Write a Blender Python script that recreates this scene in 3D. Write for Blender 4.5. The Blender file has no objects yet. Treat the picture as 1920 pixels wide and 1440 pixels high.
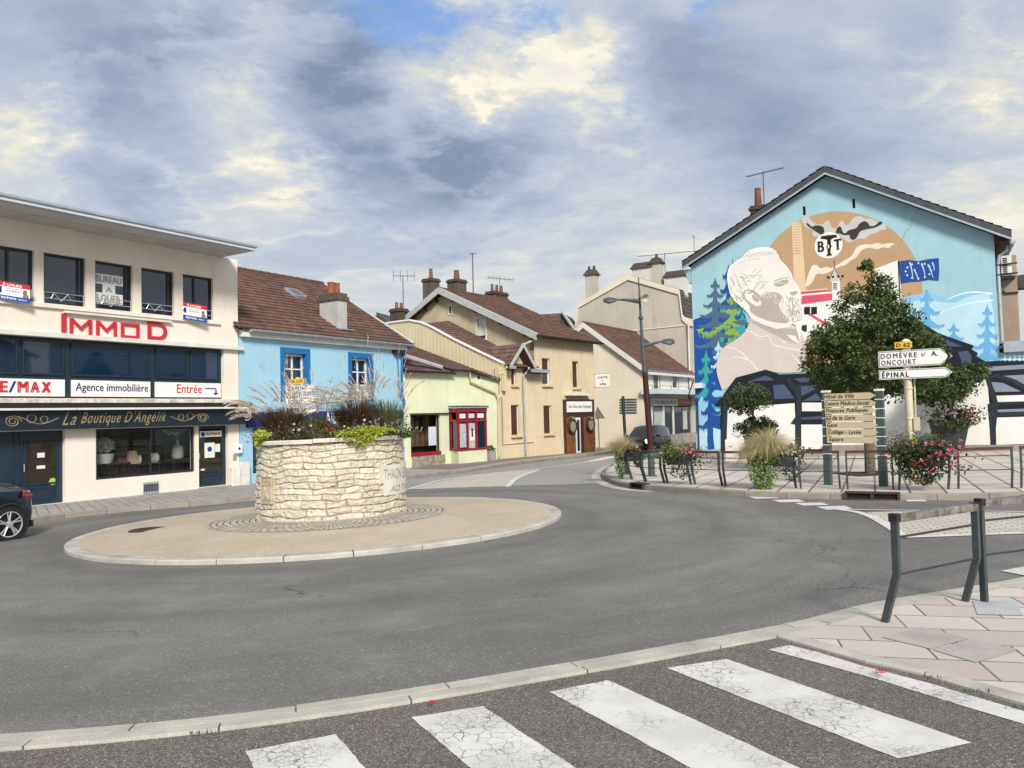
import bpy, bmesh, math, random
import numpy as np
from mathutils import Vector, Matrix
from mathutils.geometry import tessellate_polygon
random.seed(7); rng = np.random.default_rng(11)
PI = math.pi; rad = math.radians
S = bpy.context.scene; C = S.collection

# ------------------------------------------------------------ camera
F = 1442.0; HC = 1.7; PIT = math.atan(57/F); ROL = rad(1.38)
cfw = Vector((0, math.cos(PIT), math.sin(PIT))); crt = Vector((1, 0, 0)); cup = crt.cross(cfw)
crt, cup = (math.cos(ROL)*crt - math.sin(ROL)*cup), (math.sin(ROL)*crt + math.cos(ROL)*cup)
cam = bpy.data.objects.new('camera', bpy.data.cameras.new('camera')); C.objects.link(cam)
cam.matrix_world = Matrix(((crt.x, cup.x, -cfw.x, 0), (crt.y, cup.y, -cfw.y, 0), (crt.z, cup.z, -cfw.z, HC), (0, 0, 0, 1)))
cam.data.sensor_width = 36; cam.data.lens = 36*F/1920; cam.data.clip_start = .05; cam.data.clip_end = 3000
S.camera = cam
S.view_settings.view_transform = 'Standard'; S.view_settings.look = 'None'
S.view_settings.gamma = 1; S.view_settings.use_curve_mapping = False
S.view_settings.exposure = 1.12
S.cycles.max_bounces = 5; S.cycles.transparent_max_bounces = 12

# ------------------------------------------------------------ sky and sun
SUN_EL, SUN_AZ = rad(34), rad(166)     # azimuth measured clockwise from +Y: behind the camera
sd = Vector((math.sin(SUN_AZ)*math.cos(SUN_EL), math.cos(SUN_AZ)*math.cos(SUN_EL), math.sin(SUN_EL)))
sl = bpy.data.objects.new('sun', bpy.data.lights.new('sun', 'SUN')); C.objects.link(sl)
sl.data.energy = 2.1; sl.data.angle = rad(14); sl.data.color = (1, .945, .86)
sl.rotation_euler = sd.to_track_quat('Z', 'Y').to_euler()
W = bpy.data.worlds.new('World'); S.world = W; W.use_nodes = True

class NT:
    """small helper for node trees"""
    def __init__(s, nt): s.nt = nt; s.nt.nodes.clear()
    def n(s, t, **k):
        o = s.nt.nodes.new('ShaderNode'+t)
        for a, v in k.items():
            if a.startswith('i_'):
                key = a[2:]; key = int(key) if key.isdigit() else key.replace('_', ' ')
                s.put(o.inputs[key], v)
            else: setattr(o, a, v)
        return o
    def put(s, sock, v):
        if isinstance(v, bpy.types.NodeSocket): s.nt.links.new(v, sock)
        elif isinstance(v, bpy.types.Node): s.nt.links.new(v.outputs[0], sock)
        else:
            if isinstance(v, (tuple, list)) and len(v) == 3 and sock.type == 'RGBA': v = (*v, 1)
            sock.default_value = v
    def m(s, op, a, b=0.0, c=None, clamp=False):
        o = s.nt.nodes.new('ShaderNodeMath'); o.operation = op; o.use_clamp = clamp
        s.put(o.inputs[0], a); s.put(o.inputs[1], b)
        if c is not None: s.put(o.inputs[2], c)
        return o.outputs[0]
    def vm(s, op, a, b=(0, 0, 0), out=0, sc=None):
        o = s.nt.nodes.new('ShaderNodeVectorMath'); o.operation = op
        s.put(o.inputs[0], a); s.put(o.inputs[1], b)
        if sc is not None: s.put(o.inputs[3], sc)
        return o.outputs[out]
    def mix(s, f, a, b, bt='MIX'):
        o = s.nt.nodes.new('ShaderNodeMix'); o.data_type = 'RGBA'; o.blend_type = bt
        s.put(o.inputs[0], f); s.put(o.inputs[6], a); s.put(o.inputs[7], b)
        return o.outputs[2]
    def mr(s, v, a, b, c=0.0, d=1.0, smooth=True):
        o = s.nt.nodes.new('ShaderNodeMapRange')
        if smooth: o.interpolation_type = 'SMOOTHSTEP'
        for i, q in enumerate((v, a, b, c, d)): s.put(o.inputs[i], q)
        return o.outputs[0]
    def noise(s, vec, scale, detail=4.0, rough=.55, dist=0.0, col=False):
        o = s.nt.nodes.new('ShaderNodeTexNoise')
        s.put(o.inputs['Vector'], vec); s.put(o.inputs['Scale'], scale); s.put(o.inputs['Detail'], detail)
        s.put(o.inputs['Roughness'], rough); s.put(o.inputs['Distortion'], dist)
        return o.outputs[1 if col else 0]

def pdir(px, py):
    return (crt*(px-960)/F + cup*(720-py)/F + cfw).normalized()

w = NT(W.node_tree)
sky = w.n('TexSky', sky_type='NISHITA', sun_disc=False, sun_elevation=SUN_EL, sun_rotation=SUN_AZ)
tc = w.n('TexCoord'); D = w.vm('NORMALIZE', tc.outputs['Generated'])
sx = w.n('SeparateXYZ', i_0=D)
zc = w.m('ADD', w.m('MAXIMUM', sx.outputs[2], 0.0), .22)
cp = w.n('CombineXYZ', i_0=w.m('DIVIDE', sx.outputs[0], zc), i_1=w.m('DIVIDE', sx.outputs[1], zc), i_2=.3)
warp = w.vm('SUBTRACT', w.noise(cp.outputs[0], 1.1, 2, .5, col=True), (.5, .5, .5))
P = w.vm('ADD', cp.outputs[0], w.vm('SCALE', warp, sc=.30))
P = w.vm('MULTIPLY', P, (1.0, 1.25, 1.0))
n1 = w.noise(P, 1.25, 12, .56)          # cloud masses
n2 = w.noise(w.vm('ADD', P, (7.3, 2.1, 4.0)), 3.6, 14, .68)
n3 = w.noise(w.vm('ADD', P, (1.7, 9.1, 8.0)), .7, 4, .5)
Dw = w.vm('ADD', D, w.vm('SCALE', w.vm('SUBTRACT', w.noise(P, 3.2, 10, .66, col=True), (.5, .5, .5)), sc=.22))
def blobsum(L):
    acc = None
    for (px, py, r, a) in L:
        d = pdir(px, py); dist = w.vm('DISTANCE', Dw, tuple(d), out=1)
        v = w.m('MULTIPLY', w.mr(dist, r/F, 0.0), a)
        acc = v if acc is None else w.m('ADD', acc, v)
    return acc
# openings where the sun lights the cloud edges, and thick dark banks
brt = blobsum([(980, 90, 250, .50), (1110, 165, 140, .42), (920, 190, 120, .40), (480, 235, 140, .28), (560, 310, 110, .34), (490, 380, 130, .20), (70, 210, 80, .30),
               (60, 255, 90, .22), (1590, 70, 80, .22), (1850, 125, 120, .28), (1260, 20, 80, .3), (1200, 470, 300, .22), (1850, 400, 170, .20), (1160, 290, 50, .2), (1400, 480, 280, .16), (900, 560, 300, .10)])
drk = blobsum([(300, 260, 260, .40), (600, 130, 170, .5), (650, 110, 90, .25), (620, 300, 130, .5), (760, 340, 170, .42), (1060, 85, 90, .45), (1110, 215, 100, .25), (1500, 200, 420, .22), (840, 200, 80, .4), (900, 290, 180, .3), (200, 120, 260, .28),
               (700, 60, 160, .22), (1350, 330, 400, .2), (860, 400, 150, .2), (1250, 120, 160, .22)])
e = w.m('ADD', w.m('MULTIPLY', w.m('SUBTRACT', n1, .5), .95), w.m('MULTIPLY', w.m('SUBTRACT', n2, .5), .62))
brk = w.mr(n2, .30, .62, .55, 1.2)
v = w.m('ADD', w.m('ADD', .56, e), w.m('SUBTRACT', w.m('MULTIPLY', brt, brk), w.m('MULTIPLY', drk, .80)))
hz = w.mr(sx.outputs[2], .34, .0)           # paler and warmer towards the horizon
v = w.m('ADD', v, w.m('MULTIPLY', hz, .15))
n4 = w.noise(w.vm('ADD', P, (3.1, 5.7, 2.2)), 2.4, 15, .60)     # crisp broken puffs, dark bellies and lit rims
reg = w.m('ADD', .14, blobsum([(620, 200, 620, .95), (1100, 120, 330, .6), (1820, 150, 300, .5), (200, 300, 400, .35)]), clamp=True)
v = w.m('SUBTRACT', v, w.m('MULTIPLY', w.m('MULTIPLY', w.mr(n4, .51, .64), reg), .20))
v = w.m('ADD', v, w.m('MULTIPLY', w.m('MULTIPLY', w.m('MULTIPLY', w.mr(n4, .44, .505), w.mr(n4, .545, .515)), reg), .15))
cr = w.n('ValToRGB', i_0=v); el = cr.color_ramp.elements
def lin(r, g, b): return tuple(((c/255)/12.92 if c/255 <= .04045 else ((c/255+.055)/1.055)**2.4) for c in (r, g, b))
stops = [(0.0, (128, 142, 164)), (.18, (151, 162, 183)), (.38, (172, 182, 201)), (.56, (190, 196, 210)), (.72, (206, 210, 213)), (.90, (234, 229, 212)), (1.0, (252, 245, 222))]
while len(el) < len(stops): el.new(.5)
for q, (p_, c_) in zip(el, stops): q.position = p_; q.color = (*lin(*c_), 1)
clouds = w.mix(w.m('MULTIPLY', hz, .34), cr.outputs[0], lin(214, 212, 200))
blue = w.mix(w.mr(sx.outputs[2], .10, .55), lin(188, 214, 228), lin(112, 160, 226))
gap = w.m('MULTIPLY', w.mr(w.m('ADD', n3, blobsum([(760, 20, 150, .20), (690, 10, 120, .08), (1330, 10, 90, .16), (560, 320, 80, .12), (960, 20, 120, .1)])), .60, .74), w.mr(n2, .62, .42))
cl = w.mix(w.m('MULTIPLY', gap, .85), clouds, blue)
cl = w.mix(w.mr(sx.outputs[2], -.02, -.10), cl, (.20, .20, .19))
# Cloud deck over a Nishita sky: a little of its light everywhere
nis = w.mix(1.0, sky.outputs[0], (.10, .10, .10), 'MULTIPLY')
final = w.mix(1.0, w.mix(1.0, cl, (.455, .455, .455), 'MULTIPLY'), w.mix(1.0, nis, (.06, .06, .06), 'MULTIPLY'), 'ADD')
bg = w.n('Background', i_0=final, i_1=1.0)
w.nt.links.new(bg.outputs[0], w.n('OutputWorld').inputs[0])

# ------------------------------------------------------------ ground height and un-projection onto real surfaces
def G(x, y):
    y = max(-20.0, min(75.0, y))
    x = max(-40.0, min(32.0, x))
    u = x-9
    return -.018*y + .02*(x - math.sqrt(x*x+4))/2 + .02 + .035*((u+math.sqrt(u*u+4))/2)
def ray(px, py): return crt*(px-960)/F + cup*(720-py)/F + cfw
def g(px, py, dz=0.0):
    """the point of the ground (plus dz) seen at a place of the photograph"""
    d = ray(px, py); t = 20.0
    for _ in range(60):
        t2 = (HC - dz - G(d.x*t, d.y*t))/(-d.z) if d.z < -1e-4 else 90
        t = .5*t + .5*min(t2, 400)
    return Vector((d.x*t, d.y*t, G(d.x*t, d.y*t)+dz))

class Fac:
    """vertical plane: P(u, z, out); u runs along it, out is towards the viewer's side"""
    def __init__(s, p, d, flip=False):
        s.p = Vector((p[0], p[1], 0)); s.d = Vector((d[0], d[1], 0)).normalized()
        s.n = Vector((s.d.y, -s.d.x, 0))
        if flip: s.n = -s.n
    def P(s, u, z, o=0.0): return s.p + s.d*u + s.n*o + Vector((0, 0, z))
    def hit(s, px, py, o=0.0):
        d = ray(px, py); p0 = s.p + s.n*o
        t = (p0-Vector((0, 0, 0))).dot(s.n)/d.dot(s.n)
        q = d*t + Vector((0, 0, HC)); return q
    def uz(s, px, py, o=0.0):
        q = s.hit(px, py, o); return ((q-s.p).dot(s.d), q.z)
    def R(s, xl, yt, yb, xr, o=0.0):
        ym = (yt+yb)/2
        u0 = s.uz(xl, ym, o)[0]; u1 = s.uz(xr, ym, o)[0]
        return [u0, u1, s.uz(xl, yb, o)[1], s.uz(xl, yt, o)[1]]
    def perp(s, u):
        """plane at right angles to this one through u; its u runs inwards"""
        q = s.P(u, 0); return Fac((q.x, q.y), (-s.n.x, -s.n.y))

# ------------------------------------------------------------ materials
def mat(name, col, rough=.8, var=.12, vs=3.0, bump=0.0, bs=60.0, metal=0.0, spec=.4, col2=None, streak=0.0, fine=0.0, coat=0.0):
    """procedural paint / render / metal: colour with two scales of mottling, fine bump"""
    m = bpy.data.materials.new(name); m.use_nodes = True; t = NT(m.node_tree)
    o = t.n('TexCoord').outputs['Object']
    a = t.noise(o, vs, 5, .6)
    c = t.mix(t.mr(a, .3, .7), tuple(q*(1-var) for q in col), tuple(min(1, q*(1+var*.7)) for q in col))
    if col2: c = t.mix(t.m('MULTIPLY', t.mr(t.noise(o, vs*.37, 6, .65), .5, .72), .8), c, col2)
    if streak:
        sv = t.vm('MULTIPLY', o, (2.6, 2.6, .16))
        c = t.mix(t.m('MULTIPLY', t.mr(t.noise(sv, 1.6, 5, .6), .45, .8), streak), c, tuple(q*.62 for q in col))
    if fine: c = t.mix(t.m('MULTIPLY', t.mr(t.noise(o, 150, 2, .6), .35, .75), fine), c, tuple(q*.5 for q in col))
    b = t.n('BsdfPrincipled', i_Base_Color=c, i_Roughness=rough, i_Metallic=metal)
    b.inputs['Specular IOR Level'].default_value = spec
    if coat: b.inputs['Coat Weight'].default_value = coat; b.inputs['Coat Roughness'].default_value = .05
    if bump:
        bp = t.n('Bump', i_Strength=min(1, bump), i_Distance=.01, i_Height=t.noise(o, bs, 4, .6)); t.put(b.inputs['Normal'], bp)
    t.nt.links.new(b.outputs[0], t.n('OutputMaterial').inputs[0])
    return m
def flat(name, c, rough=.6, **k): return mat(name, c, rough, var=k.pop('var', .05), **k)
M = {}
def srgb(r, g_, b, k=1.0): return tuple(q*k for q in lin(r, g_, b))

def glassmat(name, tint=(.012, .016, .024), rough=.03, spec=.9, alpha=None):
    m = bpy.data.materials.new(name); m.use_nodes = True; t = NT(m.node_tree)
    o = t.n('TexCoord').outputs['Object']
    bp = t.n('Bump', i_Strength=.06, i_Distance=.02, i_Height=t.noise(o, .9, 2, .5))
    b = t.n('BsdfPrincipled', i_Base_Color=t.mix(t.noise(o, .7, 3, .5), tint, tuple(q*1.8 for q in tint)), i_Roughness=rough)
    b.inputs['Specular IOR Level'].default_value = spec; t.put(b.inputs['Normal'], bp)
    out = b.outputs[0]
    if alpha is not None:
        gl = t.n('BsdfGlossy', i_Roughness=.02, i_Color=(.9, .93, .95)); t.put(gl.inputs['Normal'], bp)
        fr = t.n('LayerWeight', i_0=.35); tr = t.n('BsdfTransparent', i_0=(.82, .86, .86))
        mx = t.n('MixShader', i_0=t.m('ADD', t.m('MULTIPLY', fr.outputs[0], .35), alpha), i_1=tr.outputs[0], i_2=gl.outputs[0]); out = mx.outputs[0]
    t.nt.links.new(out, t.n('OutputMaterial').inputs[0]); return m
M['glass'] = glassmat('window_glass', (.004, .014, .034), spec=1.0); M['shopglass'] = glassmat('shop_glass', alpha=.02)
M['glass_dark'] = glassmat('dark_door_glass', (.020, .016, .010), spec=.5); M['carglass'] = glassmat('car_glass', (.02, .025, .03))

def asphalt(name, base, stone, sc=95, patch=.25, red=0.0, bump=.5, lanes=False):
    m = bpy.data.materials.new(name); m.use_nodes = True; t = NT(m.node_tree)
    o = t.n('TexCoord').outputs['Object']
    vo = t.n('TexVoronoi', i_Vector=o, i_Scale=sc); 
    sp = t.n('SeparateColor', i_0=vo.outputs['Color'])
    c = t.mix(t.mr(sp.outputs[0], .25, 1.05), tuple(q*.88 for q in base), stone)
    c = t.mix(t.mr(sp.outputs[1], .965, .995), c, tuple(min(1, q*1.9) for q in stone))
    big = t.noise(o, .22, 5, .62, .4); mid = t.noise(o, 1.4, 6, .65)
    c = t.mix(t.m('MULTIPLY', t.mr(big, .38, .66), patch), c, tuple(q*.55 for q in base))
    c = t.mix(t.m('MULTIPLY', t.mr(mid, .45, .75), patch*.7), c, tuple(q*1.25 for q in stone))
    bs = t.noise(t.vm('MULTIPLY', o, (.5, 1.6, 1)), .6, 6, .7, 1.0)
    c = t.mix(t.m('MULTIPLY', t.mr(bs, .52, .70), patch*.8), c, tuple(q*.72 for q in base))
    if lanes:   # polished wheel tracks round the island, oil line between them, tar seams, old paint flecks
        d3 = t.vm('SUBTRACT', o, (-3.5, 14.7, 0)); s3 = t.n('SeparateXYZ', i_0=d3); r = t.m('SQRT', t.m('ADD', t.m('MULTIPLY', s3.outputs[0], s3.outputs[0]), t.m('MULTIPLY', s3.outputs[1], s3.outputs[1])))
        r = t.m('ADD', r, t.m('MULTIPLY', t.m('SUBTRACT', t.noise(o, .25, 3), .5), .9)); an = t.m('ARCTAN2', s3.outputs[1], s3.outputs[0])
        pol = t.n('CombineXYZ', i_0=t.m('MULTIPLY', an, 2.5), i_1=t.m('MULTIPLY', r, 3.2), i_2=0.0)
        c = t.mix(t.m('MULTIPLY', t.mr(t.noise(pol.outputs[0], 1.0, 5, .6), .42, .68), .38), c, tuple(q*.70 for q in base))
        for rr_, wd, cc_, st_ in ((6.3, .55, stone, .45), (8.0, .6, stone, .45), (7.15, .4, tuple(q*.6 for q in base), .40), (4.75, .5, tuple(q*.55 for q in base), .45)):
            c = t.mix(t.m('MULTIPLY', t.mr(t.m('ABSOLUTE', t.m('SUBTRACT', r, rr_)), wd, 0.0), t.m('MULTIPLY', t.mr(t.noise(o, .7, 4), .3, .6), st_)), c, cc_)
        fl = t.m('MULTIPLY', t.mr(t.noise(o, 3.0, 8, .8), .665, .69), t.mr(t.noise(o, .45, 2), .52, .60)); c = t.mix(t.m('MULTIPLY', fl, .75), c, (.50, .49, .46))
        wv = t.vm('ADD', o, t.vm('SCALE', t.vm('SUBTRACT', t.noise(o, 1.3, 5, .6, col=True), (.5, .5, .5)), sc=.8))
        ve = t.n('TexVoronoi', i_Vector=wv, i_Scale=.22, feature='DISTANCE_TO_EDGE'); c = t.mix(t.m('MULTIPLY', t.mr(ve.outputs['Distance'], .0022, .0008), t.mr(t.noise(o, .3, 2), .48, .56)), c, (.035, .034, .032))
    h = t.m('ADD', t.m('MULTIPLY', vo.outputs['Distance'], -1.0), t.m('MULTIPLY', t.noise(o, 240, 3), .6))
    bp = t.n('Bump', i_Strength=bump, i_Distance=.006, i_Height=h)
    b = t.n('BsdfPrincipled', i_Base_Color=c, i_Roughness=.72); t.put(b.inputs['Normal'], bp)
    b.inputs['Specular IOR Level'].default_value = .45
    t.nt.links.new(b.outputs[0], t.n('OutputMaterial').inputs[0]); return m
M['asphalt'] = asphalt('asphalt', (.158, .152, .139), (.225, .217, .200), 95, .50, lanes=True)
M['asphalt_old'] = asphalt('worn_asphalt', (.28, .27, .25), (.36, .345, .32), 90, .25)
M['asphalt_brown'] = asphalt('brown_chippings', (.098, .086, .076), (.26, .232, .205), 130, .2, bump=.7)
M['asphalt_red'] = asphalt('pink_asphalt', (.19, .155, .145), (.25, .21, .195), 90, .25)

def slabs(name, c1, c2, w_, h_, rot, mortar=.012, joint=(.06, .05, .045), off=.5, grain=.3, tilt=0, warp=0.0):
    m = bpy.data.materials.new(name); m.use_nodes = True; t = NT(m.node_tree)
    o = t.n('TexCoord').outputs['Object']
    mp = t.n('Mapping', i_Vector=o, i_Rotation=(0, 0, rot)); v = mp.outputs[0]
    if warp: v = t.vm('ADD', v, t.vm('SCALE', t.vm('SUBTRACT', t.noise(o, 1.5, 2, .5, col=True), (.5, .5, .5)), sc=warp))
    br = t.n('TexBrick', i_Vector=v, i_Color1=c1, i_Color2=c2, i_Mortar=joint, i_Scale=1.0, i_Mortar_Size=mortar, i_Mortar_Smooth=.2, i_Bias=0.0, i_Brick_Width=w_, i_Row_Height=h_)
    br.offset = off
    c = t.mix(t.m('MULTIPLY', t.mr(t.noise(o, 180, 3, .7), .4, .7), grain), br.outputs[0], tuple(q*.55 for q in c1))
    c = t.mix(t.m('MULTIPLY', t.mr(t.noise(o, .5, 6, .65), .42, .72), .45), c, tuple(q*.62 for q in c2))
    c = t.mix(t.m('MULTIPLY', t.mr(t.noise(o, 5.0, 6, .7), .58, .74), .35), c, tuple(q*.5 for q in c2))
    bp = t.n('Bump', i_Strength=.6, i_Distance=.008, i_Height=t.m('ADD', t.m('MULTIPLY', br.outputs[1], -1.0), t.m('MULTIPLY', t.noise(o, 120, 3), .25)))
    b = t.n('BsdfPrincipled', i_Base_Color=c, i_Roughness=.82); t.put(b.inputs['Normal'], bp)
    t.nt.links.new(b.outputs[0], t.n('OutputMaterial').inputs[0]); return m

def leafmat(name, c1, c2, c3=None, rough=.55, trans=.25):
    m = bpy.data.materials.new(name); m.use_nodes = True; t = NT(m.node_tree)
    ge = t.n('NewGeometry'); r = ge.outputs['Random Per Island']
    c = t.mix(r, c1, c2)
    if c3: c = t.mix(t.mr(t.m('FRACT', t.m('MULTIPLY', r, 7.31)), .72, .95), c, c3)
    o = t.n('TexCoord').outputs['Object']
    c = t.mix(t.m('MULTIPLY', t.mr(t.noise(o, 1.3, 3), .4, .7), .5), c, tuple(q*.7 for q in c1))
    b = t.n('BsdfPrincipled', i_Base_Color=c, i_Roughness=rough)
    tr = t.n('BsdfTranslucent', i_Color=c)
    mx = t.n('MixShader', i_0=trans, i_1=b.outputs[0], i_2=tr.outputs[0])
    t.nt.links.new(mx.outputs[0], t.n('OutputMaterial').inputs[0]); return m

def tilemat(name, c1, c2, c3):
    m = bpy.data.materials.new(name); m.use_nodes = True; t = NT(m.node_tree)
    uv = t.n('TexCoord').outputs['UV']
    br = t.n('TexBrick', i_Vector=uv, i_Color1=(0, 0, 0), i_Color2=(1, 1, 1), i_Mortar=(.5, .5, .5), i_Scale=1.0, i_Mortar_Size=.0, i_Bias=0.0, i_Brick_Width=.23, i_Row_Height=.30)
    br.offset = .5
    o = t.n('TexCoord').outputs['Object']
    c = t.mix(br.outputs[0], c1, c2)
    c = t.mix(t.m('MULTIPLY', t.mr(t.noise(o, .8, 6, .7), .42, .68), .75), c, c3)
    c = t.mix(t.mr(t.noise(o, 9, 4, .7), .66, .76), c, (.34, .31, .26))
    b = t.n('BsdfPrincipled', i_Base_Color=c, i_Roughness=.85)
    bp = t.n('Bump', i_Strength=.5, i_Distance=.01, i_Height=t.noise(o, 40, 4)); t.put(b.inputs['Normal'], bp)
    t.nt.links.new(b.outputs[0], t.n('OutputMaterial').inputs[0]); return m
M['tiles'] = tilemat('red_brown_tiles', (.088, .046, .034), (.175, .088, .060), (.060, .038, .030))
M['tiles_old'] = tilemat('old_brown_tiles', (.10, .055, .045), (.17, .095, .075), (.06, .045, .04))
M['tiles_dark'] = tilemat('dark_tiles', (.06, .055, .055), (.10, .09, .088), (.04, .04, .04))

# ------------------------------------------------------------ mesh building
def tag(o, label=None, cat=None, group=None, kind=None):
    if label: o['label'] = label
    if cat: o['category'] = cat
    if group: o['group'] = group
    if kind: o['kind'] = kind
    return o
def wl(o):
    v = Vector((0, 0, 0))
    while o is not None: v += o.location; o = o.parent
    return v
def empty(name, loc, label=None, cat=None, group=None, rz=0.0):
    o = bpy.data.objects.new(name, None); C.objects.link(o); o.location = loc; o.rotation_euler.z = rz
    o.empty_display_size = .2
    return tag(o, label, cat, group)
class MB:
    def __init__(s): s.v = []; s.f = []; s.mi = []; s.uv = None; s.cur = 0
    def add(s, vs, fs, uvs=None):
        b = len(s.v); s.v.extend([tuple(q) for q in vs]); s.f.extend([tuple(i+b for i in f) for f in fs]); s.mi.extend([s.cur]*len(fs))
        if uvs is not None:
            if s.uv is None: s.uv = {}
            for i, q in enumerate(uvs): s.uv[b+i] = q
        return s
    def quad(s, a, b, c, d): return s.add([a, b, c, d], [(0, 1, 2, 3)])
    def poly(s, pts): return s.add(pts, [tuple(range(len(pts)))])
    def hexa(s, p):   # 8 corners, bottom 4 then top 4
        return s.add(p, [(3, 2, 1, 0), (4, 5, 6, 7), (0, 1, 5, 4), (1, 2, 6, 5), (2, 3, 7, 6), (3, 0, 4, 7)])
    def box(s, x0, x1, y0, y1, z0, z1):
        return s.hexa([(x0, y0, z0), (x1, y0, z0), (x1, y1, z0), (x0, y1, z0), (x0, y0, z1), (x1, y0, z1), (x1, y1, z1), (x0, y1, z1)])
    def fbox(s, F_, u0, u1, z0, z1, o0, o1):
        p = F_.P
        return s.hexa([p(u0, z0, o0), p(u1, z0, o0), p(u1, z0, o1), p(u0, z0, o1), p(u0, z1, o0), p(u1, z1, o0), p(u1, z1, o1), p(u0, z1, o1)])
    def fprism(s, F_, pts, o0, o1):
        """polygon (u, z) given thickness from o0 to o1"""
        n = len(pts); a = [F_.P(u, z, o1) for u, z in pts]; b = [F_.P(u, z, o0) for u, z in pts]
        tr = tessellate_polygon([[Vector((u, z, 0)) for u, z in pts]])
        fs = [tuple(t) for t in tr] + [tuple(i+n for i in t[::-1]) for t in tr]
        fs += [(i, (i+1) % n, (i+1) % n+n, i+n) for i in range(n)]
        return s.add(a+b, fs)
    def fflat(s, F_, pts, o):
        tr = tessellate_polygon([[Vector((u, z, 0)) for u, z in pts]])
        return s.add([F_.P(u, z, o) for u, z in pts], [tuple(t) for t in tr])
    def tube(s, pts, r, n=8, cap=True, flatk=1.0):
        pts = [Vector(p) for p in pts]; rs = r if isinstance(r, (list, tuple)) else [r]*len(pts)
        vs = []; prev = None
        for i, p in enumerate(pts):
            d = (pts[min(i+1, len(pts)-1)]-pts[max(i-1, 0)])
            d = d.normalized() if d.length > 1e-9 else Vector((0, 0, 1))
            if prev is None: a = d.orthogonal().normalized()
            else: a = (prev - d*prev.dot(d)); a = a.normalized() if a.length > 1e-6 else d.orthogonal().normalized()
            prev = a; b = d.cross(a)
            for k in range(n):
                t = 2*PI*k/n + PI/n; vs.append(p + (a*math.cos(t) + b*math.sin(t)*flatk)*rs[i])
        fs = [(i*n+k, i*n+(k+1) % n, (i+1)*n+(k+1) % n, (i+1)*n+k) for i in range(len(pts)-1) for k in range(n)]
        if cap: fs += [tuple(range(n))[::-1], tuple((len(pts)-1)*n+k for k in range(n))]
        return s.add(vs, fs)
    def lathe(s, c, prof, n=24, ax=None, sx=1.0):
        """prof: (r, h) rings about the axis ax through c"""
        c = Vector(c); ax = Vector(ax or (0, 0, 1)).normalized(); a = ax.orthogonal().normalized(); b = ax.cross(a)
        if abs(ax.z) > .99: a = Vector((1, 0, 0)); b = Vector((0, 1, 0))
        vs = [c + ax*h + (a*math.cos(2*PI*k/n)*sx + b*math.sin(2*PI*k/n))*r for r, h in prof for k in range(n)]
        m = len(prof)
        fs = [(i*n+k, i*n+(k+1) % n, (i+1)*n+(k+1) % n, (i+1)*n+k) for i in range(m-1) for k in range(n)]
        fs += [tuple(range(n))[::-1], tuple((m-1)*n+k for k in range(n))]
        return s.add(vs, fs)
    def xf(s, fn): s.v = [tuple(fn(Vector(q))) for q in s.v]; return s
    def build(s, name, m, parent=None, smooth=False, sub=0, bevel=0.0):
        me = bpy.data.meshes.new(name); o = bpy.data.objects.new(name, me); C.objects.link(o)
        off = wl(parent) if parent is not None else Vector((0, 0, 0))
        me.from_pydata([(a-off.x, b-off.y, c-off.z) for a, b, c in s.v], [], s.f)
        for q in (m if isinstance(m, (list, tuple)) else [m]): me.materials.append(M[q] if isinstance(q, str) else q)
        me.polygons.foreach_set('material_index', s.mi)
        if s.uv:
            l = me.uv_layers.new(name='UVMap')
            for lp in me.loops: l.data[lp.index].uv = s.uv.get(lp.vertex_index, (0, 0))
        if smooth: me.polygons.foreach_set('use_smooth', [True]*len(me.polygons))
        me.update()
        if parent is not None: o.parent = parent
        if bevel:
            b = o.modifiers.new('bevel', 'BEVEL'); b.width = bevel; b.segments = 2; b.limit_method = 'ANGLE'
        return o

_tc = {}
def glyphs(body, bold=0.0, shear=0.0, space=1.0):
    k = (body, bold, shear, space)
    if k not in _tc:
        cu = bpy.data.curves.new('t', 'FONT'); cu.body = body; cu.offset = bold; cu.shear = shear; cu.space_character = space
        cu.fill_mode = 'FRONT'; cu.resolution_u = 3
        o = bpy.data.objects.new('t', cu); C.objects.link(o)
        dg = bpy.context.evaluated_depsgraph_get(); me = o.evaluated_get(dg).to_mesh()
        vs = np.array([v.co[:2] for v in me.vertices]); fs = [tuple(p.vertices) for p in me.polygons]
        lo, hi = vs.min(0), vs.max(0); vs = (vs-lo)/(hi-lo)
        _tc[k] = (vs, fs); o.evaluated_get(dg).to_mesh_clear(); bpy.data.objects.remove(o); bpy.data.curves.remove(cu)
    return _tc[k]
def textmb(mb, body, fn, **k):
    """text stretched over the unit square, laid on a surface by fn(s, t)"""
    bold = k.pop('bold', 0.0); vs, fs = glyphs(body, **k)
    if bold <= 0: return mb.add([fn(a, b) for a, b in vs], fs)
    ex, ey = Vector(fn(1, .5))-Vector(fn(0, .5)), Vector(fn(.5, 1))-Vector(fn(.5, 0)); n = ex.cross(ey).normalized(); dy = bold*.7; dx = bold*1.5*ey.length/max(ex.length, 1e-6)
    for i, (a0, b0) in enumerate(((-1, -1), (1, -1), (1, 1), (-1, 1))): mb.add([Vector(fn(dx+(1-2*dx)*a+a0*dx, dy+(1-2*dy)*b+b0*dy))+n*.0004*i for a, b in vs], fs)
    return mb
def ftext(mb, F_, body, r, o, **k):
    u0, u1, z0, z1 = r; return textmb(mb, body, lambda a, b: F_.P(u0+(u1-u0)*a, z0+(z1-z0)*b, o), **k)

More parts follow.
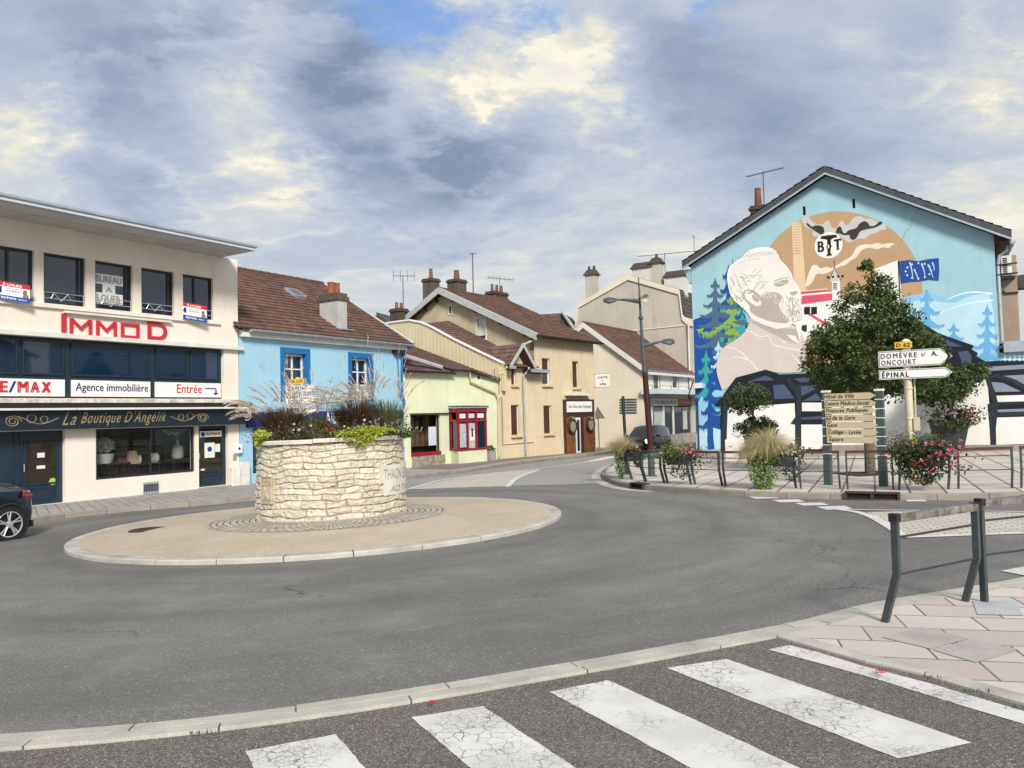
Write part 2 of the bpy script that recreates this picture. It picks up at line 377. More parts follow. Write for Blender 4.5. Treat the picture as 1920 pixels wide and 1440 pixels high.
def gsheet(name, pts, dz, m, parent=None, res=.8, kind='structure', fn=None):
    """flat sheet following the ground: pts are world (x, y)"""
    bm = bmesh.new(); vs = [bm.verts.new((p[0], p[1], 0)) for p in pts]
    es = [bm.edges.new((vs[i], vs[(i+1) % len(vs)])) for i in range(len(vs))]
    bmesh.ops.triangle_fill(bm, use_beauty=True, use_dissolve=False, edges=es)
    for _ in range(9):
        lg = [e_ for e_ in bm.edges if e_.calc_length() > res*(1+max(0, (e_.verts[0].co.y-12)*.04))]
        if not lg: break
        bmesh.ops.subdivide_edges(bm, edges=lg, cuts=1)
        bmesh.ops.triangulate(bm, faces=[f for f in bm.faces if len(f.verts) > 3])
    for v in bm.verts: v.co.z = G(v.co.x, v.co.y)+dz
    bmesh.ops.recalc_face_normals(bm, faces=bm.faces)
    if sum(f.normal.z for f in bm.faces) < 0: bmesh.ops.reverse_faces(bm, faces=bm.faces)
    me = bpy.data.meshes.new(name); bm.to_mesh(me); bm.free()
    o = bpy.data.objects.new(name, me); C.objects.link(o); me.materials.append(M[m] if isinstance(m, str) else m)
    if kind: o['kind'] = kind
    if parent is not None: o.parent = parent
    return o
def xy(L, dz=0.0): return [g(px, py, dz).xy for px, py in L]
def dens(pts, step=.5):
    out = []
    for a, b in zip(pts[:-1], pts[1:]):
        n = max(1, int((Vector(b)-Vector(a)).length/step))
        out += [Vector(a).lerp(Vector(b), i/n) for i in range(n)]
    return out+[Vector(pts[-1])]
def smooth_line(pts, it=2):
    pts = [Vector(p) for p in pts]
    for _ in range(it):
        q = [pts[0]]
        for a, b in zip(pts[:-1], pts[1:]): q += [a.lerp(b, .25), a.lerp(b, .75)]
        pts = q+[pts[-1]]
    return pts
def offset_line(pts, d):
    out = []
    for i, p in enumerate(pts):
        t = (pts[min(i+1, len(pts)-1)]-pts[max(i-1, 0)]).normalized(); out.append(p+Vector((-t.y, t.x))*d)
    return out
def strip(name, line, w0, w1, dz, m, kind='structure', parent=None):
    a = offset_line(line, w0); b = offset_line(line, w1)
    mb = MB(); n = len(a)
    mb.add([(p.x, p.y, G(p.x, p.y)+dz) for p in a]+[(p.x, p.y, G(p.x, p.y)+dz) for p in b], [(i, i+1, i+1+n, i+n) for i in range(n-1)])
    o = mb.build(name, m, parent)
    if kind: o['kind'] = kind
    return o
def kerb(name, line, width, hgt, side=1, m='kerb', L=1.0, gap=.012, lo=-.1, lab=None):
    """row of kerb stones along a line on the road's edge; one mesh of stones with open joints"""
    d = [0]
    for a, b in zip(line[:-1], line[1:]): d.append(d[-1]+(b-a).length)
    def at(s_):
        for i in range(len(d)-1):
            if s_ <= d[i+1]: k = (s_-d[i])/max(1e-9, d[i+1]-d[i]); p = line[i].lerp(line[i+1], k); break
        else: i = len(d)-2; p = line[-1]
        t = (line[min(i+2, len(line)-1)]-line[max(i-1, 0)]).normalized(); return p, Vector((-t.y, t.x))*side
    mb = MB(); s_ = 0
    while s_ < d[-1]-.05:
        ln = L*random.uniform(.9, 1.08); e_ = min(s_+ln, d[-1]); k = max(1, int((e_-s_)/.3)); rows = []; dz = random.uniform(-.004, .004)
        for i in range(k+1):
            q = s_+gap/2+(e_-s_-gap)*i/k; p, nn = at(q); o = p+nn*width
            f = .02; pf = p+nn*f
            rows += [(p.x, p.y, G(p.x, p.y)+lo), (p.x, p.y, G(p.x, p.y)+hgt+dz-f*.8), (pf.x, pf.y, G(p.x, p.y)+hgt+dz), (o.x, o.y, G(o.x, o.y)+hgt+dz), (o.x, o.y, G(o.x, o.y)+lo)]
        fs = [(i*5+j, (i+1)*5+j, (i+1)*5+j+1, i*5+j+1) for i in range(k) for j in range(4)]
        fs += [(4, 3, 2, 1, 0), tuple(k*5+j for j in range(5))]
        mb.add(rows, fs); s_ = e_
    o = mb.build(name, m); o['kind'] = 'structure'; return o
def seg(p0, p1, p2, n=12):
    return [tuple((1-t)**2*Vector(p0)+2*t*(1-t)*Vector(p1)+t*t*Vector(p2)) for t in [i/n for i in range(n+1)]]

# ============================================================ GROUND
M['kerb'] = mat('granite_kerb', (.50, .475, .42), .8, var=.18, vs=2.5, bump=.5, bs=90, fine=.55, col2=(.27, .26, .24))
M['kerb_old'] = mat('old_kerb', (.30, .27, .235), .85, var=.2, vs=2, bump=.5, bs=80, fine=.4, col2=(.18, .165, .14))
M['beige_tarmac'] = asphalt('beige_resin', (.46, .385, .28), (.57, .485, .365), 120, .34, bump=.3)
M['slab_near'] = slabs('pink_slabs', (.47, .405, .355), (.64, .585, .535), .58, .42, rad(14), .008, off=.42, grain=.5)
M['slab_far'] = slabs('plaza_slabs', (.52, .465, .41), (.62, .565, .505), 1.05, .66, rad(-65), .026, joint=(.13, .10, .085), off=.0, grain=.25)
M['slab_left'] = slabs('grey_slabs', (.33, .31, .29), (.42, .39, .365), .5, .25, rad(57), .012, joint=(.14, .13, .12), grain=.3)
M['cobble'] = slabs('cobbles', (.50, .455, .385), (.60, .555, .48), .21, .15, rad(20), .010, joint=(.20, .18, .155), grain=.35, warp=.05)
M['manhole'] = mat('cast_iron', (.06, .042, .032), .6, var=.3, vs=8, bump=1, bs=40, metal=.5)

def paintmat(name, crack=.8):
    m = bpy.data.materials.new(name); m.use_nodes = True; t = NT(m.node_tree)
    o = t.n('TexCoord').outputs['Object']
    wv = t.vm('ADD', o, t.vm('SCALE', t.vm('SUBTRACT', t.noise(o, 9, 4, .6, col=True), (.5, .5, .5)), sc=.07))
    vo = t.n('TexVoronoi', i_Vector=wv, i_Scale=13.0, feature='DISTANCE_TO_EDGE')
    v2 = t.n('TexVoronoi', i_Vector=wv, i_Scale=34.0, feature='DISTANCE_TO_EDGE')
    zone = t.mr(t.noise(o, 1.6, 4, .6), .40, .62)
    cr_ = t.m('MULTIPLY', t.m('MULTIPLY', t.mr(vo.outputs['Distance'], .045, .010), t.mr(t.noise(o, 6, 3), .30, .46)), t.m('ADD', .06, t.m('MULTIPLY', zone, .94)))
    c2_ = t.m('MULTIPLY', t.mr(v2.outputs['Distance'], .06, .02), t.m('MULTIPLY', zone, t.mr(t.noise(o, 2.7, 3, .6), .40, .56)))
    ch = t.m('MAXIMUM', t.mr(t.noise(o, 46, 5, .75), .63, .68), t.m('MULTIPLY', t.mr(t.noise(o, 5, 8, .8), .62, .66), .8))
    k = t.m('MULTIPLY', t.m('MAXIMUM', t.m('MAXIMUM', cr_, t.m('MULTIPLY', c2_, .7)), t.m('MULTIPLY', ch, .7)), crack)
    c = t.mix(t.mr(t.noise(o, 2.2, 5, .6), .3, .7), (.55, .54, .51), (.68, .67, .64))
    c = t.mix(k, c, (.11, .10, .09))
    b = t.n('BsdfPrincipled', i_Base_Color=c, i_Roughness=.7)
    bp = t.n('Bump', i_Strength=.5, i_Distance=.004, i_Height=t.m('ADD', t.m('MULTIPLY', k, -1.0), t.m('MULTIPLY', t.noise(o, 130, 3), .7))); t.put(b.inputs['Normal'], bp)
    t.nt.links.new(b.outputs[0], t.n('OutputMaterial').inputs[0]); return m
M['paint'] = paintmat('road_paint_cracked', .85); M['paint2'] = paintmat('road_paint', .35)

# one asphalt sheet to the horizon
xs = sorted(set([-900, -400, -200, -120, -80, -60, -50] + list(np.arange(-40, 34.01, .75)) + [38, 45, 60, 90, 150, 300, 900]))
ys = sorted(set([-900, -300, -120, -60, -40, -30, -25] + list(np.arange(-20, -2, 2)) + list(np.arange(-2, 30, .6)) + list(np.arange(30, 75.1, 1.5)) + [80, 90, 110, 150, 250, 500, 1500]))
mb = MB(); nx = len(xs)
mb.add([(x, y, G(x, y)) for y in ys for x in xs], [(j*nx+i, j*nx+i+1, (j+1)*nx+i+1, (j+1)*nx+i) for j in range(len(ys)-1) for i in range(nx-1)])
tag(mb.build('road', 'asphalt', smooth=True), 'dark asphalt carriageway of the roundabout', kind='structure')

# near kerb and the brown crossing surface
near_top = smooth_line([Vector((-14, 5.2)), Vector((-8, 4.35))]+xy([(0, 1382), (320, 1356), (540, 1330), (800, 1291), (987, 1259), (1150, 1232), (1267, 1210), (1395, 1187), (1517, 1163), (1617, 1134), (1803, 1105), (1920, 1085)])+[Vector((8.5, 9.9)), Vector((14, 11.3)), Vector((26, 12.5))])
near_in = offset_line(near_top, -.26)
gsheet('crossing_surface', [tuple(p) for p in near_in if p.x < 2.6]+[tuple(g(1523, 1216).xy), tuple(g(1733, 1268).xy), tuple(g(1920, 1330).xy), (4.2, 3.2), (5, -12), (-14, -12)], .006, 'asphalt_brown')
kerb('near_kerb', near_top, .12, .022, -1, 'kerb', 1.0)
kerb('near_kerb_back', offset_line(near_top, -.13), .12, .026, -1, 'kerb', 1.15)
rk = smooth_line([near_in[min(range(len(near_in)), key=lambda i: (near_in[i]-Vector(g(1442, 1197).xy)).length)]]+xy([(1523, 1216), (1617, 1245), (1733, 1268), (1821, 1295), (1920, 1330)])+[Vector((4.3, 3.3)), Vector((5.2, 0)), Vector((5.4, -12))])
k0 = min(range(len(near_in)), key=lambda i: (near_in[i]-rk[0]).length)
gsheet('near_pavement', [tuple(p) for p in near_in[k0:]]+[(26, -12)]+[tuple(p) for p in offset_line(rk, .10)][::-1], .030, 'slab_near')
kerb('side_kerb', rk, .11, .034, 1, 'kerb', 1.1)
M['slab_grey'] = mat('blue_grey_slab', (.44, .46, .465), .8, var=.1, vs=4, bump=.3, fine=.3)
M['slab_dark'] = mat('grey_granite_cover', (.42, .395, .365), .85, var=.12, vs=4, bump=.5, fine=.5)
gsheet('grey_slab', xy([(1824, 1134), (1904, 1134), (1920, 1162), (1833, 1160)]), .036, 'slab_grey')
for nm, L in (('access_cover', [(1653, 1203), (1728, 1183), (1816, 1206), (1746, 1226)]), ('access_cover', [(1750, 1228), (1820, 1207), (1912, 1227), (1830, 1252)])):
    gsheet(nm, [tuple(p) for p in xy(L)], .035, 'slab_dark', kind='structure')

# zebra
zs = [[(460, 1412), (630, 1380)], [(770, 1348), (905, 1327)], [(1030, 1300), (1140, 1278)], [(1250, 1255), (1362, 1238)]]
a0, b0 = g(1250, 1255).xy, g(1362, 1238).xy; a1, b1 = g(1690, 1430).xy, g(1815, 1392).xy
dv = ((a1-a0)+(b1-b0))/2
stripes = [(Vector(g(*p).xy), Vector(g(*q).xy)) for p, q in zs]
stripes.insert(0, (stripes[0][0]*2-stripes[1][0], stripes[0][1]*2-stripes[1][1]))
for i, (p, q) in enumerate(stripes):
    # real edge wobble of hand-laid paint
    e1 = dens([p, q, q+dv, p+dv, p], .07); e1 = [v+Vector((random.uniform(-.004, .004), random.uniform(-.004, .004))) for v in e1[:-1]]
    gsheet('crossing_stripe', e1, .010, 'paint', res=.5)
p4 = [(1440, 1220), (1480, 1212), (1540, 1227), (1620, 1252), (1740, 1283), (1820, 1307), (1925, 1338), (1925, 1362), (1800, 1325), (1640, 1275), (1540, 1247)]
gsheet('crossing_stripe', [tuple(p) for p in xy(p4)], .010, 'paint')

# central island
pts = [(127, 1035), (150, 1048), (250, 1058), (400, 1062), (520, 1058), (650, 1045), (800, 1030), (900, 1014), (1000, 990), (1050, 970), (1040, 955), (1000, 945), (900, 938), (300, 975), (200, 1000), (150, 1018)]
A = np.array([[*(g(*p).xy)] for p in pts]); sol = np.linalg.lstsq(np.c_[2*A, np.ones(len(A))], (A**2).sum(1), rcond=None)[0]
IC = Vector((sol[0], sol[1])); IR = math.sqrt(sol[2]+sol[0]**2+sol[1]**2)
print('island', IC, IR, 'ground at', G(*IC))
def circ(c, r, n=96): return [Vector((c.x+r*math.cos(2*PI*i/n), c.y+r*math.sin(2*PI*i/n))) for i in range(n)]
ring = circ(IC, IR); kerb('island_kerb', ring+[ring[0]], .22, .07, 1, 'kerb', .95, .015)
def disc(name, r, dz, m, dome=0.0, r0=0.0, mats=None):
    mb = MB(); nr, n = 10, 96
    vs = []
    for i in range(nr+1):
        rr = r0+(r-r0)*i/nr
        for k in range(n):
            x, y = IC.x+rr*math.cos(2*PI*k/n), IC.y+rr*math.sin(2*PI*k/n); vs.append((x, y, G(x, y)+dz+dome*(1-(rr/IR)**2)))
    mb.add(vs, [(i*n+k, (i+1)*n+k, (i+1)*n+(k+1) % n, i*n+(k+1) % n) for i in range(nr) for k in range(n)])
    return tag(mb.build(name, m, smooth=True), kind='structure')
disc('island_paving', IR-.2, .062, 'beige_tarmac', .10)
# cobble ring with joints laid in circles
def ringcobble():
    m = bpy.data.materials.new('ring_cobbles'); m.use_nodes = True; t = NT(m.node_tree)
    o = t.n('TexCoord').outputs['Object']; d = t.vm('SUBTRACT', o, (IC.x, IC.y, 0)); s3 = t.n('SeparateXYZ', i_0=d)
    r = t.m('SQRT', t.m('ADD', t.m('MULTIPLY', s3.outputs[0], s3.outputs[0]), t.m('MULTIPLY', s3.outputs[1], s3.outputs[1])))
    an = t.m('MULTIPLY', t.m('ARCTAN2', s3.outputs[1], s3.outputs[0]), 2.0)
    cb = t.n('CombineXYZ', i_0=an, i_1=r, i_2=0.0)
    v = t.vm('ADD', cb.outputs[0], t.vm('SCALE', t.vm('SUBTRACT', t.noise(o, 5, 2, col=True), (.5, .5, .5)), sc=.03))
    br = t.n('TexBrick', i_Vector=v, i_Color1=(.40, .355, .29), i_Color2=(.56, .51, .43), i_Mortar=(.10, .085, .07), i_Scale=1.0, i_Mortar_Size=.013, i_Mortar_Smooth=.3, i_Bias=0.0, i_Brick_Width=.15, i_Row_Height=.115)
    c = t.mix(t.m('MULTIPLY', t.mr(t.noise(o, 2.5, 5), .45, .7), .5), br.outputs[0], (.20, .17, .13))
    b = t.n('BsdfPrincipled', i_Base_Color=c, i_Roughness=.8); bp = t.n('Bump', i_Strength=1.0, i_Distance=.015, i_Height=t.m('MULTIPLY', br.outputs[1], -1.0)); t.put(b.inputs['Normal'], bp)
    t.nt.links.new(b.outputs[0], t.n('OutputMaterial').inputs[0]); return m
M['ringcob'] = ringcobble()
PR = 1.42; PCx, PCy = g(624, 975).xy
disc('cobble_ring', 2.26, .068, 'ringcob', .10, r0=1.2)
mh = g(281, 994, .1); mb = MB(); mb.lathe((mh.x, mh.y, mh.z+.01), [(.36, -.03), (.36, .0), (.34, .006), (.30, .006), (.29, .002), (.0, .002)], 28)
tag(mb.build('manhole_cover', 'manhole'), 'round rusty iron manhole cover in the beige island paving', 'manhole cover')

# left pavement along the shops
lk = xy([(57, 981), (125, 971), (242, 959), (353, 950), (483, 939), (620, 919), (764, 898), (890, 883), (959, 872), (1032, 863), (1094, 857), (1140, 850)])
d0 = (lk[0]-lk[1]).normalized()
lk = [lk[0]+d0*14, lk[0]+d0*6]+lk
dl = Vector((.62, 1)).normalized(); lk2 = lk+[lk[-1]+dl*8, lk[-1]+dl*30]
lkS = smooth_line(lk2, 2)
kerb('left_kerb', lkS, .16, .12, 1, 'kerb_old', 1.0)
gsheet('left_pavement', [tuple(p) for p in offset_line(lkS, .14)]+[(lkS[-1].x-12, lkS[-1].y+5), (-30, 45), (-34, 6)], .115, 'slab_left', res=1.2)
gsheet('pink_pavement', [tuple(p) for p in xy([(768, 879), (850, 880), (959, 863.5), (1032, 855.5), (1085, 850), (1140, 844), (1118, 836), (935, 853)], .12)], .122, 'asphalt_red')
gsheet('worn_road', [tuple(p) for p in xy([(740, 916), (764, 915), (960, 911), (1050, 909), (1120, 906), (1150, 911), (1126, 894), (1135, 885), (1153, 873), (1215, 866), (1290, 860), (1275, 846), (1200, 846), (1140, 851), (1094, 858), (1032, 864), (959, 873), (890, 884), (764, 899)])], .004, 'asphalt_old')

# plaza in front of the mural
pk = xy([(1290, 860), (1215, 866), (1153, 873), (1133, 883), (1125, 895), (1144, 907), (1176, 915), (1231, 920), (1319, 927), (1428, 933), (1516, 935), (1653, 938), (1800, 938), (1920, 936)])
pk = pk+[pk[-1]+Vector((6, .2)), pk[-1]+Vector((16, 1.0))]
pkS = smooth_line(pk, 2)
kerb('plaza_kerb', pkS, .16, .13, 1, 'kerb_old', 1.0)
gsheet('plaza', [tuple(p) for p in offset_line(pkS, .14)]+[(34, 40), (12, 42), (7.4, 37)], .125, 'slab_far', res=1.0)
strip('gutter', smooth_line(xy([(1153, 872), (1133, 882), (1124, 895), (1143, 908), (1176, 917), (1231, 921.5)]), 2), -.32, -.02, .006, 'kerb')

# road markings
def line_mark(L, wd, nm='road_line', m='paint2', sm=2):
    ln = smooth_line(xy(L), sm) if sm else dens(xy(L), .4); ln = dens(ln, .5); strip(nm, ln, -wd/2, wd/2, .010, m)
gsheet('cobbled_splitter', [tuple(p) for p in xy([(772, 917), (850, 897), (930, 886), (1005, 881), (975, 893), (950, 911.5)])], .007, 'cobble')
line_mark([(750, 921), (764, 918), (844, 895), (1011, 880), (1140, 860), (1170, 856)], .14)
line_mark([(952, 912.5), (969, 895), (1011, 881)], .16)
line_mark([(764, 917.5), (957, 912.5)], .10, sm=0)
gsheet('cobbled_splitter', [tuple(p) for p in xy([(1625, 961), (1717, 959), (1920, 962), (2000, 964), (2000, 995), (1920, 998), (1710, 1007), (1685, 994), (1655, 978)])], .007, 'cobble')
line_mark([(1558, 954), (1622, 962), (1672, 990), (1697, 1009)], .16)
line_mark([(1697, 1008), (1920, 1000), (2040, 996)], .14, sm=0)
line_mark([(1560, 955), (1640, 957), (1717, 957.5), (1920, 960), (2040, 962)], .09)
for L in ([(1403, 932), (1450, 931), (1461, 935), (1415, 936)], [(1448, 938), (1497, 937), (1510, 942), (1462, 943)], [(1490, 944), (1541, 943), (1555, 948), (1506, 949)],
          [(1531, 951), (1585, 949), (1599, 955), (1549, 957)], [(1700, 938), (1735, 938), (1738, 941), (1700, 941)], [(1876, 1072), (1960, 1056), (1960, 1088)]):
    gsheet('road_dash', [tuple(p) for p in xy(L)], .010, 'paint2')
for k in range(5):
    a = 1122+k*7; gsheet('far_crossing_stripe', [tuple(p) for p in xy([(1096+k*9, 866-k*2.2), (1128+k*11, 862-k*2.4), (1131+k*11, 863.2-k*2.4), (1097+k*9, 867.4-k*2.2)])], .010, 'paint2')
for k in range(4):
    y = 867-k*3.2; gsheet('far_crossing_stripe', [tuple(p) for p in xy([(1206+k*3, y), (1262+k*2, y-1.5), (1264+k*2, y), (1206+k*3, y+1.6)])], .010, 'paint2')

# drains set in the kerbs
M['iron'] = mat('rusty_iron', (.055, .035, .03), .7, var=.4, vs=9, bump=.8, bs=50)
M['black'] = flat('dark_opening', (.006, .006, .006), .9)
for (px, py, wd, lb) in ((1191, 917, .62, 'small iron gully opening in the plaza kerb near its left tip'), (1625, 938, 1.05, 'wide rusty iron gully with two openings in the kerb before the signboards')):
    p = g(px, py); i = min(range(len(pkS)), key=lambda i: (pkS[i]-Vector(p.xy)).length); t_ = (pkS[i+1]-pkS[i-1]).normalized()
    Fd = Fac(pkS[i]-t_*wd/2, t_); z = G(*pkS[i]); e0 = empty('street_drain', (pkS[i].x, pkS[i].y, z), lb, 'drain')
    mb = MB(); mb.fbox(Fd, 0, wd, z+.135, z+.16, -.2, .06); mb.fbox(Fd, 0, .05, z-.02, z+.134, .005, .055); mb.fbox(Fd, wd-.05, wd, z-.02, z+.134, .005, .055); mb.fbox(Fd, .052, wd-.052, z+.004, z+.03, .005, .05)
    if wd > .8: mb.fbox(Fd, wd/2-.03, wd/2+.03, z+.031, z+.134, .005, .052)
    mb.build('frame', 'iron', e0)
    mb = MB(); mb.fbox(Fd, .052, wd-.052, z+.031, z+.133, -.1, .012); mb.build('opening', 'black', e0)

# ============================================================ BUILDING HELPERS
M['render_cream'] = mat('cream_render', (.76, .685, .61), .85, var=.06, vs=1.2, bump=.25, bs=120, streak=.14)
M['trim_white'] = mat('white_painted_trim', (.66, .65, .61), .7, var=.08, vs=2, bump=.1)
M['white_peeling'] = mat('peeling_white_ledge', (.66, .62, .54), .8, var=.25, vs=6, bump=.5, bs=20, col2=(.32, .29, .24))
M['navy'] = mat('navy_paint', (.012, .028, .045), .38, var=.15, vs=3, spec=.5)
M['navy_sign'] = mat('navy_sign_board', (.010, .020, .033), .4, var=.15, vs=2)
M['zinc'] = mat('zinc', (.36, .42, .47), .42, var=.12, vs=3, metal=.35, bump=.1)
M['zincw'] = mat('white_fascia', (.55, .60, .66), .5, var=.06, vs=2)
M['soffit'] = mat('grey_soffit', (.46, .46, .44), .8, var=.07, vs=1.4)
M['sign_white'] = mat('white_sign_panel', (.78, .78, .77), .45, var=.03, vs=2)
M['red_sign'] = flat('red_letters', (.50, .025, .035), .4)
M['blue_sign'] = flat('blue_letters', (.010, .045, .20), .4)
M['dk_text'] = flat('dark_blue_letters', (.012, .02, .06), .5)
M['gold'] = flat('gold_letters', (.30, .235, .10), .5, var=.1)
M['grey_text'] = flat('grey_letters', (.26, .27, .28), .6)
M['steel'] = mat('steel_rail', (.52, .53, .53), .35, metal=.6, var=.05)
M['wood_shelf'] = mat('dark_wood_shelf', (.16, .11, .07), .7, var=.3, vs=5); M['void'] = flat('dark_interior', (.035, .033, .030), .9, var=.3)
M['interior'] = mat('room_wall', (.34, .31, .26), .9, var=.35, vs=1.2)
M['concrete'] = mat('concrete', (.34, .32, .29), .9, var=.2, vs=3, bump=.4, col2=(.2, .19, .17))
M['paper'] = flat('paper', (.72, .71, .68), .8)
M['black_metal'] = mat('black_metal', (.018, .020, .022), .45, var=.2, vs=8)
M['text_black'] = flat('black_letters', (.012, .012, .012), .5)
M['pot'] = mat('terracotta_pot', (.19, .08, .05), .85, var=.25, vs=6, bump=.3)
M['chim_brick'] = slabs('sooty_brick', (.10, .075, .06), (.16, .115, .09), .22, .07, 0, .01, grain=.5)
M['chim_dark'] = mat('dark_brickwork', (.075, .058, .048), .9, var=.4, vs=9, bump=1, bs=25)

def rayz(px, py, z):
    d = ray(px, py); t = (z-HC)/d.z; return Vector((d.x*t, d.y*t, z))
def planehit(p0, n, px, py):
    d = ray(px, py); o = Vector((0, 0, HC)); return o + d*((p0-o).dot(n)/d.dot(n))
def outof(F_, p): return (p-F_.p).dot(F_.n)
def uof(F_, p): return (p-F_.p).dot(F_.d)

def wall(F_, parent, poly, holes, m, name='wall', thick=.28, rev=None, back=True):
    """a wall panel: polygon (u, z) with rectangular holes [u0, u1, z0, z1] and real reveals"""
    loops = [[Vector((u, z, 0)) for u, z in poly]]
    for (a, b, c, d) in holes: loops.append([Vector((a, c, 0)), Vector((b, c, 0)), Vector((b, d, 0)), Vector((a, d, 0))])
    tr = tessellate_polygon(loops); fl = [p for L in loops for p in L]
    mb = MB(); mb.add([F_.P(p.x, p.y, 0) for p in fl], [tuple(t) for t in tr])
    if back: mb.add([F_.P(p.x, p.y, -thick) for p in fl], [tuple(t)[::-1] for t in tr])
    for L in loops:
        n = len(L)
        for i in range(n):
            a, b = L[i], L[(i+1) % n]; mb.quad(F_.P(a.x, a.y, 0), F_.P(b.x, b.y, 0), F_.P(b.x, b.y, -thick), F_.P(a.x, a.y, -thick))
    return mb.build(name, m, parent)
def body(F_, parent, poly, depth, m, name='wall', o0=-.3):
    """the closed body of a house behind its facade"""
    n = len(poly); a = [F_.P(u, z, o0) for u, z in poly]; b = [F_.P(u, z, -depth) for u, z in poly]
    tr = tessellate_polygon([[Vector((u, z, 0)) for u, z in poly]])
    mb = MB(); mb.add(a+b, [tuple(t) for t in tr]+[tuple(i+n for i in t[::-1]) for t in tr]+[(i, (i+1) % n, (i+1) % n+n, i+n) for i in range(n)])
    return mb.build(name, m, parent)
def window(F_, parent, r, fm, fw=.06, rec=.16, mull=(), trans=(), gm='glass', name='window', pane=True, fd=.06):
    """frame with mullions at fractions of the width / height, pane as a child"""
    u0, u1, z0, z1 = r; mb = MB(); o1 = -rec+fd; o0 = -rec
    mb.fbox(F_, u0, u1, z0, z0+fw, o0, o1); mb.fbox(F_, u0, u1, z1-fw, z1, o0, o1)
    mb.fbox(F_, u0, u0+fw, z0+fw, z1-fw, o0, o1); mb.fbox(F_, u1-fw, u1, z0+fw, z1-fw, o0, o1)
    for k in mull: c = u0+(u1-u0)*k; mb.fbox(F_, c-fw*.5, c+fw*.5, z0+fw, z1-fw, o0, o1-.005)
    for k in trans: c = z0+(z1-z0)*k; mb.fbox(F_, u0+fw, u1-fw, c-fw*.35, c+fw*.35, o0, o1-.012)
    o = mb.build(name, fm, parent)
    if pane:
        mb = MB(); mb.quad(F_.P(u0+.01, z0+.01, -rec+.02), F_.P(u1-.01, z0+.01, -rec+.02), F_.P(u1-.01, z1-.01, -rec+.02), F_.P(u0+.01, z1-.01, -rec+.02)); mb.build('pane', gm, o)
    return o
def panel(F_, parent, r, o0, o1, m, name):
    mb = MB(); mb.fbox(F_, *r, o0, o1); return mb.build(name, m, parent)
def tiled(mb, a, b, c, d, course=.32, roll=.23, amp=.028):
    """tiled roof surface a-b (eave) to d-c (ridge): real stepped courses and rolls"""
    a, b, c, d = map(Vector, (a, b, c, d)); L = max((b-a).length, (c-d).length); Hh = max((d-a).length, (c-b).length)
    n = (b-a).cross(d-a); n = n.normalized() if n.length > 1e-6 else (b-a).cross(c-a).normalized()
    if n.z < 0: n = -n
    nv = max(2, int(Hh/course)); nu = max(4, int(L/roll*4)); vs = []; uv = []; fs = []
    for j in range(nv):
        for e_, hh in ((0, .035), (1, .0)):
            v = (j+e_)/nv
            for i in range(nu+1):
                u = i/nu; p = (a.lerp(b, u)).lerp(d.lerp(c, u), v)
                ph = u*L/roll*2*PI + (PI if j % 2 else 0)*0
                vs.append(p+n*(hh+amp*abs(math.sin(ph*.5))+random.uniform(-.002, .002))); uv.append((u*L, v*Hh+(1e-3 if e_ == 0 else -1e-3)))
    row = nu+1
    for j in range(nv):
        b0 = j*2*row
        fs += [(b0+i, b0+i+1, b0+row+i+1, b0+row+i) for i in range(nu)]
        if j: fs += [(b0-row+i, b0-row+i+1, b0+i+1, b0+i) for i in range(nu)]
        else:
            pass
    k0 = len(vs)
    lowr = [(Vector(vs[i])-n*.07) for i in range(nu+1)]; vs += lowr; uv += uv[:row]
    fs += [(k0+i, k0+i+1, i+1, i) for i in range(nu)]
    # underside
    q = len(vs); vs += [a-n*.09, b-n*.09, c-n*.09, d-n*.09]; uv += [(0, 0)]*4; fs += [(q+3, q+2, q+1, q)]
    return mb.add(vs, fs, uv)
def ridge_tiles(mb, a, b, r=.13, L=.42):
    a, b = Vector(a), Vector(b); n = max(1, int((b-a).length/L))
    for i in range(n):
        p, q = a.lerp(b, i/n), a.lerp(b, (i+.97)/n); mb.tube([p, q], [r*1.08, r*.95], 8)
def chimney(parent, c, w_, d_, h, m, ang, cap=True, pots=2, pot_h=.35, capm='chim_dark', pot_r=.11):
    """stack standing at c (base centre), its width along ang"""
    F2 = Fac((c[0]-math.cos(ang)*w_/2, c[1]-math.sin(ang)*w_/2), (math.cos(ang), math.sin(ang)))
    mb = MB(); z = c[2]; mb.fbox(F2, 0, w_, z, z+h, -d_, 0); o = mb.build('chimney', m, parent)
    if cap:
        mb = MB(); mb.fbox(F2, -.07, w_+.07, z+h+.001, z+h+.10, -d_-.07, .07); mb.fbox(F2, -.02, w_+.02, z+h+.101, z+h+.2, -d_-.02, .02); mb.build('chimney_cap', capm, o)
    for i in range(pots):
        q = F2.P(w_*(i+.5)/pots, z+h+(.2 if cap else 0), -d_/2); mb = MB(); mb.lathe(q, [(pot_r*1.15, 0), (pot_r, .05), (pot_r*.8, pot_h*.9), (pot_r*.9, pot_h), (pot_r*.6, pot_h)], 14); mb.build('chimney_pot', 'pot', o)
    return o
def gutter(parent, F_, u0, u1, z, o, r=.08, m='zinc', z2=None):
    z2 = z if z2 is None else z2; mb = MB(); n = 10; k = max(2, int(abs(u1-u0)/.9))
    pr = [(math.cos(PI+PI*i/n)*r, math.sin(PI+PI*i/n)*r) for i in range(n+1)]
    vs = []; fs = []
    for j in (0, 1):
        u = (u0, u1)[j]; zz = (z, z2)[j]; vs += [F_.P(u, zz+b, o+a) for a, b in pr]
    fs = [(i, i+1, n+2+i, n+1+i) for i in range(n)]+[tuple(range(n+1)), tuple(range(n+1, 2*n+2))[::-1]]
    mb.add(vs, fs)
    for i in range(k+1):
        u = u0+(u1-u0)*i/k; zz = z+(z2-z)*i/k; mb.tube([F_.P(u, zz+b*1.12, o+a*1.12) for a, b in pr], .012, 5)
    return mb.build('gutter', m, parent)
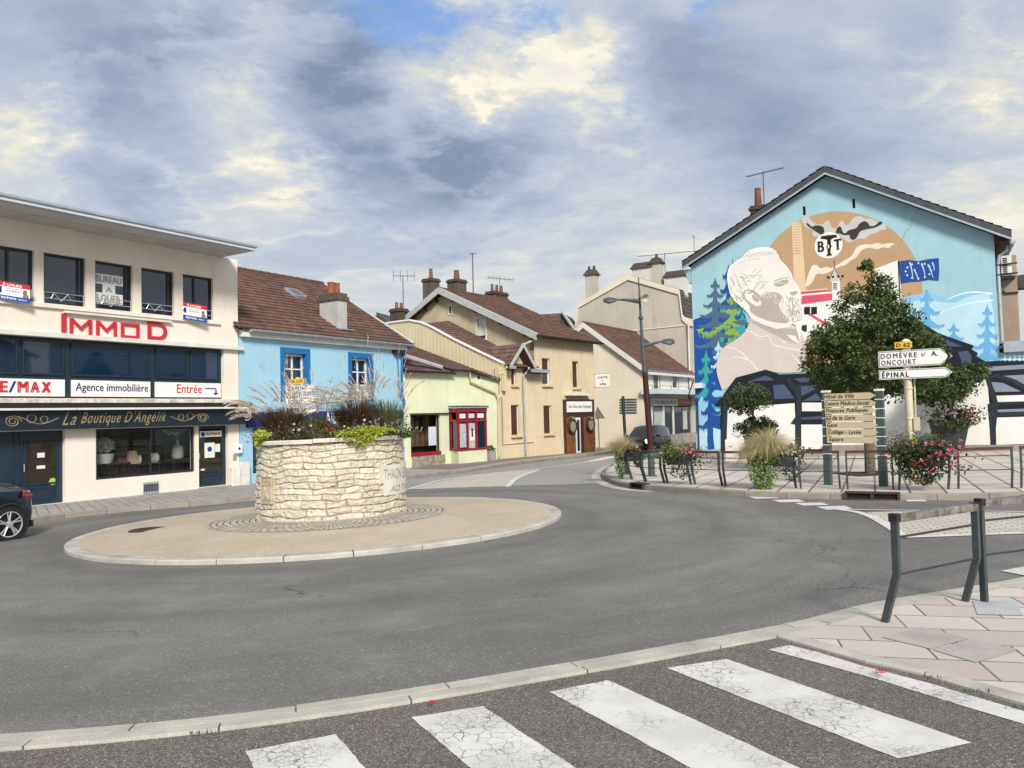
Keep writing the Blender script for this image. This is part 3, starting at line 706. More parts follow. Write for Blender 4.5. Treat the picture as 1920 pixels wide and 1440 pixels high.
def pipe(parent, pts, r, m, name='downpipe', rings=True):
    mb = MB(); mb.tube(pts, r, 10)
    if rings:
        for a, b in zip(pts[:-1], pts[1:]):
            a, b = Vector(a), Vector(b)
            if (b-a).length > 1.2:
                for k in range(1, int((b-a).length/1.4)+1):
                    c = a.lerp(b, k*1.4/(b-a).length) if k*1.4 < (b-a).length else b; mb.tube([c-(b-a).normalized()*.025, c+(b-a).normalized()*.025], r*1.22, 10)
    return mb.build(name, m, parent, smooth=False)

# ============================================================ STREET FRONT: shared plane of the left-hand houses
A0 = g(123, 942, .12); SD = Vector((.645, 1)).normalized()
S1 = Fac((A0.x, A0.y), SD); sang = math.atan2(SD.y, SD.x)
GB = -2.0
def uu(px, py=800, F_=S1): return F_.uz(px, py)[0]
def zz(px, py, F_=S1, o=0): return F_.uz(px, py, o)[1]

# ------------------------------------------------------------ commercial building on the left
uL, uR = uu(-130), uu(447, 700)
cb = empty('commercial_building', S1.P((uL+uR)/2, G(*S1.P((uL+uR)/2, 0).xy)), 'cream flat-roofed building with shop and estate agency, red letters on its front, leftmost', 'building')
z_s = zz(454, 489); zl1 = zz(200, 633.5); zl2 = zz(200, 745)
wins = [S1.R(-32, 450, 553, 64), S1.R(82, 472.5, 566, 161), S1.R(178.5, 487, 578, 249), S1.R(265, 502, 587, 327), S1.R(343, 512.5, 596.5, 400)]
zt = sum(w_[3] for w_ in wins[1:])/4; zb = sum(w_[2] for w_ in wins[1:])/4
for w_ in wins: w_[3] = zt; w_[2] = zb
stripu = (uL+.6, uu(420, 690)); st = [stripu[0], stripu[1], zz(410, 748), zz(200, 640)]
shop = S1.R(180, 803, 901, 373); shop[1] = uu(366, 850); door2 = S1.R(373, 803, 914.5, 428); door1 = S1.R(-60, 806, 960, 122)
gz1 = G(*S1.P(shop[0], 0).xy)
zf = zz(300, 800)-.02
for r_ in (shop, door1, door2): r_[3] = zf
door1[2] = zz(122, 942); door2[2] = zz(400, 911.5); shop[2] = zz(181, 900)
wall(S1, cb, [(uL, GB), (uR, GB), (uR, z_s), (uL, z_s)], wins+[st, shop, door2, door1], 'render_cream')
body(S1, cb, [(uL, GB), (uR, GB), (uR, z_s), (uL, z_s)], 11, 'render_cream', o0=-3.2)
# dark room shells behind the openings
mb = MB(); mb.fbox(S1, uL+.05, uR-.05, zb-.3, zt+.3, -3.15, -3.1); mb.fbox(S1, uL+.05, uR-.05, zb-.45, zb-.3, -3.1, -.29); mb.fbox(S1, uL+.05, uR-.05, zl2-.1, zl2+.02, -3.1, -.29)
mb.fbox(S1, uL+.05, uR-.05, zf+.02, zf+.1, -3.1, -.29); mb.fbox(S1, uL+.05, uR-.05, GB+.2, zf, -3.15, -3.1); mb.fbox(S1, uL+.05, uR-.05, zl2, zb-.5, -3.15, -3.1)
mb.fbox(S1, uL+.05, uR-.05, door2[2]-.12, door2[2]-.02, -3.1, -.29); mb.build('interior', 'interior', cb)
for i, w_ in enumerate(wins):
    wo = window(S1, cb, w_, 'black_metal', .07, .17, mull=(.5,) if i == 0 else ((.42,) if i == 4 else (.86,)))
    u0, u1, z0, z1 = w_; h = z0+.16
    mb = MB()
    for k in (0, .17): mb.tube([S1.P(u0+.02, h+k, -.05), S1.P(u1-.02, h+k, -.05)], .013, 6)
    mb.tube([S1.P(u0+.04, z0+.02, -.05), S1.P(u0+.04, h+.17, -.05)], .011, 6); mb.tube([S1.P(u1-.04, z0+.02, -.05), S1.P(u1-.04, h+.17, -.05)], .011, 6)
    c = (u0+u1)/2-.1
    if 0 < i < 4: mb.tube([S1.P(c+a, h+.085+b, -.04) for a, b in ((-.46, -.085), (-.28, -.085), (-.2, .08), (0, -.14), (.2, .08), (.28, -.085), (.5, -.085))], .014, 6)
    mb.build('window_rail', 'steel', cb)
# notice papers behind the middle window
pn = wins[2]; F_ = S1
mb = MB(); q = S1.R(179, 508, 529, 236); mb.fbox(S1, pn[0]+.06, pn[0]+(pn[1]-pn[0])*.8, zz(179, 529), zz(179, 510), -.155, -.148)
a_, b_ = pn[0]+.06, pn[0]+(pn[1]-pn[0])*.8; c_ = (a_+b_)/2
mb.fbox(S1, c_-.2, c_+.2, zz(205, 549), zz(205, 532), -.1550, -.148); mb.fbox(S1, a_, b_, zz(179, 565), zz(179, 545.5), -.155, -.148)
nt_ = mb.build('window_notice', 'sign_white', cb)
mb = MB(); ftext(mb, S1, 'BUREAU', (a_+.04, b_-.04, zz(179, 526), zz(179, 513)), -.143, bold=.02); ftext(mb, S1, 'A', (c_-.11, c_+.11, zz(205, 547), zz(205, 537)), -.143, bold=.02); ftext(mb, S1, 'LOUER', (a_+.08, b_-.08, zz(179, 562), zz(179, 549)), -.143, bold=.02)
mb.build('lettering', 'grey_text', nt_)
# hanging letting boards
M['board_red'] = flat('board_red', (.50, .03, .035), .4); M['skin_print'] = flat('printed_portrait', (.25, .16, .12), .6)
M['board_blue'] = flat('board_blue', (.015, .07, .33), .4)
for (x0, x1, yt_, yb_, dz_) in ((-6, 51, 525, 560, 0), (343, 382, 566, 598, 0)):
    r = S1.R(x0, yt_, yb_, x1, .12); H_ = r[3]-r[2]; tl = .10
    def fb(s_, t_, o=.0, r=r): return S1.P(r[0]+(r[1]-r[0])*s_, r[2]+(r[3]-r[2])*t_-(r[1]-r[0])*s_*tl, .12+.16*s_+o)
    bd = MB(); bd.hexa([fb(0, 0, -.02), fb(1, 0, -.02), fb(1, 0), fb(0, 0), fb(0, 1, -.02), fb(1, 1, -.02), fb(1, 1), fb(0, 1)]); bo = bd.build('letting_board', 'sign_white', cb)
    q = MB(); q.quad(fb(0, .76, .003), fb(1, .76, .003), fb(1, 1, .003), fb(0, 1, .003)); q.build('red_band', 'board_red', bo)
    q = MB(); q.quad(fb(0, 0, .003), fb(1, 0, .003), fb(1, .27, .003), fb(0, .27, .003)); q.build('blue_band', 'board_blue', bo)
    q = MB(); textmb(q, 'À LOUER', lambda a, b: fb(.16+.6*a, .79+.17*b, .006), bold=.02); textmb(q, 'RE/MAX', lambda a, b: fb(.12+.46*a, .08+.12*b, .006), bold=.03); textmb(q, 'IMMO D', lambda a, b: fb(.64+.25*a, .09+.08*b, .006), bold=.02); q.build('lettering', 'sign_white', bo)
    q = MB(); textmb(q, '06 38 28 84 22', lambda a, b: fb(.26+.42*a, .50+.08*b, .006), bold=.01); textmb(q, 'location immobilier', lambda a, b: fb(.26+.42*a, .64+.06*b, .006)); q.lathe(fb(.11, .55, .004), [(.09, 0), (.09, .002)], 14, ax=S1.n); q.build('small_print', 'blue_sign', bo)
    q = MB(); q.lathe(fb(.86, .55, .004), [(.075, 0), (.075, .003)], 14, ax=S1.n); q.quad(fb(.76, .28, .005), fb(.97, .28, .005), fb(.93, .48, .005), fb(.8, .48, .005)); q.build('portrait', 'skin_print', bo)
# ledges
panel(S1, cb, [uL, uu(411, 607), zb-.13, zb-.005], .003, .09, 'render_cream', 'window_sill')
panel(S1, cb, [uL, uu(452, 653), zz(200, 640)+.0, zz(200, 632)], .003, .16, 'trim_white', 'ledge')
panel(S1, cb, [uL, uR+.02, zz(400, 757)-.02, st[2]-.02], .003, .20, 'white_peeling', 'ledge')
panel(S1, cb, [uu(118, 583), uu(318, 603), zz(118, 585)-.03, zz(118, 585)+.03], .01, .14, 'trim_white', 'sign_light')
# letters
let = MB()
Iz0, Iz1 = zz(118, 623), zz(118, 588); mz0, mz1 = zz(150, 628)+.0, zz(150, 598)
def lt(pts, o=.05): let.fprism(S1, pts, .004, o)
def ubox(a, b, c, d): lt([(a, c), (b, c), (b, d), (a, d)])
ubox(uu(114.5, 600), uu(123, 600), Iz0, Iz1)
for (a, b) in ((130, 171), (179.5, 217.5)):
    a, b = uu(a, 612), uu(b, 612); k = .085; c = (a+b)/2; ubox(a, a+k, mz0, mz1); ubox(b-k, b, mz0, mz1)
    lt([(a+k+.002, mz1), (a+k+.002, mz1-.12), (c, mz0+.12), (c, mz0+.24)]); lt([(b-k-.002, mz1-.12), (b-k-.002, mz1), (c+.002, mz0+.24), (c+.002, mz0+.12)])
a, b = uu(226, 620), uu(260, 620); k = .09
ubox(a, a+k, mz0, mz1); ubox(b-k, b, mz0, mz1); ubox(a+k+.001, b-k-.001, mz0, mz0+k); ubox(a+k+.001, b-k-.001, mz1-k, mz1)
a, b = uu(276, 620), uu(312, 620); k = .115; D0, D1 = Iz0-.03, Iz1
ubox(a, a+k, D0, D1); hh = (D1-D0)/2; cz = (D0+D1)/2; cx = b-hh
out = [(a+k+.001, D0), (cx, D0)]+[(cx+hh*math.sin(PI*i/12), cz-hh*math.cos(PI*i/12)) for i in range(1, 12)]+[(cx, D1), (a+k+.001, D1)]
inn = [(a+k+.001, D1-k), (cx, D1-k)]+[(cx+(hh-k)*math.sin(PI*i/12), cz+(hh-k)*math.cos(PI*i/12)) for i in range(1, 12)]+[(cx, D0+k), (a+k+.001, D0+k)]
for i in range(len(out)-1):
    o1_, o2_ = out[i], out[i+1]; i1_, i2_ = inn[len(inn)-1-i], inn[len(inn)-2-i]; lt([o1_, o2_, i2_, i1_])
let.build('sign_letters', 'red_sign', cb)
# strip windows and sign panels
fr = panel(S1, cb, [st[0], st[1], st[2], st[3]], -.28, -.16, 'navy', 'window_band')
pz0, pz1, wz0, wz1 = zz(200, 743.5), zz(200, 713.5), zz(200, 706), zz(200, 645)
def ur(a, b, y=680): return uu(a, y), uu(b, y)
for (a, b) in ((-75, 37), (45, 124), (137.5, 286), (297, 356), (361, 415)):
    u0, u1 = ur(a, b); wnd = window(S1, cb, [u0, u1, wz0, wz1], 'navy', .05, .155, fd=.05)
for (a, b) in ((-75, 127), (138, 287), (295, 419)):
    u0, u1 = ur(a, b, 728); pnl = panel(S1, cb, [u0, u1-.03, pz0, pz1], -.155, -.10, 'sign_white', 'sign_panel')
    zc_ = (pz0+pz1)/2; hh = pz1-pz0
    if a == -75:
        q = MB(); 
        for ch, xa, xb in (('R', -17, -1), ('E', 2, 18), ('M', 36, 57), ('A', 60, 78), ('X', 81, 99)): ftext(q, S1, ch, (uu(xa, 728), uu(xb, 728), pz0+hh*.2, pz1-hh*.15), -.095, bold=.05)
        q.build('lettering', 'red_sign', pnl)
        q = MB(); q.fflat(S1, [(uu(19, 728), pz0+hh*.2), (uu(24, 728), pz0+hh*.2), (uu(34, 728), pz1-hh*.15), (uu(29, 728), pz1-hh*.15)], -.095); q.build('lettering', 'blue_sign', pnl)
    elif a == 138:
        q = MB(); ftext(q, S1, 'Agence immobilière', (uu(145, 728), uu(281, 728), pz0+hh*.18, pz1-hh*.17), -.095, bold=.008); q.build('lettering', 'dk_text', pnl)
    else:
        q = MB(); ftext(q, S1, 'Entrée', (uu(335, 732), uu(382, 732), pz0+hh*.28, pz1-hh*.12), -.095, bold=.01); q.build('lettering', 'red_sign', pnl)
        q = MB(); q.fbox(S1, uu(388, 732), uu(408.5, 732), pz1-hh*.42, pz1-hh*.34, -.098, -.094); q.fbox(S1, uu(407, 732), uu(409.5, 732), pz0+hh*.3, pz1-hh*.43, -.098, -.094)
        c = uu(408, 732); q.fflat(S1, [(c-.12, pz0+hh*.32), (c, pz0+hh*.14), (c+.12, pz0+hh*.32)], -.094); q.build('arrow', 'dk_text', pnl)
# awning box and navy name board
aw = panel(S1, cb, [uL, uu(456, 756), zz(300, 765)+.02, zz(300, 757)+.02], .02, .50, 'black_metal', 'awning_box')
mb = MB(); mb.fbox(S1, uu(128, 765), uu(446, 757), zz(300, 765)-.05, zz(300, 765)+.01, .38, .54); mb.fbox(S1, uL, uu(126, 765), zz(300, 765)-.05, zz(300, 765)+.01, .38, .53); mb.build('awning_bar', 'trim_white', cb)
nbz = (zz(300, 799.5), zz(300, 767)-.02); nb = panel(S1, cb, [uL, uu(452, 780), nbz[0], nbz[1]], .003, .34, 'navy_sign', 'name_board')
def script(mb, text, x0, x1, z0, z1, o):   # flowing capitals and small letters, slanted
    ftext(mb, S1, text, (x0, x1, z0, z1), o, shear=.55, bold=-.005, space=1.15)
q = MB(); zt_, zb_ = nbz[1]-.06, nbz[0]+.05
ub = lambda px: S1.uz(px, 785, .35)[0]
script(q, 'La', ub(117), ub(144), zb_+.06, zt_, .343); script(q, 'Boutique', ub(152), ub(227), zb_, zt_, .343); script(q, "D'Angélik", ub(233), ub(313), zb_, zt_+.02, .343)
def curl(cx, s_):
    c = ub(cx); zc_ = (zt_+zb_)/2
    pts = []
    for i in range(30):
        t = i/29*4.2*PI; r = .05+.16*(1-i/29); pts.append((c-s_*.45+s_*math.cos(t)*r*s_*(1), zc_-.02+math.sin(t)*r*.8))
    sp = [(c-s_*.62+s_*i/24*1.35, zc_+.13*math.sin(i/24*2*PI+.6)*(1-.3*i/24)) for i in range(25)]
    for P_ in (pts, sp): q.tube([S1.P(a, b, .344) for a, b in P_], .012, 4)
    q.tube([S1.P(c+s_*.35+.10*math.cos(t/8*2*PI), zc_+.02+.10*math.sin(t/8*2*PI), .344) for t in range(9)], .011, 4)
    q.tube([S1.P(c+s_*.02+.12*math.cos(t/10*2*PI), zc_+.05+.12*math.sin(t/10*2*PI), .344) for t in range(11)], .010, 4)
curl(58, 1); curl(358, -1); q.build('lettering', 'gold', nb)
# shop window with goods
wd = window(S1, cb, shop, 'black_metal', .07, .14, mull=(.535,), gm='shopglass')
mb = MB(); fl = shop[2]-.02; mb.fbox(S1, shop[0]+.05, shop[1]-.05, fl-.1, fl, -2.4, -.29); mb.build('display_floor', 'interior', cb)
mb = MB(); 
for k in range(9): mb.fbox(S1, shop[0]+.2, shop[1]-.2, fl+.55+k*.17, fl+.61+k*.17, -2.3, -2.27)
mb.build('wall_shelving', 'wood_shelf', cb)
M['wood'] = mat('wood', (.25, .15, .08), .6, var=.3, vs=6); M['petal'] = leafmat('white_petals', (.70, .68, .62), (.80, .78, .72), trans=.2)
M['leaf_dark'] = leafmat('dark_leaves', (.018, .035, .012), (.045, .075, .022))
M['ceramic'] = flat('white_ceramic', (.62, .62, .58), .3); M['leather'] = flat('brown_leather', (.16, .06, .035), .5); M['beigebag'] = flat('beige_bag', (.50, .36, .24), .7)
def goods(px, py, o=-.7): u, z = S1.uz(px, py, o); return u
def leafball(mb, c, r, n, s, squash=(1, 1, 1), shell=.55):
    c = Vector(c)
    for _ in range(n):
        d = Vector(rng.normal(size=3)).normalized(); rr = r*(shell+(1-shell)*random.random()); p = c+Vector((d.x*squash[0], d.y*squash[1], d.z*squash[2]))*rr
        leaf(mb, p, (d*.7+Vector(rng.normal(size=3))*.6), s*random.uniform(.7, 1.3))
def leaf(mb, p, nrm, s, asp=.55):
    nrm = Vector(nrm); nrm = nrm.normalized() if nrm.length > 1e-6 else Vector((0, 0, 1))
    a = nrm.orthogonal().normalized(); t = random.uniform(0, 2*PI); a2 = a*math.cos(t)+nrm.cross(a)*math.sin(t); b = nrm.cross(a2)
    mb.add([p-a2*s*.5, p+b*s*asp*.5+nrm*s*.06, p+a2*s*.5, p-b*s*asp*.5+nrm*s*.06], [(0, 1, 2, 3)])
def ftag(o, label, cat): return tag(o, label, cat)
for (px, w_, h_) in ((216, .75, .42), (335, .75, .42), (272, .8, .34)):
    u = goods(px, 890); t_ = empty('display_table', S1.P(u, fl, -.75), 'low dark display table inside the shop window, '+{216: 'under the white basket of flowers', 335: 'under the glass bottle vase', 272: 'in the middle carrying bags'}[px], 'table')
    mb = MB(); mb.fbox(S1, u-w_/2, u+w_/2, fl+h_, fl+h_+.04, -1.05, -.45); mb.build('tabletop', 'void', t_)
    for a in (-1, 1):
        for b in (-1.02, -.5): mb = MB(); mb.fbox(S1, u+a*(w_/2-.05)-.02, u+a*(w_/2-.05)+.02, fl, fl+h_-.002, b, b+.04); mb.build('leg', 'black_metal', t_)
u = goods(201, 870); t_ = empty('flower_basket', S1.P(u-.1, fl+.46, -.7), 'white oval basket of pale hydrangeas in the shop window, at its left end', 'basket')
mb = MB(); mb.lathe(S1.P(u-.1, fl+.46, -.7), [(.22, 0), (.30, .3), (.28, .3), (.2, .05)], 20); mb.build('basket', 'ceramic', t_)
mb = MB(); leafball(mb, S1.P(u-.14, fl+1.02, -.7), .33, 900, .07, (1.1, 1, .75)); mb.build('flowers', 'petal', t_)
u = goods(333, 850); t_ = empty('glass_vase', S1.P(u, fl+.46, -.7), 'tall bottle vase holding white blossom branches in the shop window', 'vase')
M['vaseglass'] = flat('greenish_glass', (.42, .44, .36), .1)
mb = MB(); mb.lathe(S1.P(u, fl+.46, -.7), [(.17, 0), (.19, .04), (.19, .36), (.05, .52), (.05, .6), (.07, .62), (.03, .62)], 18); mb.build('bottle', 'vaseglass', t_)
mb = MB(); base = S1.P(u, fl+1.05, -.7)
for k in range(9): a = random.uniform(-1, 1); mb.tube([base, base+S1.d*a*.2+Vector((0, 0, .3)), base+S1.d*a*.5+Vector((0, 0, .55))], .008, 4)
mb.build('branches', 'wood', t_); mb = MB()
for k in range(16): leafball(mb, base+S1.d*random.uniform(-.5, .45)+Vector((0, 0, random.uniform(.25, .75))), .11, 50, .05)
mb.build('flowers', 'petal', t_)
for (px, nm, m, lb, w_, h_) in ((228, 'handbag', 'leather', 'dark brown leather handbag on the display table', .32, .2), (248, 'paper_bag', 'beigebag', 'tall beige paper bag between handbag and candle in shop window', .34, .42), (262, 'candle', 'ceramic', 'white candle jar beside the window mullion in the shop', .12, .26), (290, 'white_vase', 'ceramic', 'round white jug just right of the window mullion in the shop', .3, .3)):
    u = goods(px, 880); mb = MB()
    if w_ > .3 and nm != 'white_vase': mb.hexa([S1.P(u-w_/2, fl+.385, -.8), S1.P(u+w_/2, fl+.385, -.8), S1.P(u+w_/2, fl+.385, -.6), S1.P(u-w_/2, fl+.385, -.6), S1.P(u-w_*.38, fl+.385+h_, -.72), S1.P(u+w_*.38, fl+.385+h_, -.72), S1.P(u+w_*.38, fl+.385+h_, -.68), S1.P(u-w_*.38, fl+.385+h_, -.68)])
    else: mb.lathe(S1.P(u, fl+.385, -.7), [(w_*.35, 0), (w_*.5, h_*.3), (w_*.5, h_*.7), (w_*.3, h_), (w_*.2, h_)], 16)
    tag(mb.build(nm, m), lb, nm.replace('_', ' '))
# navy doors
def shopdoor(r, gl, extra):
    d = panel(S1, cb, r, -.22, -.14, 'navy', 'door')
    mb = MB(); mb.quad(S1.P(gl[0], gl[2], -.134), S1.P(gl[1], gl[2], -.134), S1.P(gl[1], gl[3], -.134), S1.P(gl[0], gl[3], -.134)); mb.build('pane', 'glass_dark', d)
    mb = MB(); fw = .05
    for a in ((gl[0]-fw, gl[0], gl[2]-fw, gl[3]+fw), (gl[1], gl[1]+fw, gl[2]-fw, gl[3]+fw), (gl[0], gl[1], gl[2]-fw, gl[2]), (gl[0], gl[1], gl[3], gl[3]+fw)): mb.fbox(S1, *a, -.139, -.11)
    zb_ = r[2]+.12; zt_ = gl[2]-.14
    for a in ((gl[0], gl[1], zb_, zb_+.03), (gl[0], gl[1], zt_-.03, zt_), (gl[0], gl[0]+.03, zb_+.03, zt_-.03), (gl[1]-.03, gl[1], zb_+.03, zt_-.03)): mb.fbox(S1, *a, -.139, -.12)
    mb.build('frame', 'navy', d)
    mb = MB(); mb.tube([S1.P(gl[0]-.07, r[2]+1.15, -.13), S1.P(gl[0]-.07, r[2]+1.15, -.07), S1.P(gl[0]-.07, r[2]+.95, -.07)], .015, 6); mb.build('handle', 'steel', d)
    return d
g1 = S1.R(53, 817, 909, 108); d1 = shopdoor(door1, [g1[0], g1[1], zz(53, 908), zf-.28], 0)
g2_ = S1.R(380, 828, 880, 419); d2 = shopdoor(door2, [g2_[0], g2_[1], zz(400, 882), zf-.1], 1)
q = MB(); 
for px in (31, 42): u = uu(px, 860); q.fbox(S1, u-.012, u+.012, door1[2], zf, -.139, -.118)
q.build('boarding', 'navy', d1)
q = MB(); q.fbox(S1, uu(378, 815), uu(419, 815), zz(400, 820)+.02, zz(400, 808), -.12, -.10); nb2 = q.build('door_sign', 'sign_white', d2)
q = MB(); ftext(q, S1, 'RE/MAX', (uu(390, 815), uu(417, 815), zz(400, 818)+.03, zz(400, 811)), -.096, bold=.03); q.build('lettering', 'red_sign', nb2)
q = MB(); q.lathe(S1.P(uu(384, 815), zz(400, 814), -.098), [(.08, 0), (.08, .003)], 16, ax=S1.n); q.build('emblem', 'blue_sign', nb2)
for (a, b, t_, bt) in ((388, 407, 830, 858), (408, 417, 833, 848), (380, 388, 878, 881)):
    q = MB(); q.fbox(S1, uu(a, 845), uu(b, 845), zz(400, bt), zz(400, t_), -.133, -.128); q.build('notice', 'paper', d2)
q = MB(); q.lathe(S1.P(uu(397.5, 845), zz(400, 842), -.126), [(.09, 0), (.09, .003)], 16, ax=S1.n); q.build('emblem', 'blue_sign', d2)
q = MB(); q.fbox(S1, uu(70, 850), uu(92, 850), zz(80, 864), zz(80, 841), -.133, -.128); q.build('notice', 'black_metal', d1)
q = MB(); q.fbox(S1, uu(74, 850), uu(88, 850), zz(80, 858), zz(80, 849), -.1275, -.124); q.fbox(S1, uu(73, 875), uu(89, 875), zz(80, 879), zz(80, 873), -.131, -.126); q.build('notice_paper', 'paper', d1)
q = MB(); q.fbox(S1, uu(53, 925), uu(59, 925), zz(56, 930), zz(56, 920), -.118, -.112); q.build('sticker', 'paper', d1)
M['limedisc'] = flat('lime_sticker', (.42, .52, .08), .5)
q = MB(); q.lathe(S1.P(uu(103, 903), zz(103, 903), -.131), [(.10, 0), (.10, .004)], 16, ax=S1.n); q.build('sticker', 'limedisc', d1)
# step, base line and vent
panel(S1, cb, [uu(371, 915), uu(431, 908), GB, door2[2]-.01], .003, .22, 'concrete', 'doorstep')
panel(S1, cb, [uu(123, 940), uu(371, 915), GB, zz(250, 929)+.02], .003, .015, 'trim_white', 'plinth')
r = S1.R(268, 905, 927, 297); vt = panel(S1, cb, r, .003, .03, 'zinc', 'vent'); q = MB()
for k in range(9): u = r[0]+(r[1]-r[0])*(k+.8)/9.8; q.fbox(S1, u-.022, u+.018, r[2]+.07, r[3]-.06, .031, .034)
q.build('slot', 'void', vt)
# roof canopy
p1 = rayz(300, 434, z_s); p2 = rayz(60, 387, z_s); ov = (outof(S1, p1)+outof(S1, p2))/2; ue = uof(S1, rayz(480, 470, z_s)); print('canopy overhang', ov, outof(S1, p1), outof(S1, p2), ue-uR)
ov2 = outof(S1, rayz(480, 470, z_s)); print('ov', ov, ov2, ue-uR); ov = ov2
htop = S1.uz(240, 411, ov)[1]
mb = MB(); mb.fbox(S1, uL-.6, ue, z_s+.002, htop-.07, -11.4, ov); cn = mb.build('roof', 'zincw', cb)
mb = MB(); mb.fbox(S1, uL-.62, ue+.03, htop-.068, htop, -11.5, ov+.05); mb.build('roof_edging', 'zinc', cn)
mb = MB(); mb.fbox(S1, uL-.5, ue-.12, z_s-.02, z_s-.001, .003, ov-.12); mb.fbox(S1, uL-.5, ue-.1, z_s-.035, z_s-.021, ov*.5-.02, ov*.5+.02); mb.build('soffit', 'soffit', cn)
# letter box and intercom, service cabinets
q = S1.R(438, 833, 850, 450); bx = MB(); bx.fbox(S1, *q, .003, .14); o = tag(bx.build('letter_box', 'sign_white', bevel=.01), 'small white letter box on the pier between agency door and blue house', 'letter box')
bx = MB(); bx.lathe(S1.P((q[0]+q[1])/2, (q[2]+q[3])/2, .141), [(.05, 0), (.05, .004)], 12, ax=S1.n); bx.build('emblem', 'blue_sign', o)
q = S1.R(436, 852, 862, 442); bx = MB(); bx.fbox(S1, *q, .003, .05); tag(bx.build('intercom', 'steel'), 'small round-edged metal intercom below the white letter box', 'intercom')
for (a, b, t_, m, lb) in ((434, 450, 877, 'render_cream', 'narrow cream service cabinet against the pier left of the blue house'), (452, 467, 867, 'trim_white', 'white meter cabinet with two doors at the foot of the blue wall')):
    q = S1.R(a, t_, 911, b, .2); e0 = empty('meter_cabinet', S1.P((q[0]+q[1])/2, G(*S1.P(q[0], 0).xy)+.115, .15), lb, 'meter cabinet')
    bx = MB(); bx.fbox(S1, q[0], q[1], GB+1, q[3], .01, .25); bx.build('cabinet', m, e0, bevel=.01)
    bx = MB(); mid = (q[0]+q[1])/2; zl = q[3]-.45
    for (u0, u1, z0, z1) in ((q[0]+.03, q[1]-.03, zl+.02, q[3]-.03), (q[0]+.03, q[1]-.03, q[2]+.1, zl-.02)): bx.fbox(S1, u0, u1, z0, z1, .252, .262)
    bx.build('door', m, e0)

# ============================================================ BLUE HOUSE
M['blue_wall'] = mat('sky_blue_render', (.31, .54, .68), .8, var=.05, vs=1.1, bump=.2, bs=110, streak=.08)
M['blue_trim'] = mat('strong_blue_trim', (.012, .14, .36), .5, var=.08, vs=3)
M['white_frame'] = mat('white_window_frame', (.72, .72, .70), .45, var=.05, vs=5)
M['indigo'] = mat('indigo_sign_board', (.010, .016, .16), .35, var=.1, vs=2)
M['chim_grey'] = mat('grey_rendered_chimney', (.42, .42, .41), .8, var=.12, vs=2, col2=(.30, .28, .25))
M['wallcream'] = mat('yellow_cream_render', (.64, .54, .37), .88, var=.07, vs=1.1, bump=.3, bs=110, streak=.28, col2=(.54, .44, .29))
M['wallstain'] = mat('weathered_gable_render', (.50, .43, .30), .9, var=.10, vs=1.1, bump=.3, streak=.55, col2=(.38, .33, .24))
M['wallgreen'] = mat('pale_green_render', (.65, .685, .48), .88, var=.06, vs=1.1, bump=.3, bs=90, streak=.2, col2=(.53, .56, .36))
M['siding'] = mat('cream_siding', (.60, .54, .36), .7, var=.05, vs=1)
M['creamfar'] = mat('cream_gable_render', (.70, .635, .51), .88, var=.05, vs=.8, bump=.2, streak=.15)
M['greyfar'] = mat('grey_gable_render', (.48, .44, .38), .9, var=.07, vs=.6, bump=.2, streak=.45)
M['brown_shutter'] = mat('brown_roller_shutter', (.075, .03, .018), .6, var=.1, vs=3)
M['red_frame'] = mat('red_shop_frame', (.28, .012, .02), .45, var=.12, vs=4)
M['wood_front'] = mat('varnished_planks', (.20, .075, .028), .45, var=.35, vs=3.5, streak=.6)
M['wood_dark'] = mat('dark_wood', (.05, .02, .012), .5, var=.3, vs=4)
M['pipecream'] = mat('cream_pipe', (.55, .47, .31), .6, var=.1); M['fascia_grey'] = mat('grey_bargeboard', (.42, .43, .44), .7, var=.12, vs=3)
M['rough_stone'] = mat('rough_flint_base', (.30, .27, .21), .95, var=.5, vs=9, bump=1, bs=22, col2=(.08, .075, .055))

bl0, bl1 = uR+.03, uu(757, 750)
bh = empty('blue_house', S1.P((bl0+bl1)/2, G(*S1.P((bl0+bl1)/2, 0).xy)), 'sky blue two-storey house with strong blue window surrounds and brown tiled roof', 'house')
ze = (zz(457, 613)+zz(757, 651))/2; print('blue eave', ze, zz(457, 613), zz(757, 651))
w1 = S1.R(533.6, 661, 762, 574); w2 = S1.R(659.5, 671.5, 755, 693.5); w1[3] = w2[3] = (w1[3]+w2[3])/2; w1[2] = w2[2] = zz(660, 752)
sf = S1.R(474, 803, 888, 748); sf[2] = zz(474, 888); sf[3] = zz(474, 803)
wall(S1, bh, [(bl0, GB), (bl1, GB), (bl1, ze), (bl0, ze)], [w1, w2, sf], 'blue_wall')
body(S1, bh, [(bl0, GB), (bl1, GB), (bl1, ze-.2), (bl0, ze-.2)], 8.5, 'void', name='inner_wall', o0=-.6)
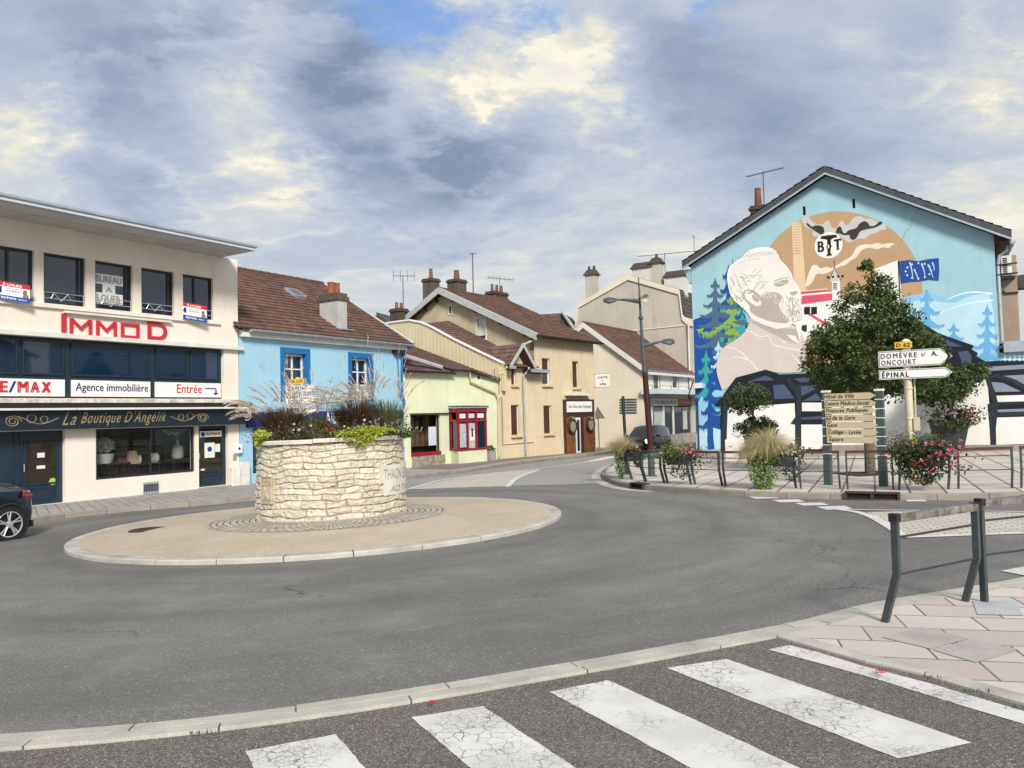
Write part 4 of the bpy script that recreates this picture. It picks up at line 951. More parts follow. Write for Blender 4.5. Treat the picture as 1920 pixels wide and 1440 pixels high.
for w_ in (w1, w2):
    t_ = .20; u0, u1, z0, z1 = w_
    mb = MB(); mb.fbox(S1, u0-t_, u0, z0, z1+t_*1.1, .003, .035); mb.fbox(S1, u1, u1+t_, z0, z1+t_*1.1, .003, .035); mb.fbox(S1, u0, u1, z1, z1+t_*1.1, .003, .035)
    mb.fbox(S1, u0, u0+.01, z0, z1, -.28, .002); mb.fbox(S1, u1-.01, u1, z0, z1, -.28, .002); mb.fbox(S1, u0+.01, u1-.01, z1-.01, z1, -.28, .002); mb.build('window_surround', 'blue_trim', bh)
    window(S1, bh, [u0+.012, u1-.012, z0+.02, z1-.012], 'white_frame', .07, .24, mull=(.5,), trans=(.37, .68))
    rl = MB(); b0, b1 = z0+.02, z0+.60; 
    for zc_ in (b0+.06, b0+.42, b1): rl.tube([S1.P(u0+.0, zc_, .06), S1.P(u1-.0, zc_, .06)], .014, 5)
    n = 5; wd = (u1-u0)/n
    for i in range(n):
        c = u0+wd*(i+.5)
        for (dx, zc_, r_) in ((0, b0+.16, .075), (0, b0+.32, .075)): rl.tube([S1.P(c+dx+r_*math.cos(a/9*2*PI), zc_+r_*math.sin(a/9*2*PI), .06) for a in range(10)], .010, 4)
        rl.tube([S1.P(c-wd/2, b0, .06), S1.P(c-wd/2, b1, .06)], .012, 4); rl.tube([S1.P(c-wd*.3, b1-.16, .06), S1.P(c, b1, .06), S1.P(c+wd*.3, b1-.16, .06)], .009, 4)
    rl.build('balcony_rail', 'white_frame', bh)
# shopfront and indigo name board
window(S1, bh, sf, 'black_metal', .06, .12, mull=(.06, .34, .62, .8), gm='glass')
zb0, zb1 = (zz(461, 801)+zz(753, 793.5))/2, (zz(461, 773)+zz(753, 769))/2
bb = panel(S1, bh, [uu(461, 787), uu(752, 781), zb0, zb1], .003, .13, 'indigo', 'name_board')
q = MB(); ftext(q, S1, 'Albert', (uu(605, 784), uu(646, 784), zz(620, 795), zz(620, 772)), .135, bold=.01); ftext(q, S1, 'IMMOBILIER', (uu(657, 775), uu(683, 775), zz(670, 777.5), zz(670, 772.5)), .135, bold=.01)
q.build('lettering', 'sign_white', bb)
q = S1.R(452, 766, 789, 475, .25); hb = MB(); hb.fbox(S1, q[0]+.12, q[0]+.24, q[2], q[3], .14, .72); bl = hb.build('projecting_sign', 'black_metal', bh)
F3 = S1.perp(q[0]+.12); em = MB(); cz = (q[2]+q[3])/2
# the round badge faces the viewer's end of the box
cpt = S1.P(q[0]+.115, cz, .43)
em.tube([cpt+S1.n*.2*math.cos(a/20*2*PI)+Vector((0, 0, .2*math.sin(a/20*2*PI))) for a in range(21)], .014, 5); em.tube([cpt+S1.n*.11*math.cos(a/14*2*PI)+Vector((0, 0, .11*math.sin(a/14*2*PI))) for a in range(15)], .012, 5)
em.tube([cpt-S1.n*.12+Vector((0, 0, -.12)), cpt+S1.n*.12+Vector((0, 0, .12))], .012, 5); em.build('emblem', 'sign_white', bl)
# cornice, gutter, roof
panel(S1, bh, [bl0-.0, bl1+.1, ze-.26, ze+.0], .003, .22, 'trim_white', 'cornice')
ue0, ue1 = bl0-.25, uu(765, 646)
P_ = S1.perp(ue1); e1 = P_.hit(763, 641); rg = planehit(P_.p, P_.n, 606, 533); dep = -outof(S1, rg); zr = rg.z; print('blue roof depth', dep, 'ridge', zr, 'eave', ze)
E0, E1 = S1.P(ue0, ze+.02, .32), S1.P(ue1, ze+.02, .32); R0, R1 = S1.P(ue0, zr, -dep), S1.P(ue1, zr, -dep)
mb = MB(); tiled(mb, E0, E1, R1, R0); rf = mb.build('roof', 'tiles', bh)
mb = MB(); mb.hexa([S1.P(ue0, ze, -2*dep-.32), S1.P(ue1, ze, -2*dep-.32), R1, R0, S1.P(ue0, ze+.1, -2*dep-.32), S1.P(ue1, ze+.1, -2*dep-.32), R1+Vector((0, 0, .1)), R0+Vector((0, 0, .1))]); mb.build('rear_roof', 'tiles', bh)
mb = MB(); ridge_tiles(mb, R0, R1); mb.build('ridge', 'tiles', rf)
Fp = S1.perp(bl1-.01); mb = MB(); mb.fprism(Fp, [(0.0, GB), (2*dep, GB), (2*dep, ze), (dep, zr-.15), (.0, ze+.0)], -.1, 0.0) if False else None
gb = MB(); pts = [S1.P(bl1, GB, -.0), S1.P(bl1, GB, -2*dep), S1.P(bl1, ze-.02, -2*dep), S1.P(bl1, zr-.14, -dep), S1.P(bl1, ze-.02, 0)]; gb.poly(pts); gb.poly([S1.d*-.2+p for p in pts][::-1]); gb.build('gable_wall', 'trim_white', bh)
mb = MB(); mb.tube([S1.P(ue1+.02, ze+.06, .34), S1.P(ue1+.02, zr+.06, -dep)], .07, 5); mb.build('verge', 'fascia_grey', rf)
gutter(bh, S1, uu(458, 610), ue1-.1, ze-.0, .36, .10, 'zinc')
def on_roof(px, py, a, b, d): n = (b-a).cross(d-a).normalized(); return planehit(a, n, px, py)
# skylight, chimney
p = on_roof(553, 553, E0, E1, R0); sl_ = (R0-E0).normalized(); nn = (E1-E0).cross(R0-E0).normalized(); nn = nn if nn.z > 0 else -nn
def slab_on(mb, c, hw, hh, h0, h1, d_=None):
    d_ = d_ or S1.d; q = [c-d_*hw-sl_*hh, c+d_*hw-sl_*hh, c+d_*hw+sl_*hh, c-d_*hw+sl_*hh]; mb.hexa([v+nn*h0 for v in q]+[v+nn*h1 for v in q])
mb = MB(); slab_on(mb, p, .34, .40, .02, .14); sk = mb.build('skylight', 'zinc', rf); mb = MB(); slab_on(mb, p, .25, .31, .141, .15); mb.build('pane', 'glass', sk)
p = on_roof(632, 508+40, E0, E1, R0); mb = MB()
cf = on_roof(651, 619, E0, E1, R0); oc = outof(S1, cf); Fc = Fac(tuple(S1.P(0, 0, oc).xy), SD)
uc1 = uof(S1, cf); uc0 = Fc.uz(633, 600)[0]; zct = Fc.uz(650, 564)[1]; 
ch = MB(); ch.fbox(Fc, uc0, uc1, cf.z-.1, zct, -1.05, 0); co = ch.build('chimney', 'chim_grey', bh)
ch = MB(); ch.fbox(Fc, uc0-.08, uc1+.08, zct+.001, zct+.16, -1.13, .08); ch.fbox(Fc, uc0-.02, uc1+.02, zct+.161, zct+.30, -1.07, .02); ch.build('chimney_cap', 'chim_brick', co)
M['fresh_terracotta'] = mat('orange_terracotta', (.26, .09, .04), .8, var=.2, vs=6)
for k in (.28, .80):
    c = Fc.P(uc0*.5+uc1*.5, zct+.30, -1.05*k) if False else Fc.P(uc0+(uc1-uc0)*k, zct+.30, -.5); ch = MB(); ch.lathe(c, [(.17, 0), (.15, .4), (.17, .48), (.1, .48)], 14); ch.build('chimney_pot', 'fresh_terracotta', co)
ch = MB(); ch.hexa([Fc.P(uc0-.02, cf.z-.2, .03), Fc.P(uc1+.16, cf.z-.2, .03), Fc.P(uc1+.16, cf.z-.02, .25), Fc.P(uc0-.02, cf.z-.02, .25), Fc.P(uc0-.02, cf.z+.02, .03), Fc.P(uc1+.16, cf.z+.02, .03), Fc.P(uc1+.16, cf.z+.02, .25), Fc.P(uc0-.02, cf.z+.02, .25)]); ch.build('flashing', 'zinc', co)
# downpipe
S1p = lambda px, py, o=.1: S1.hit(px, py, o)
pipe(bh, [S1.P(ue1-.15, ze-.06, .34), S1p(757, 660, .12), S1p(754, 672, .1), S1p(753.5, 700), S1p(754, 738), S1p(757.5, 750), S1p(758, 760)], .05, 'blue_trim')
pipe(bh, [S1p(740, 661, .12), S1p(746, 675, .1), S1p(748, 725), S1p(751, 745), S1p(756, 748)], .022, 'blue_trim', 'cable_conduit', False)
mb = MB(); mb.fbox(S1, uu(735, 661), uu(754, 661), zz(745, 664), zz(745, 658), .02, .25); mb.build('cable_box', 'black_metal', bh)
antM = 'black_metal'
def antenna(name, base, h, boom, n, ang, label, up=.3, r=.014, el=.55):
    e0 = empty(name, base, label, 'antenna'); b = Vector(base); mb = MB(); mb.tube([b, b+Vector((0, 0, h))], r*1.3, 6); mb.build('mast', 'steel_dark', e0)
    mb = MB(); d = Vector((math.cos(ang), math.sin(ang), 0)); t = b+Vector((0, 0, h-.05)); mb.tube([t-d*boom*.45, t+d*boom*.55], r, 5); q = Vector((-d.y, d.x, 0))
    for i in range(n):
        c = t+d*boom*(-.45+i/(n-1)); 
        if up: mb.tube([c-Vector((0, 0, el*up)), c+Vector((0, 0, el*up))], r*.6, 4)
        mb.tube([c-q*el/2, c+q*el/2], r*.6, 4)
    mb.build('aerial', 'steel_dark', e0); return e0
M['steel_dark'] = mat('weathered_steel', (.09, .09, .09), .5, metal=.4, var=.2)

# ============================================================ GREEN HOUSE
uS = uu(764, 870)
Q0 = S1.P(uS, 0); S2d = Vector((1090/F, 1)).normalized(); S2 = Fac((Q0.x, Q0.y), S2d); s2a = math.atan2(S2d.y, S2d.x)
v2 = lambda px, py=800, o=0: S2.uz(px, py, o)[0]; z2 = lambda px, py, o=0: S2.uz(px, py, o)[1]
g0, g1_ = bl1+.02-uS, v2(936, 800); ga, gb_ = v2(841, 700), v2(880, 700)
gh = empty('green_house', S2.P((g0+g1_)/2, G(*S2.P((g0+g1_)/2, 0).xy)), 'pale green low house with red-framed bay and brown tiled roofs beside the blue house', 'house')
zt1, zt2, zt3, zt4 = z2(800, 697), z2(860, 694), z2(881, 697), z2(936, 713)
shw = S2.R(770, 778, 849, 826); shw[2] = z2(772, 852)
bay = S2.R(841, 776, 843, 912)
wall(S2, gh, [(g0, GB), (g1_, GB), (g1_, zt4), (gb_, zt3), (gb_, zt2), (ga, zt2), (ga, zt1), (g0, zt1)], [shw, [bay[0]+.05, bay[1]-.15, z2(845, 846), z2(845, 772)]], 'wallgreen')
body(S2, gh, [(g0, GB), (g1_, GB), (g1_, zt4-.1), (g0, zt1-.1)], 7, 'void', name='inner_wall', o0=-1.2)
w_ = window(S2, gh, shw, 'void', .05, .16, gm='shopglass'); panel(S2, gh, [shw[0], shw[1], shw[2]-.10, shw[2]+.06], -.12, .03, 'red_frame', 'window_sill')
panel(S2, gh, [v2(772, 860), v2(832, 860), GB, shw[2]-.12], .003, .10, 'rough_stone', 'stone_base')
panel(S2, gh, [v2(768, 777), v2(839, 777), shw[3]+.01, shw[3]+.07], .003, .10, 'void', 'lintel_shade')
panel(S2, gh, [v2(807, 810), v2(821, 810), z2(814, 835), z2(814, 800)], -.13, -.12, 'zincw', 'poster')
mb = MB()
for k in range(12): mb.fbox(S2, shw[0]+.2+k*.35, shw[0]+.42+k*.35, z2(800, 838), z2(800, 838)+random.uniform(.4, 1.6), -1.1, -.9)
mb.build('stored_goods', 'wood', gh)
# red bay
o_ = .75; bz0, bz1 = z2(845, 845), z2(845, 791); bA, bB = bay[0]+.1, bay[1]
ub_ = lambda px: S2.uz(px, 820, o_)[0]
b0_, b1_ = ub_(862), ub_(913); bt = bz1; 
by = empty('x', (0, 0, 0)); bpy.data.objects.remove(by)
mb = MB()
cols = [ub_(x) for x in (861, 878, 894.5, 912)]
for u in cols: mb.fbox(S2, u-.055, u+.055, bz0+.09, bt+.45, o_-.1, o_)
mb.fbox(S2, cols[0]-.055, cols[-1]+.055, bz0, bz0+.088, o_-.1, o_+.02); mb.fbox(S2, cols[0]-.05, cols[-1]+.05, bt-.02, bt+.09, o_-.095, o_+.01); mb.fbox(S2, cols[0]-.055, cols[-1]+.055, bt+.452, bt+.64, o_-.1, o_+.03)
mb.hexa([S2.P(bA, bz0, .0), S2.P(bA+.1, bz0, .0), S2.P(cols[0], bz0, o_-.1), S2.P(cols[0]-.1, bz0, o_-.1), S2.P(bA, bz0+.1, .0), S2.P(bA+.1, bz0+.1, .0), S2.P(cols[0], bz0+.1, o_-.1), S2.P(cols[0]-.1, bz0+.1, o_-.1)])
mb.hexa([S2.P(bA, bt, .0), S2.P(bA+.1, bt, .0), S2.P(cols[0], bt, o_-.1), S2.P(cols[0]-.1, bt, o_-.1), S2.P(bA, bt+.1, .0), S2.P(bA+.1, bt+.1, .0), S2.P(cols[0], bt+.1, o_-.1), S2.P(cols[0]-.1, bt+.1, o_-.1)])
mb.hexa([S2.P(bA, bt+.45, .0), S2.P(bA+.1, bt+.45, .0), S2.P(cols[0], bt+.45, o_-.1), S2.P(cols[0]-.1, bt+.45, o_-.1), S2.P(bA, bt+.63, .0), S2.P(bA+.1, bt+.63, .0), S2.P(cols[0], bt+.63, o_-.1), S2.P(cols[0]-.1, bt+.63, o_-.1)])
mb.fbox(S2, bA, bA+.12, bz0+.11, bt+.44, .01, .1)
bayo = mb.build('bay_window', 'red_frame', gh)
for i in range(3):
    for (za, zb_) in ((bz0+.09, bt-.02), (bt+.1, bt+.45)):
        mb = MB(); mb.quad(S2.P(cols[i]+.05, za, o_-.06), S2.P(cols[i+1]-.05, za, o_-.06), S2.P(cols[i+1]-.05, zb_, o_-.06), S2.P(cols[i]+.05, zb_, o_-.06)); mb.build('pane', 'glass', bayo)
mb = MB(); mb.quad(S2.P(bA+.05, bz0+.1, .03), S2.P(cols[0]-.05, bz0+.1, o_-.08), S2.P(cols[0]-.05, bt, o_-.08), S2.P(bA+.05, bt, .03)); mb.build('pane', 'glass', bayo)
M['map_poster'] = mat('printed_plan', (.42, .45, .48), .6, var=.4, vs=14)
for (a, b, za, zb_, mt) in ((cols[0]+.09, cols[1]-.09, bz0+.15, bt-.1, 'map_poster'), (cols[1]+.09, cols[2]-.09, bz0+.1, bt-.08, 'map_poster'), (cols[1]+.16, cols[2]-.14, bz0+.45, bt-.45, 'paper')):
    mb = MB(); mb.fbox(S2, a, b, za, zb_, o_-.055, o_-.045 if mt != 'paper' else o_-.03); pp = mb.build('poster', mt, bayo)
    if mt == 'paper': mb = MB(); mb.fbox(S2, a+.12, b-.12, za+.6, zb_-.3, o_-.029, o_-.024); mb.build('picture', 'void', pp)
    
for i in (0, 1, 2): mb = MB(); mb.fbox(S2, cols[i]+.12, cols[i+1]-.12, bt+.16, bt+.38, o_-.055, o_-.045); mb.build('notice', 'paper' if i != 1 else 'zincw', bayo)
mb = MB(); rt = bt+.642
tp = z2(870, 762)
mb.hexa([S2.P(bA-.1, rt, .0), S2.P(cols[0]-.12, rt, o_+.1), S2.P(cols[-1]+.12, rt, o_+.1), S2.P(cols[-1]+.12, rt, 0), S2.P(bA-.1, tp, .0), S2.P(cols[0]-.1, rt+.06, o_+.1), S2.P(cols[-1]+.12, rt+.06, o_+.1), S2.P(cols[-2]+.15, tp-.0, 0)])
br_ = mb.build('bay_roof', 'zinc', bayo)
mb = MB()
for k in range(6): a = k/5; mb.tube([S2.P(bA-.1, tp, .02).lerp(S2.P(cols[-2]+.15, tp, .02), a)+Vector((0, 0, .02)), S2.P(cols[0]-.1, rt+.08, o_+.1).lerp(S2.P(cols[-1]+.12, rt+.08, o_+.1), a)], .022, 4)
mb.build('seam', 'black_metal', br_)
mb = MB(); mb.hexa([S2.P(bA, GB, .0), S2.P(cols[0]-.05, GB, o_-.02), S2.P(cols[-1]+.05, GB, o_-.02), S2.P(cols[-1]+.05, GB, .003), S2.P(bA, bz0-.002, .0), S2.P(cols[0]-.05, bz0-.002, o_-.02), S2.P(cols[-1]+.05, bz0-.002, o_-.02), S2.P(cols[-1]+.05, bz0-.002, .003)]); mb.build('bay_base', 'wallgreen', gh)
# roofs
Sd = S2.perp(v2(938, 700)+.02)
T1 = Sd.hit(763, 644); T2 = Sd.hit(934, 706)
def rlow(name, a, b, c, d, m='tiles_old'):
    mb = MB(); tiled(mb, a, b, c, d); return mb.build(name, m, gh)
r1d = 2.6
rlow('roof', S2.P(g0-.1, zt1, .22), S2.P(ga+.12, zt1, .22), S2.P(ga-3.6, z2(764, 668)+.9, -r1d), S2.P(g0-.1, z2(764, 668)+.9, -r1d))
rlow('roof', S2.P(ga-.05, zt2, .24), S2.P(gb_+.15, zt2, .24), S2.P(gb_+.15, T1.z, outof(S2, T1)), S2.P(g0-.3, T1.z, outof(S2, T1)))
rlow('roof', S2.P(gb_-.05, zt3+.02, .2), S2.P(g1_-.02, zt4+.02, .2), S2.P(g1_-.02, T1.z, outof(S2, T1)), S2.P(gb_+.1, T1.z, outof(S2, T1)))
gutter(gh, S2, g0-.1, ga+.15, zt1-.02, .30, .07, 'black_metal'); gutter(gh, S2, ga, gb_+.1, zt2-.02, .30, .07, 'black_metal')
S2p = lambda px, py, o=.1: S2.hit(px, py, o)
mb = MB(); a = S2p(758, 665, .1); mb.tube([S2.P(g0, z2(764, 668), .1), S2p(828, 689, .15)], .10, 6); mb.build('flashing', 'fascia_grey', gh)
pipe(gh, [S2p(881, 697, .2), S2p(882, 716), S2p(928, 737), S2p(933, 746), S2p(935, 760), S2p(936, 858, .12)], .055, 'pipecream')
mb = MB(); mb.lathe(S2.P(v2(897, 708), z2(897, 708), .004), [(.09, 0), (.09, .02)], 12, ax=S2.n); mb.build('vent', 'void', gh)
t_ = empty('planter_box', S2p(921, 858, .4), 'small weathered box with dry plants standing between the red bay and the downpipe', 'planter')
mb = MB(); q = S2.R(914, 845, 861, 926, .35); mb.fbox(S2, q[0], q[1], GB+1, q[3], .12, .5); mb.build('box', 'concrete', t_)
mb = MB(); leafball(mb, S2.P((q[0]+q[1])/2, q[3]+.1, .3), .32, 130, .12, (1, 1, .5)); mb.build('plant', 'leaf_dark', t_)

# ============================================================ CREAM HOUSE WITH GABLE (wine cellar) and its low annex
uc_, ua_ = v2(1115, 740), v2(1003, 700); un = v2(937, 780)
yh = empty('yellow_cream_house', S2.P((un+uc_)/2, G(*S2.P((un+uc_)/2, 0).xy)), 'large yellow-cream house with big weathered gable, brown shutters and wooden wine-shop front', 'house')
zeY = z2(1060, 634); zan = z2(960, 688)
def sh(x0, x1, yt_, yb_): r = S2.R(x0, yt_, yb_, x1); return r
W_ = [sh(958.5, 968, 690, 721), sh(1016.5, 1031.5, 671, 721), sh(1073.5, 1085.5, 677, 726), sh(958.5, 974, 759, 816), sh(1019.5, 1035, 760, 813)]
for r in W_[:1]: r[3] = min(r[3], zan-.02)
frt = S2.R(1056, 748, 842, 1111); 
mainpoly = [(un, GB), (uc_, GB), (uc_, zeY), (ua_, zeY), (ua_, zan), (un, zan)]
wall(S2, yh, mainpoly, W_, 'wallcream')
body(S2, yh, [(un, GB), (uc_, GB), (uc_, zeY-.1), (ua_+.3, zeY-.1), (ua_+.3, zan-.1), (un, zan-.1)], 9, 'wallcream', o0=-.4)
M['cream_edge'] = mat('cream_surround', (.60, .50, .34), .8, var=.05)
for i, r in enumerate(W_):
    u0, u1, z0, z1 = r; wn = window(S2, yh, r, 'white_frame', .05, .2, gm='glass')
    cut = .42 if i == 1 else 0
    mb = MB(); zl = z0+(z1-z0)*cut; k = max(2, int((z1-zl)/.09))
    for j in range(k): mb.fbox(S2, u0+.05, u1-.05, zl+(z1-.05-zl)*j/k, zl+(z1-.05-zl)*(j+.85)/k, -.15, -.132)
    mb.fbox(S2, u0+.05, u1-.05, zl, z1-.05, -.155, -.151); mb.build('shutter', 'brown_shutter', wn)
    panel(S2, yh, [u0-.08, u1+.15, z0-.13, z0-.005], .003, .14, 'cream_edge', 'window_sill')
# shop front of boards
fr = panel(S2, yh, [frt[0], frt[1], GB, z2(1060, 749)], .003, .16, 'wood_dark', 'shop_front')
zs0, zs1 = z2(1065, 773), z2(1065, 753); mb = MB(); mb.fbox(S2, v2(1063, 763, .2), v2(1109, 763, .2), zs0, zs1, .17, .24); sg = mb.build('shop_sign', 'sign_white', fr)
q = MB(); ftext(q, S2, 'Au Clos des Cépages', (v2(1065, 763, .2), v2(1107.5, 763, .2), zs0+.2, zs1-.2), .245, bold=.012); q.build('lettering', 'dk_text', sg)
mb = MB(); zd = z2(1060, 783)
ud0, ud1 = v2(1080, 810, .2), v2(1089.5, 810, .2)
n = 12
for (a, b) in ((frt[0]+.06, ud0-.1), (ud1+.35, frt[1]-.05)):
    k = max(2, int((b-a)/.16))
    for j in range(k): mb.fbox(S2, a+(b-a)*j/k+.006, a+(b-a)*(j+1)/k-.006, GB, zd, .162, .19)
mb.build('boarding', 'wood_front', fr)
mb = MB(); mb.fbox(S2, ud0, ud1-.05, GB, zd-.02, .165, .2); dr = mb.build('door', 'white_frame', fr); mb = MB(); mb.quad(S2.P(ud0+.12, zd-2.0, .203), S2.P(ud1-.17, zd-2.0, .203), S2.P(ud1-.17, zd-.15, .203), S2.P(ud0+.12, zd-.15, .203)); mb.build('pane', 'glass', dr)
M['barrel'] = mat('barrel_lid', (.30, .24, .17), .6, var=.3, vs=8)
for px, py in ((1072, 799), (1106, 796)):
    c = S2.P(v2(px, py, .25), z2(px, py, .25), .2); mb = MB(); mb.lathe(c, [(.42, 0), (.46, .05), (.42, .18), (.34, .18), (.34, .12), (.0, .12)], 22, ax=S2.n); bo = mb.build('barrel_end', 'wood_dark', fr)
    mb = MB(); mb.lathe(c, [(.33, .121), (.33, .135)], 20, ax=S2.n); mb.build('barrel_lid', 'barrel', bo)
for px in (1074, 1108): c = S2.P(v2(px, 782, .4), z2(px, 782, .4), .2); mb = MB(); mb.tube([c, c+S2.n*.2, c+S2.n*.28-Vector((0, 0, .12))], [.02, .02, .07], 8); mb.build('spotlight', 'steel', fr)
mb = MB(); mb.fbox(S2, v2(1066, 740, .3), v2(1108, 740, .3), z2(1085, 742), z2(1085, 738), .02, .35); mb.build('awning_box', 'trim_white', yh)
mb = MB(); mb.fbox(S2, v2(1026, 846), v2(1035, 846), z2(1030, 850), z2(1030, 843), -.1, .004); mb.build('cellar_vent', 'void', yh)
mb = MB(); zq = z2(1000, 828); mb.fbox(S2, v2(943, 830), frt[0]-.01, GB, zq, .003, .03); mb.build('plinth', 'wallcream', yh)
# big gable
Gp = S2.perp(ua_)
ap = Gp.hit(833, 545); lf = Gp.hit(757, 603); zE = zeY; dR = (ap-Gp.p).dot(Gp.d); dL = max(2*dR-.2, 5)
zap = ap.z; print('gable depth', dR, (lf-Gp.p).dot(Gp.d), 'z', zap, lf.z, zE)
dL = (lf-Gp.p).dot(Gp.d); zL = lf.z-.3
gw = S2.P
def GP(dep, z, o=0): return Gp.p+Gp.d*dep+S2.d*(-o)+Vector((0, 0, z))
Gv = Fac((Gp.p.x, Gp.p.y), Gp.d)
Gv = Gv if Gv.n.dot(Vector((0, -1, 0))) > 0 else Fac((Gp.p.x, Gp.p.y), Gp.d, True)
gr = lambda px, py: Gv.uz(px, py)
q1 = gr(842, 574), gr(847, 588); wA = [min(q1[0][0], q1[1][0]), max(q1[0][0], q1[1][0]), q1[1][1], q1[0][1]]
q2 = gr(894, 598), gr(911, 635); wB = [min(q2[0][0], q2[1][0]), max(q2[0][0], q2[1][0]), q2[1][1], q2[0][1]]
wall(Gv, yh, [(0.02, zE-4), (dL, zL-5), (dL, zL), (dR, zap-.12), (0.02, zE)], [wA, wB], 'wallstain')
mbv = MB(); 
for (a, b, c, d) in (wA, wB):
    for r_ in ((a-.08, a, c-.08, d+.08), (b, b+.08, c-.08, d+.08), (a, b, d, d+.08), (a, b, c-.08, c)): mbv.fbox(Gv, *r_, .003, .04)
mbv.build('window_surround', 'trim_white', yh)
mbv = MB(); mbv.fbox(Gv, wA[0], wA[1], wA[2], wA[3], -.2, -.15); mbv.fbox(Gv, wB[0]+.1, wB[1], wB[2], wB[2]+(wB[3]-wB[2])*.18, -.2, -.15); mbv.build('window', 'void', yh)
mbv = MB(); mbv.fbox(Gv, wB[0], wB[1], wB[2]+(wB[3]-wB[2])*.18, wB[3], -.2, -.12); mbv.build('roller_shutter', 'trim_white', yh)
# main roof
zfar = S2.uz(1127, 640, .5)[0]
oh = .55
def RP(u, dep, z): return S2.P(u, z, -dep)
slope = (zap-zE)/dR
ea = lambda u: RP(u, -oh, zE-slope*oh*.6+.05); rd = lambda u: RP(u, dR, zap+.05); bk = lambda u: RP(u, dL+.4, zL-.1)
u0r, u1r = ua_-.55, zfar
mb = MB(); tiled(mb, ea(u0r), ea(u1r), rd(u1r), rd(u0r)); mrf = mb.build('roof', 'tiles', yh)
mb = MB(); tiled(mb, bk(u1r), bk(u0r), rd(u0r), rd(u1r)); mb.build('rear_roof', 'tiles', yh)
mb = MB(); ridge_tiles(mb, rd(u0r), rd(u1r)); mb.build('ridge', 'tiles', mrf)
mb = MB()
for (p, q) in ((ea(u0r-.02), rd(u0r-.02)), (rd(u0r-.02), bk(u0r-.02))):
    a, b = p+Vector((0, 0, .03)), q+Vector((0, 0, .03)); mb.hexa([a-Vector((0, 0, .32)), a-Vector((0, 0, .32))+S2.d*.05, b-Vector((0, 0, .32))+S2.d*.05, b-Vector((0, 0, .32)), a, a+S2.d*.05, b+S2.d*.05, b])
    mb.hexa([a+Vector((0, 0, .002)), a+S2.d*.22+Vector((0, 0, .002)), b+S2.d*.22+Vector((0, 0, .002)), b+Vector((0, 0, .002)), a+Vector((0, 0, .07)), a+S2.d*.22+Vector((0, 0, .07)), b+S2.d*.22+Vector((0, 0, .07)), b+Vector((0, 0, .07))])
mb.build('bargeboard', 'fascia_grey', mrf)
mb = MB()
for k in (.12, .36, .62, .86):
    for (p, q) in ((ea(u0r), rd(u0r)), (bk(u0r), rd(u0r))): c = p.lerp(q, k)-Vector((0, 0, .33)); mb.tube([c, c+S2.d*.6], .09, 4)
mb.build('rafter_end', 'wood_dark', mrf)
gutter(yh, S2, u0r, u1r, ea(0).z-.03, oh+.06, .08, 'black_metal')
# shaded under-eave boards
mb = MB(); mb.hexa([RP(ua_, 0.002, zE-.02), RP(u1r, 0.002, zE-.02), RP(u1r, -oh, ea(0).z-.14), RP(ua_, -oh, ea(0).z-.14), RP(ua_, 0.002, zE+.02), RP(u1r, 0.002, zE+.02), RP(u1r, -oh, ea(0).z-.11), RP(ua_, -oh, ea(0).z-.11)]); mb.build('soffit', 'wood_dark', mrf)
pipe(yh, [S2.P(v2(1012, 625, oh), ea(0).z-.1, oh), S2p(1012, 631, .3), S2p(1002, 637, .12), S2p(984, 645), S2p(982, 655)], .055, 'pipecream')
pipe(yh, [S2p(992, 690, .55), S2p(989, 696, .3), S2p(982, 704, .12), S2p(981, 720), S2p(983, 770), S2p(986, 853)], .055, 'zinc')
pipe(yh, [S2p(950, 688, .4), S2p(949, 694, .2), S2p(938, 702, .12), S2p(938, 740), S2p(934, 748)], .055, 'pipecream')
pipe(yh, [S2p(941, 745, .06), S2p(943, 834, .06), S2p(1000, 829.5, .06)], .012, 'black_metal', 'cable', False)
# annex with siding gable, roof and dormer
Sv = Fac((Sd.p.x, Sd.p.y), Sd.d); Sv = Sv if Sv.n.y < 0 else Fac((Sd.p.x, Sd.p.y), Sd.d, True)
tl = [Sv.uz(x, y) for x, y in ((945, 683), (905, 664), (850, 637), (810, 615), (790, 606), (768, 602), (735, 606), (700, 612))]
bt_ = [(tl[-1][0], tl[-1][1]-4), (tl[0][0], zan-1.3)]
mb = MB(); mb.fprism(Sv, tl+bt_, -.2, 0)
sdg = mb.build('siding_wall', 'siding', yh)
mb = MB(); k = int(abs(tl[-1][0]-tl[0][0])/.28)
def topz(u):
    for a, b in zip(tl[:-1], tl[1:]):
        if min(a[0], b[0]) <= u <= max(a[0], b[0]): return a[1]+(b[1]-a[1])*(u-a[0])/(b[0]-a[0])
    return tl[0][1]
for i in range(k): u = tl[0][0]+.15+i*.28; mb.fbox(Sv, u-.03, u+.03, topz(u)-4 if topz(u) > zan+2 else zan-1.2, topz(u)-.06, .003, .022)
mb.build('siding_batten', 'siding', sdg)
mb = MB(); mb.tube([Sv.P(u, z+.03, .0) for u, z in tl], .09, 6); mb.build('verge_trim', 'trim_white', sdg)
# annex roof between siding and the big gable
ia = S2.P(v2(938, 700), zan, .30); ib = S2.P(ua_-.05, zan, .30)
rt_ = Sv.P(*tl[3]); Gw = Gv.hit(842, 609); 
mb = MB(); tiled(mb, ia, ib, Gv.P(dR*.93, Gw.z+.2, .25), Sv.P(tl[4][0], tl[4][1]-.05)); anr = mb.build('annex_roof', 'tiles_old', yh)
mb = MB(); mb.tube([Gv.hit(838, 607, .06), Gv.hit(925, 649, .06), Gv.hit(960, 662, .06)], .07, 5); mb.build('flashing', 'trim_white', anr)
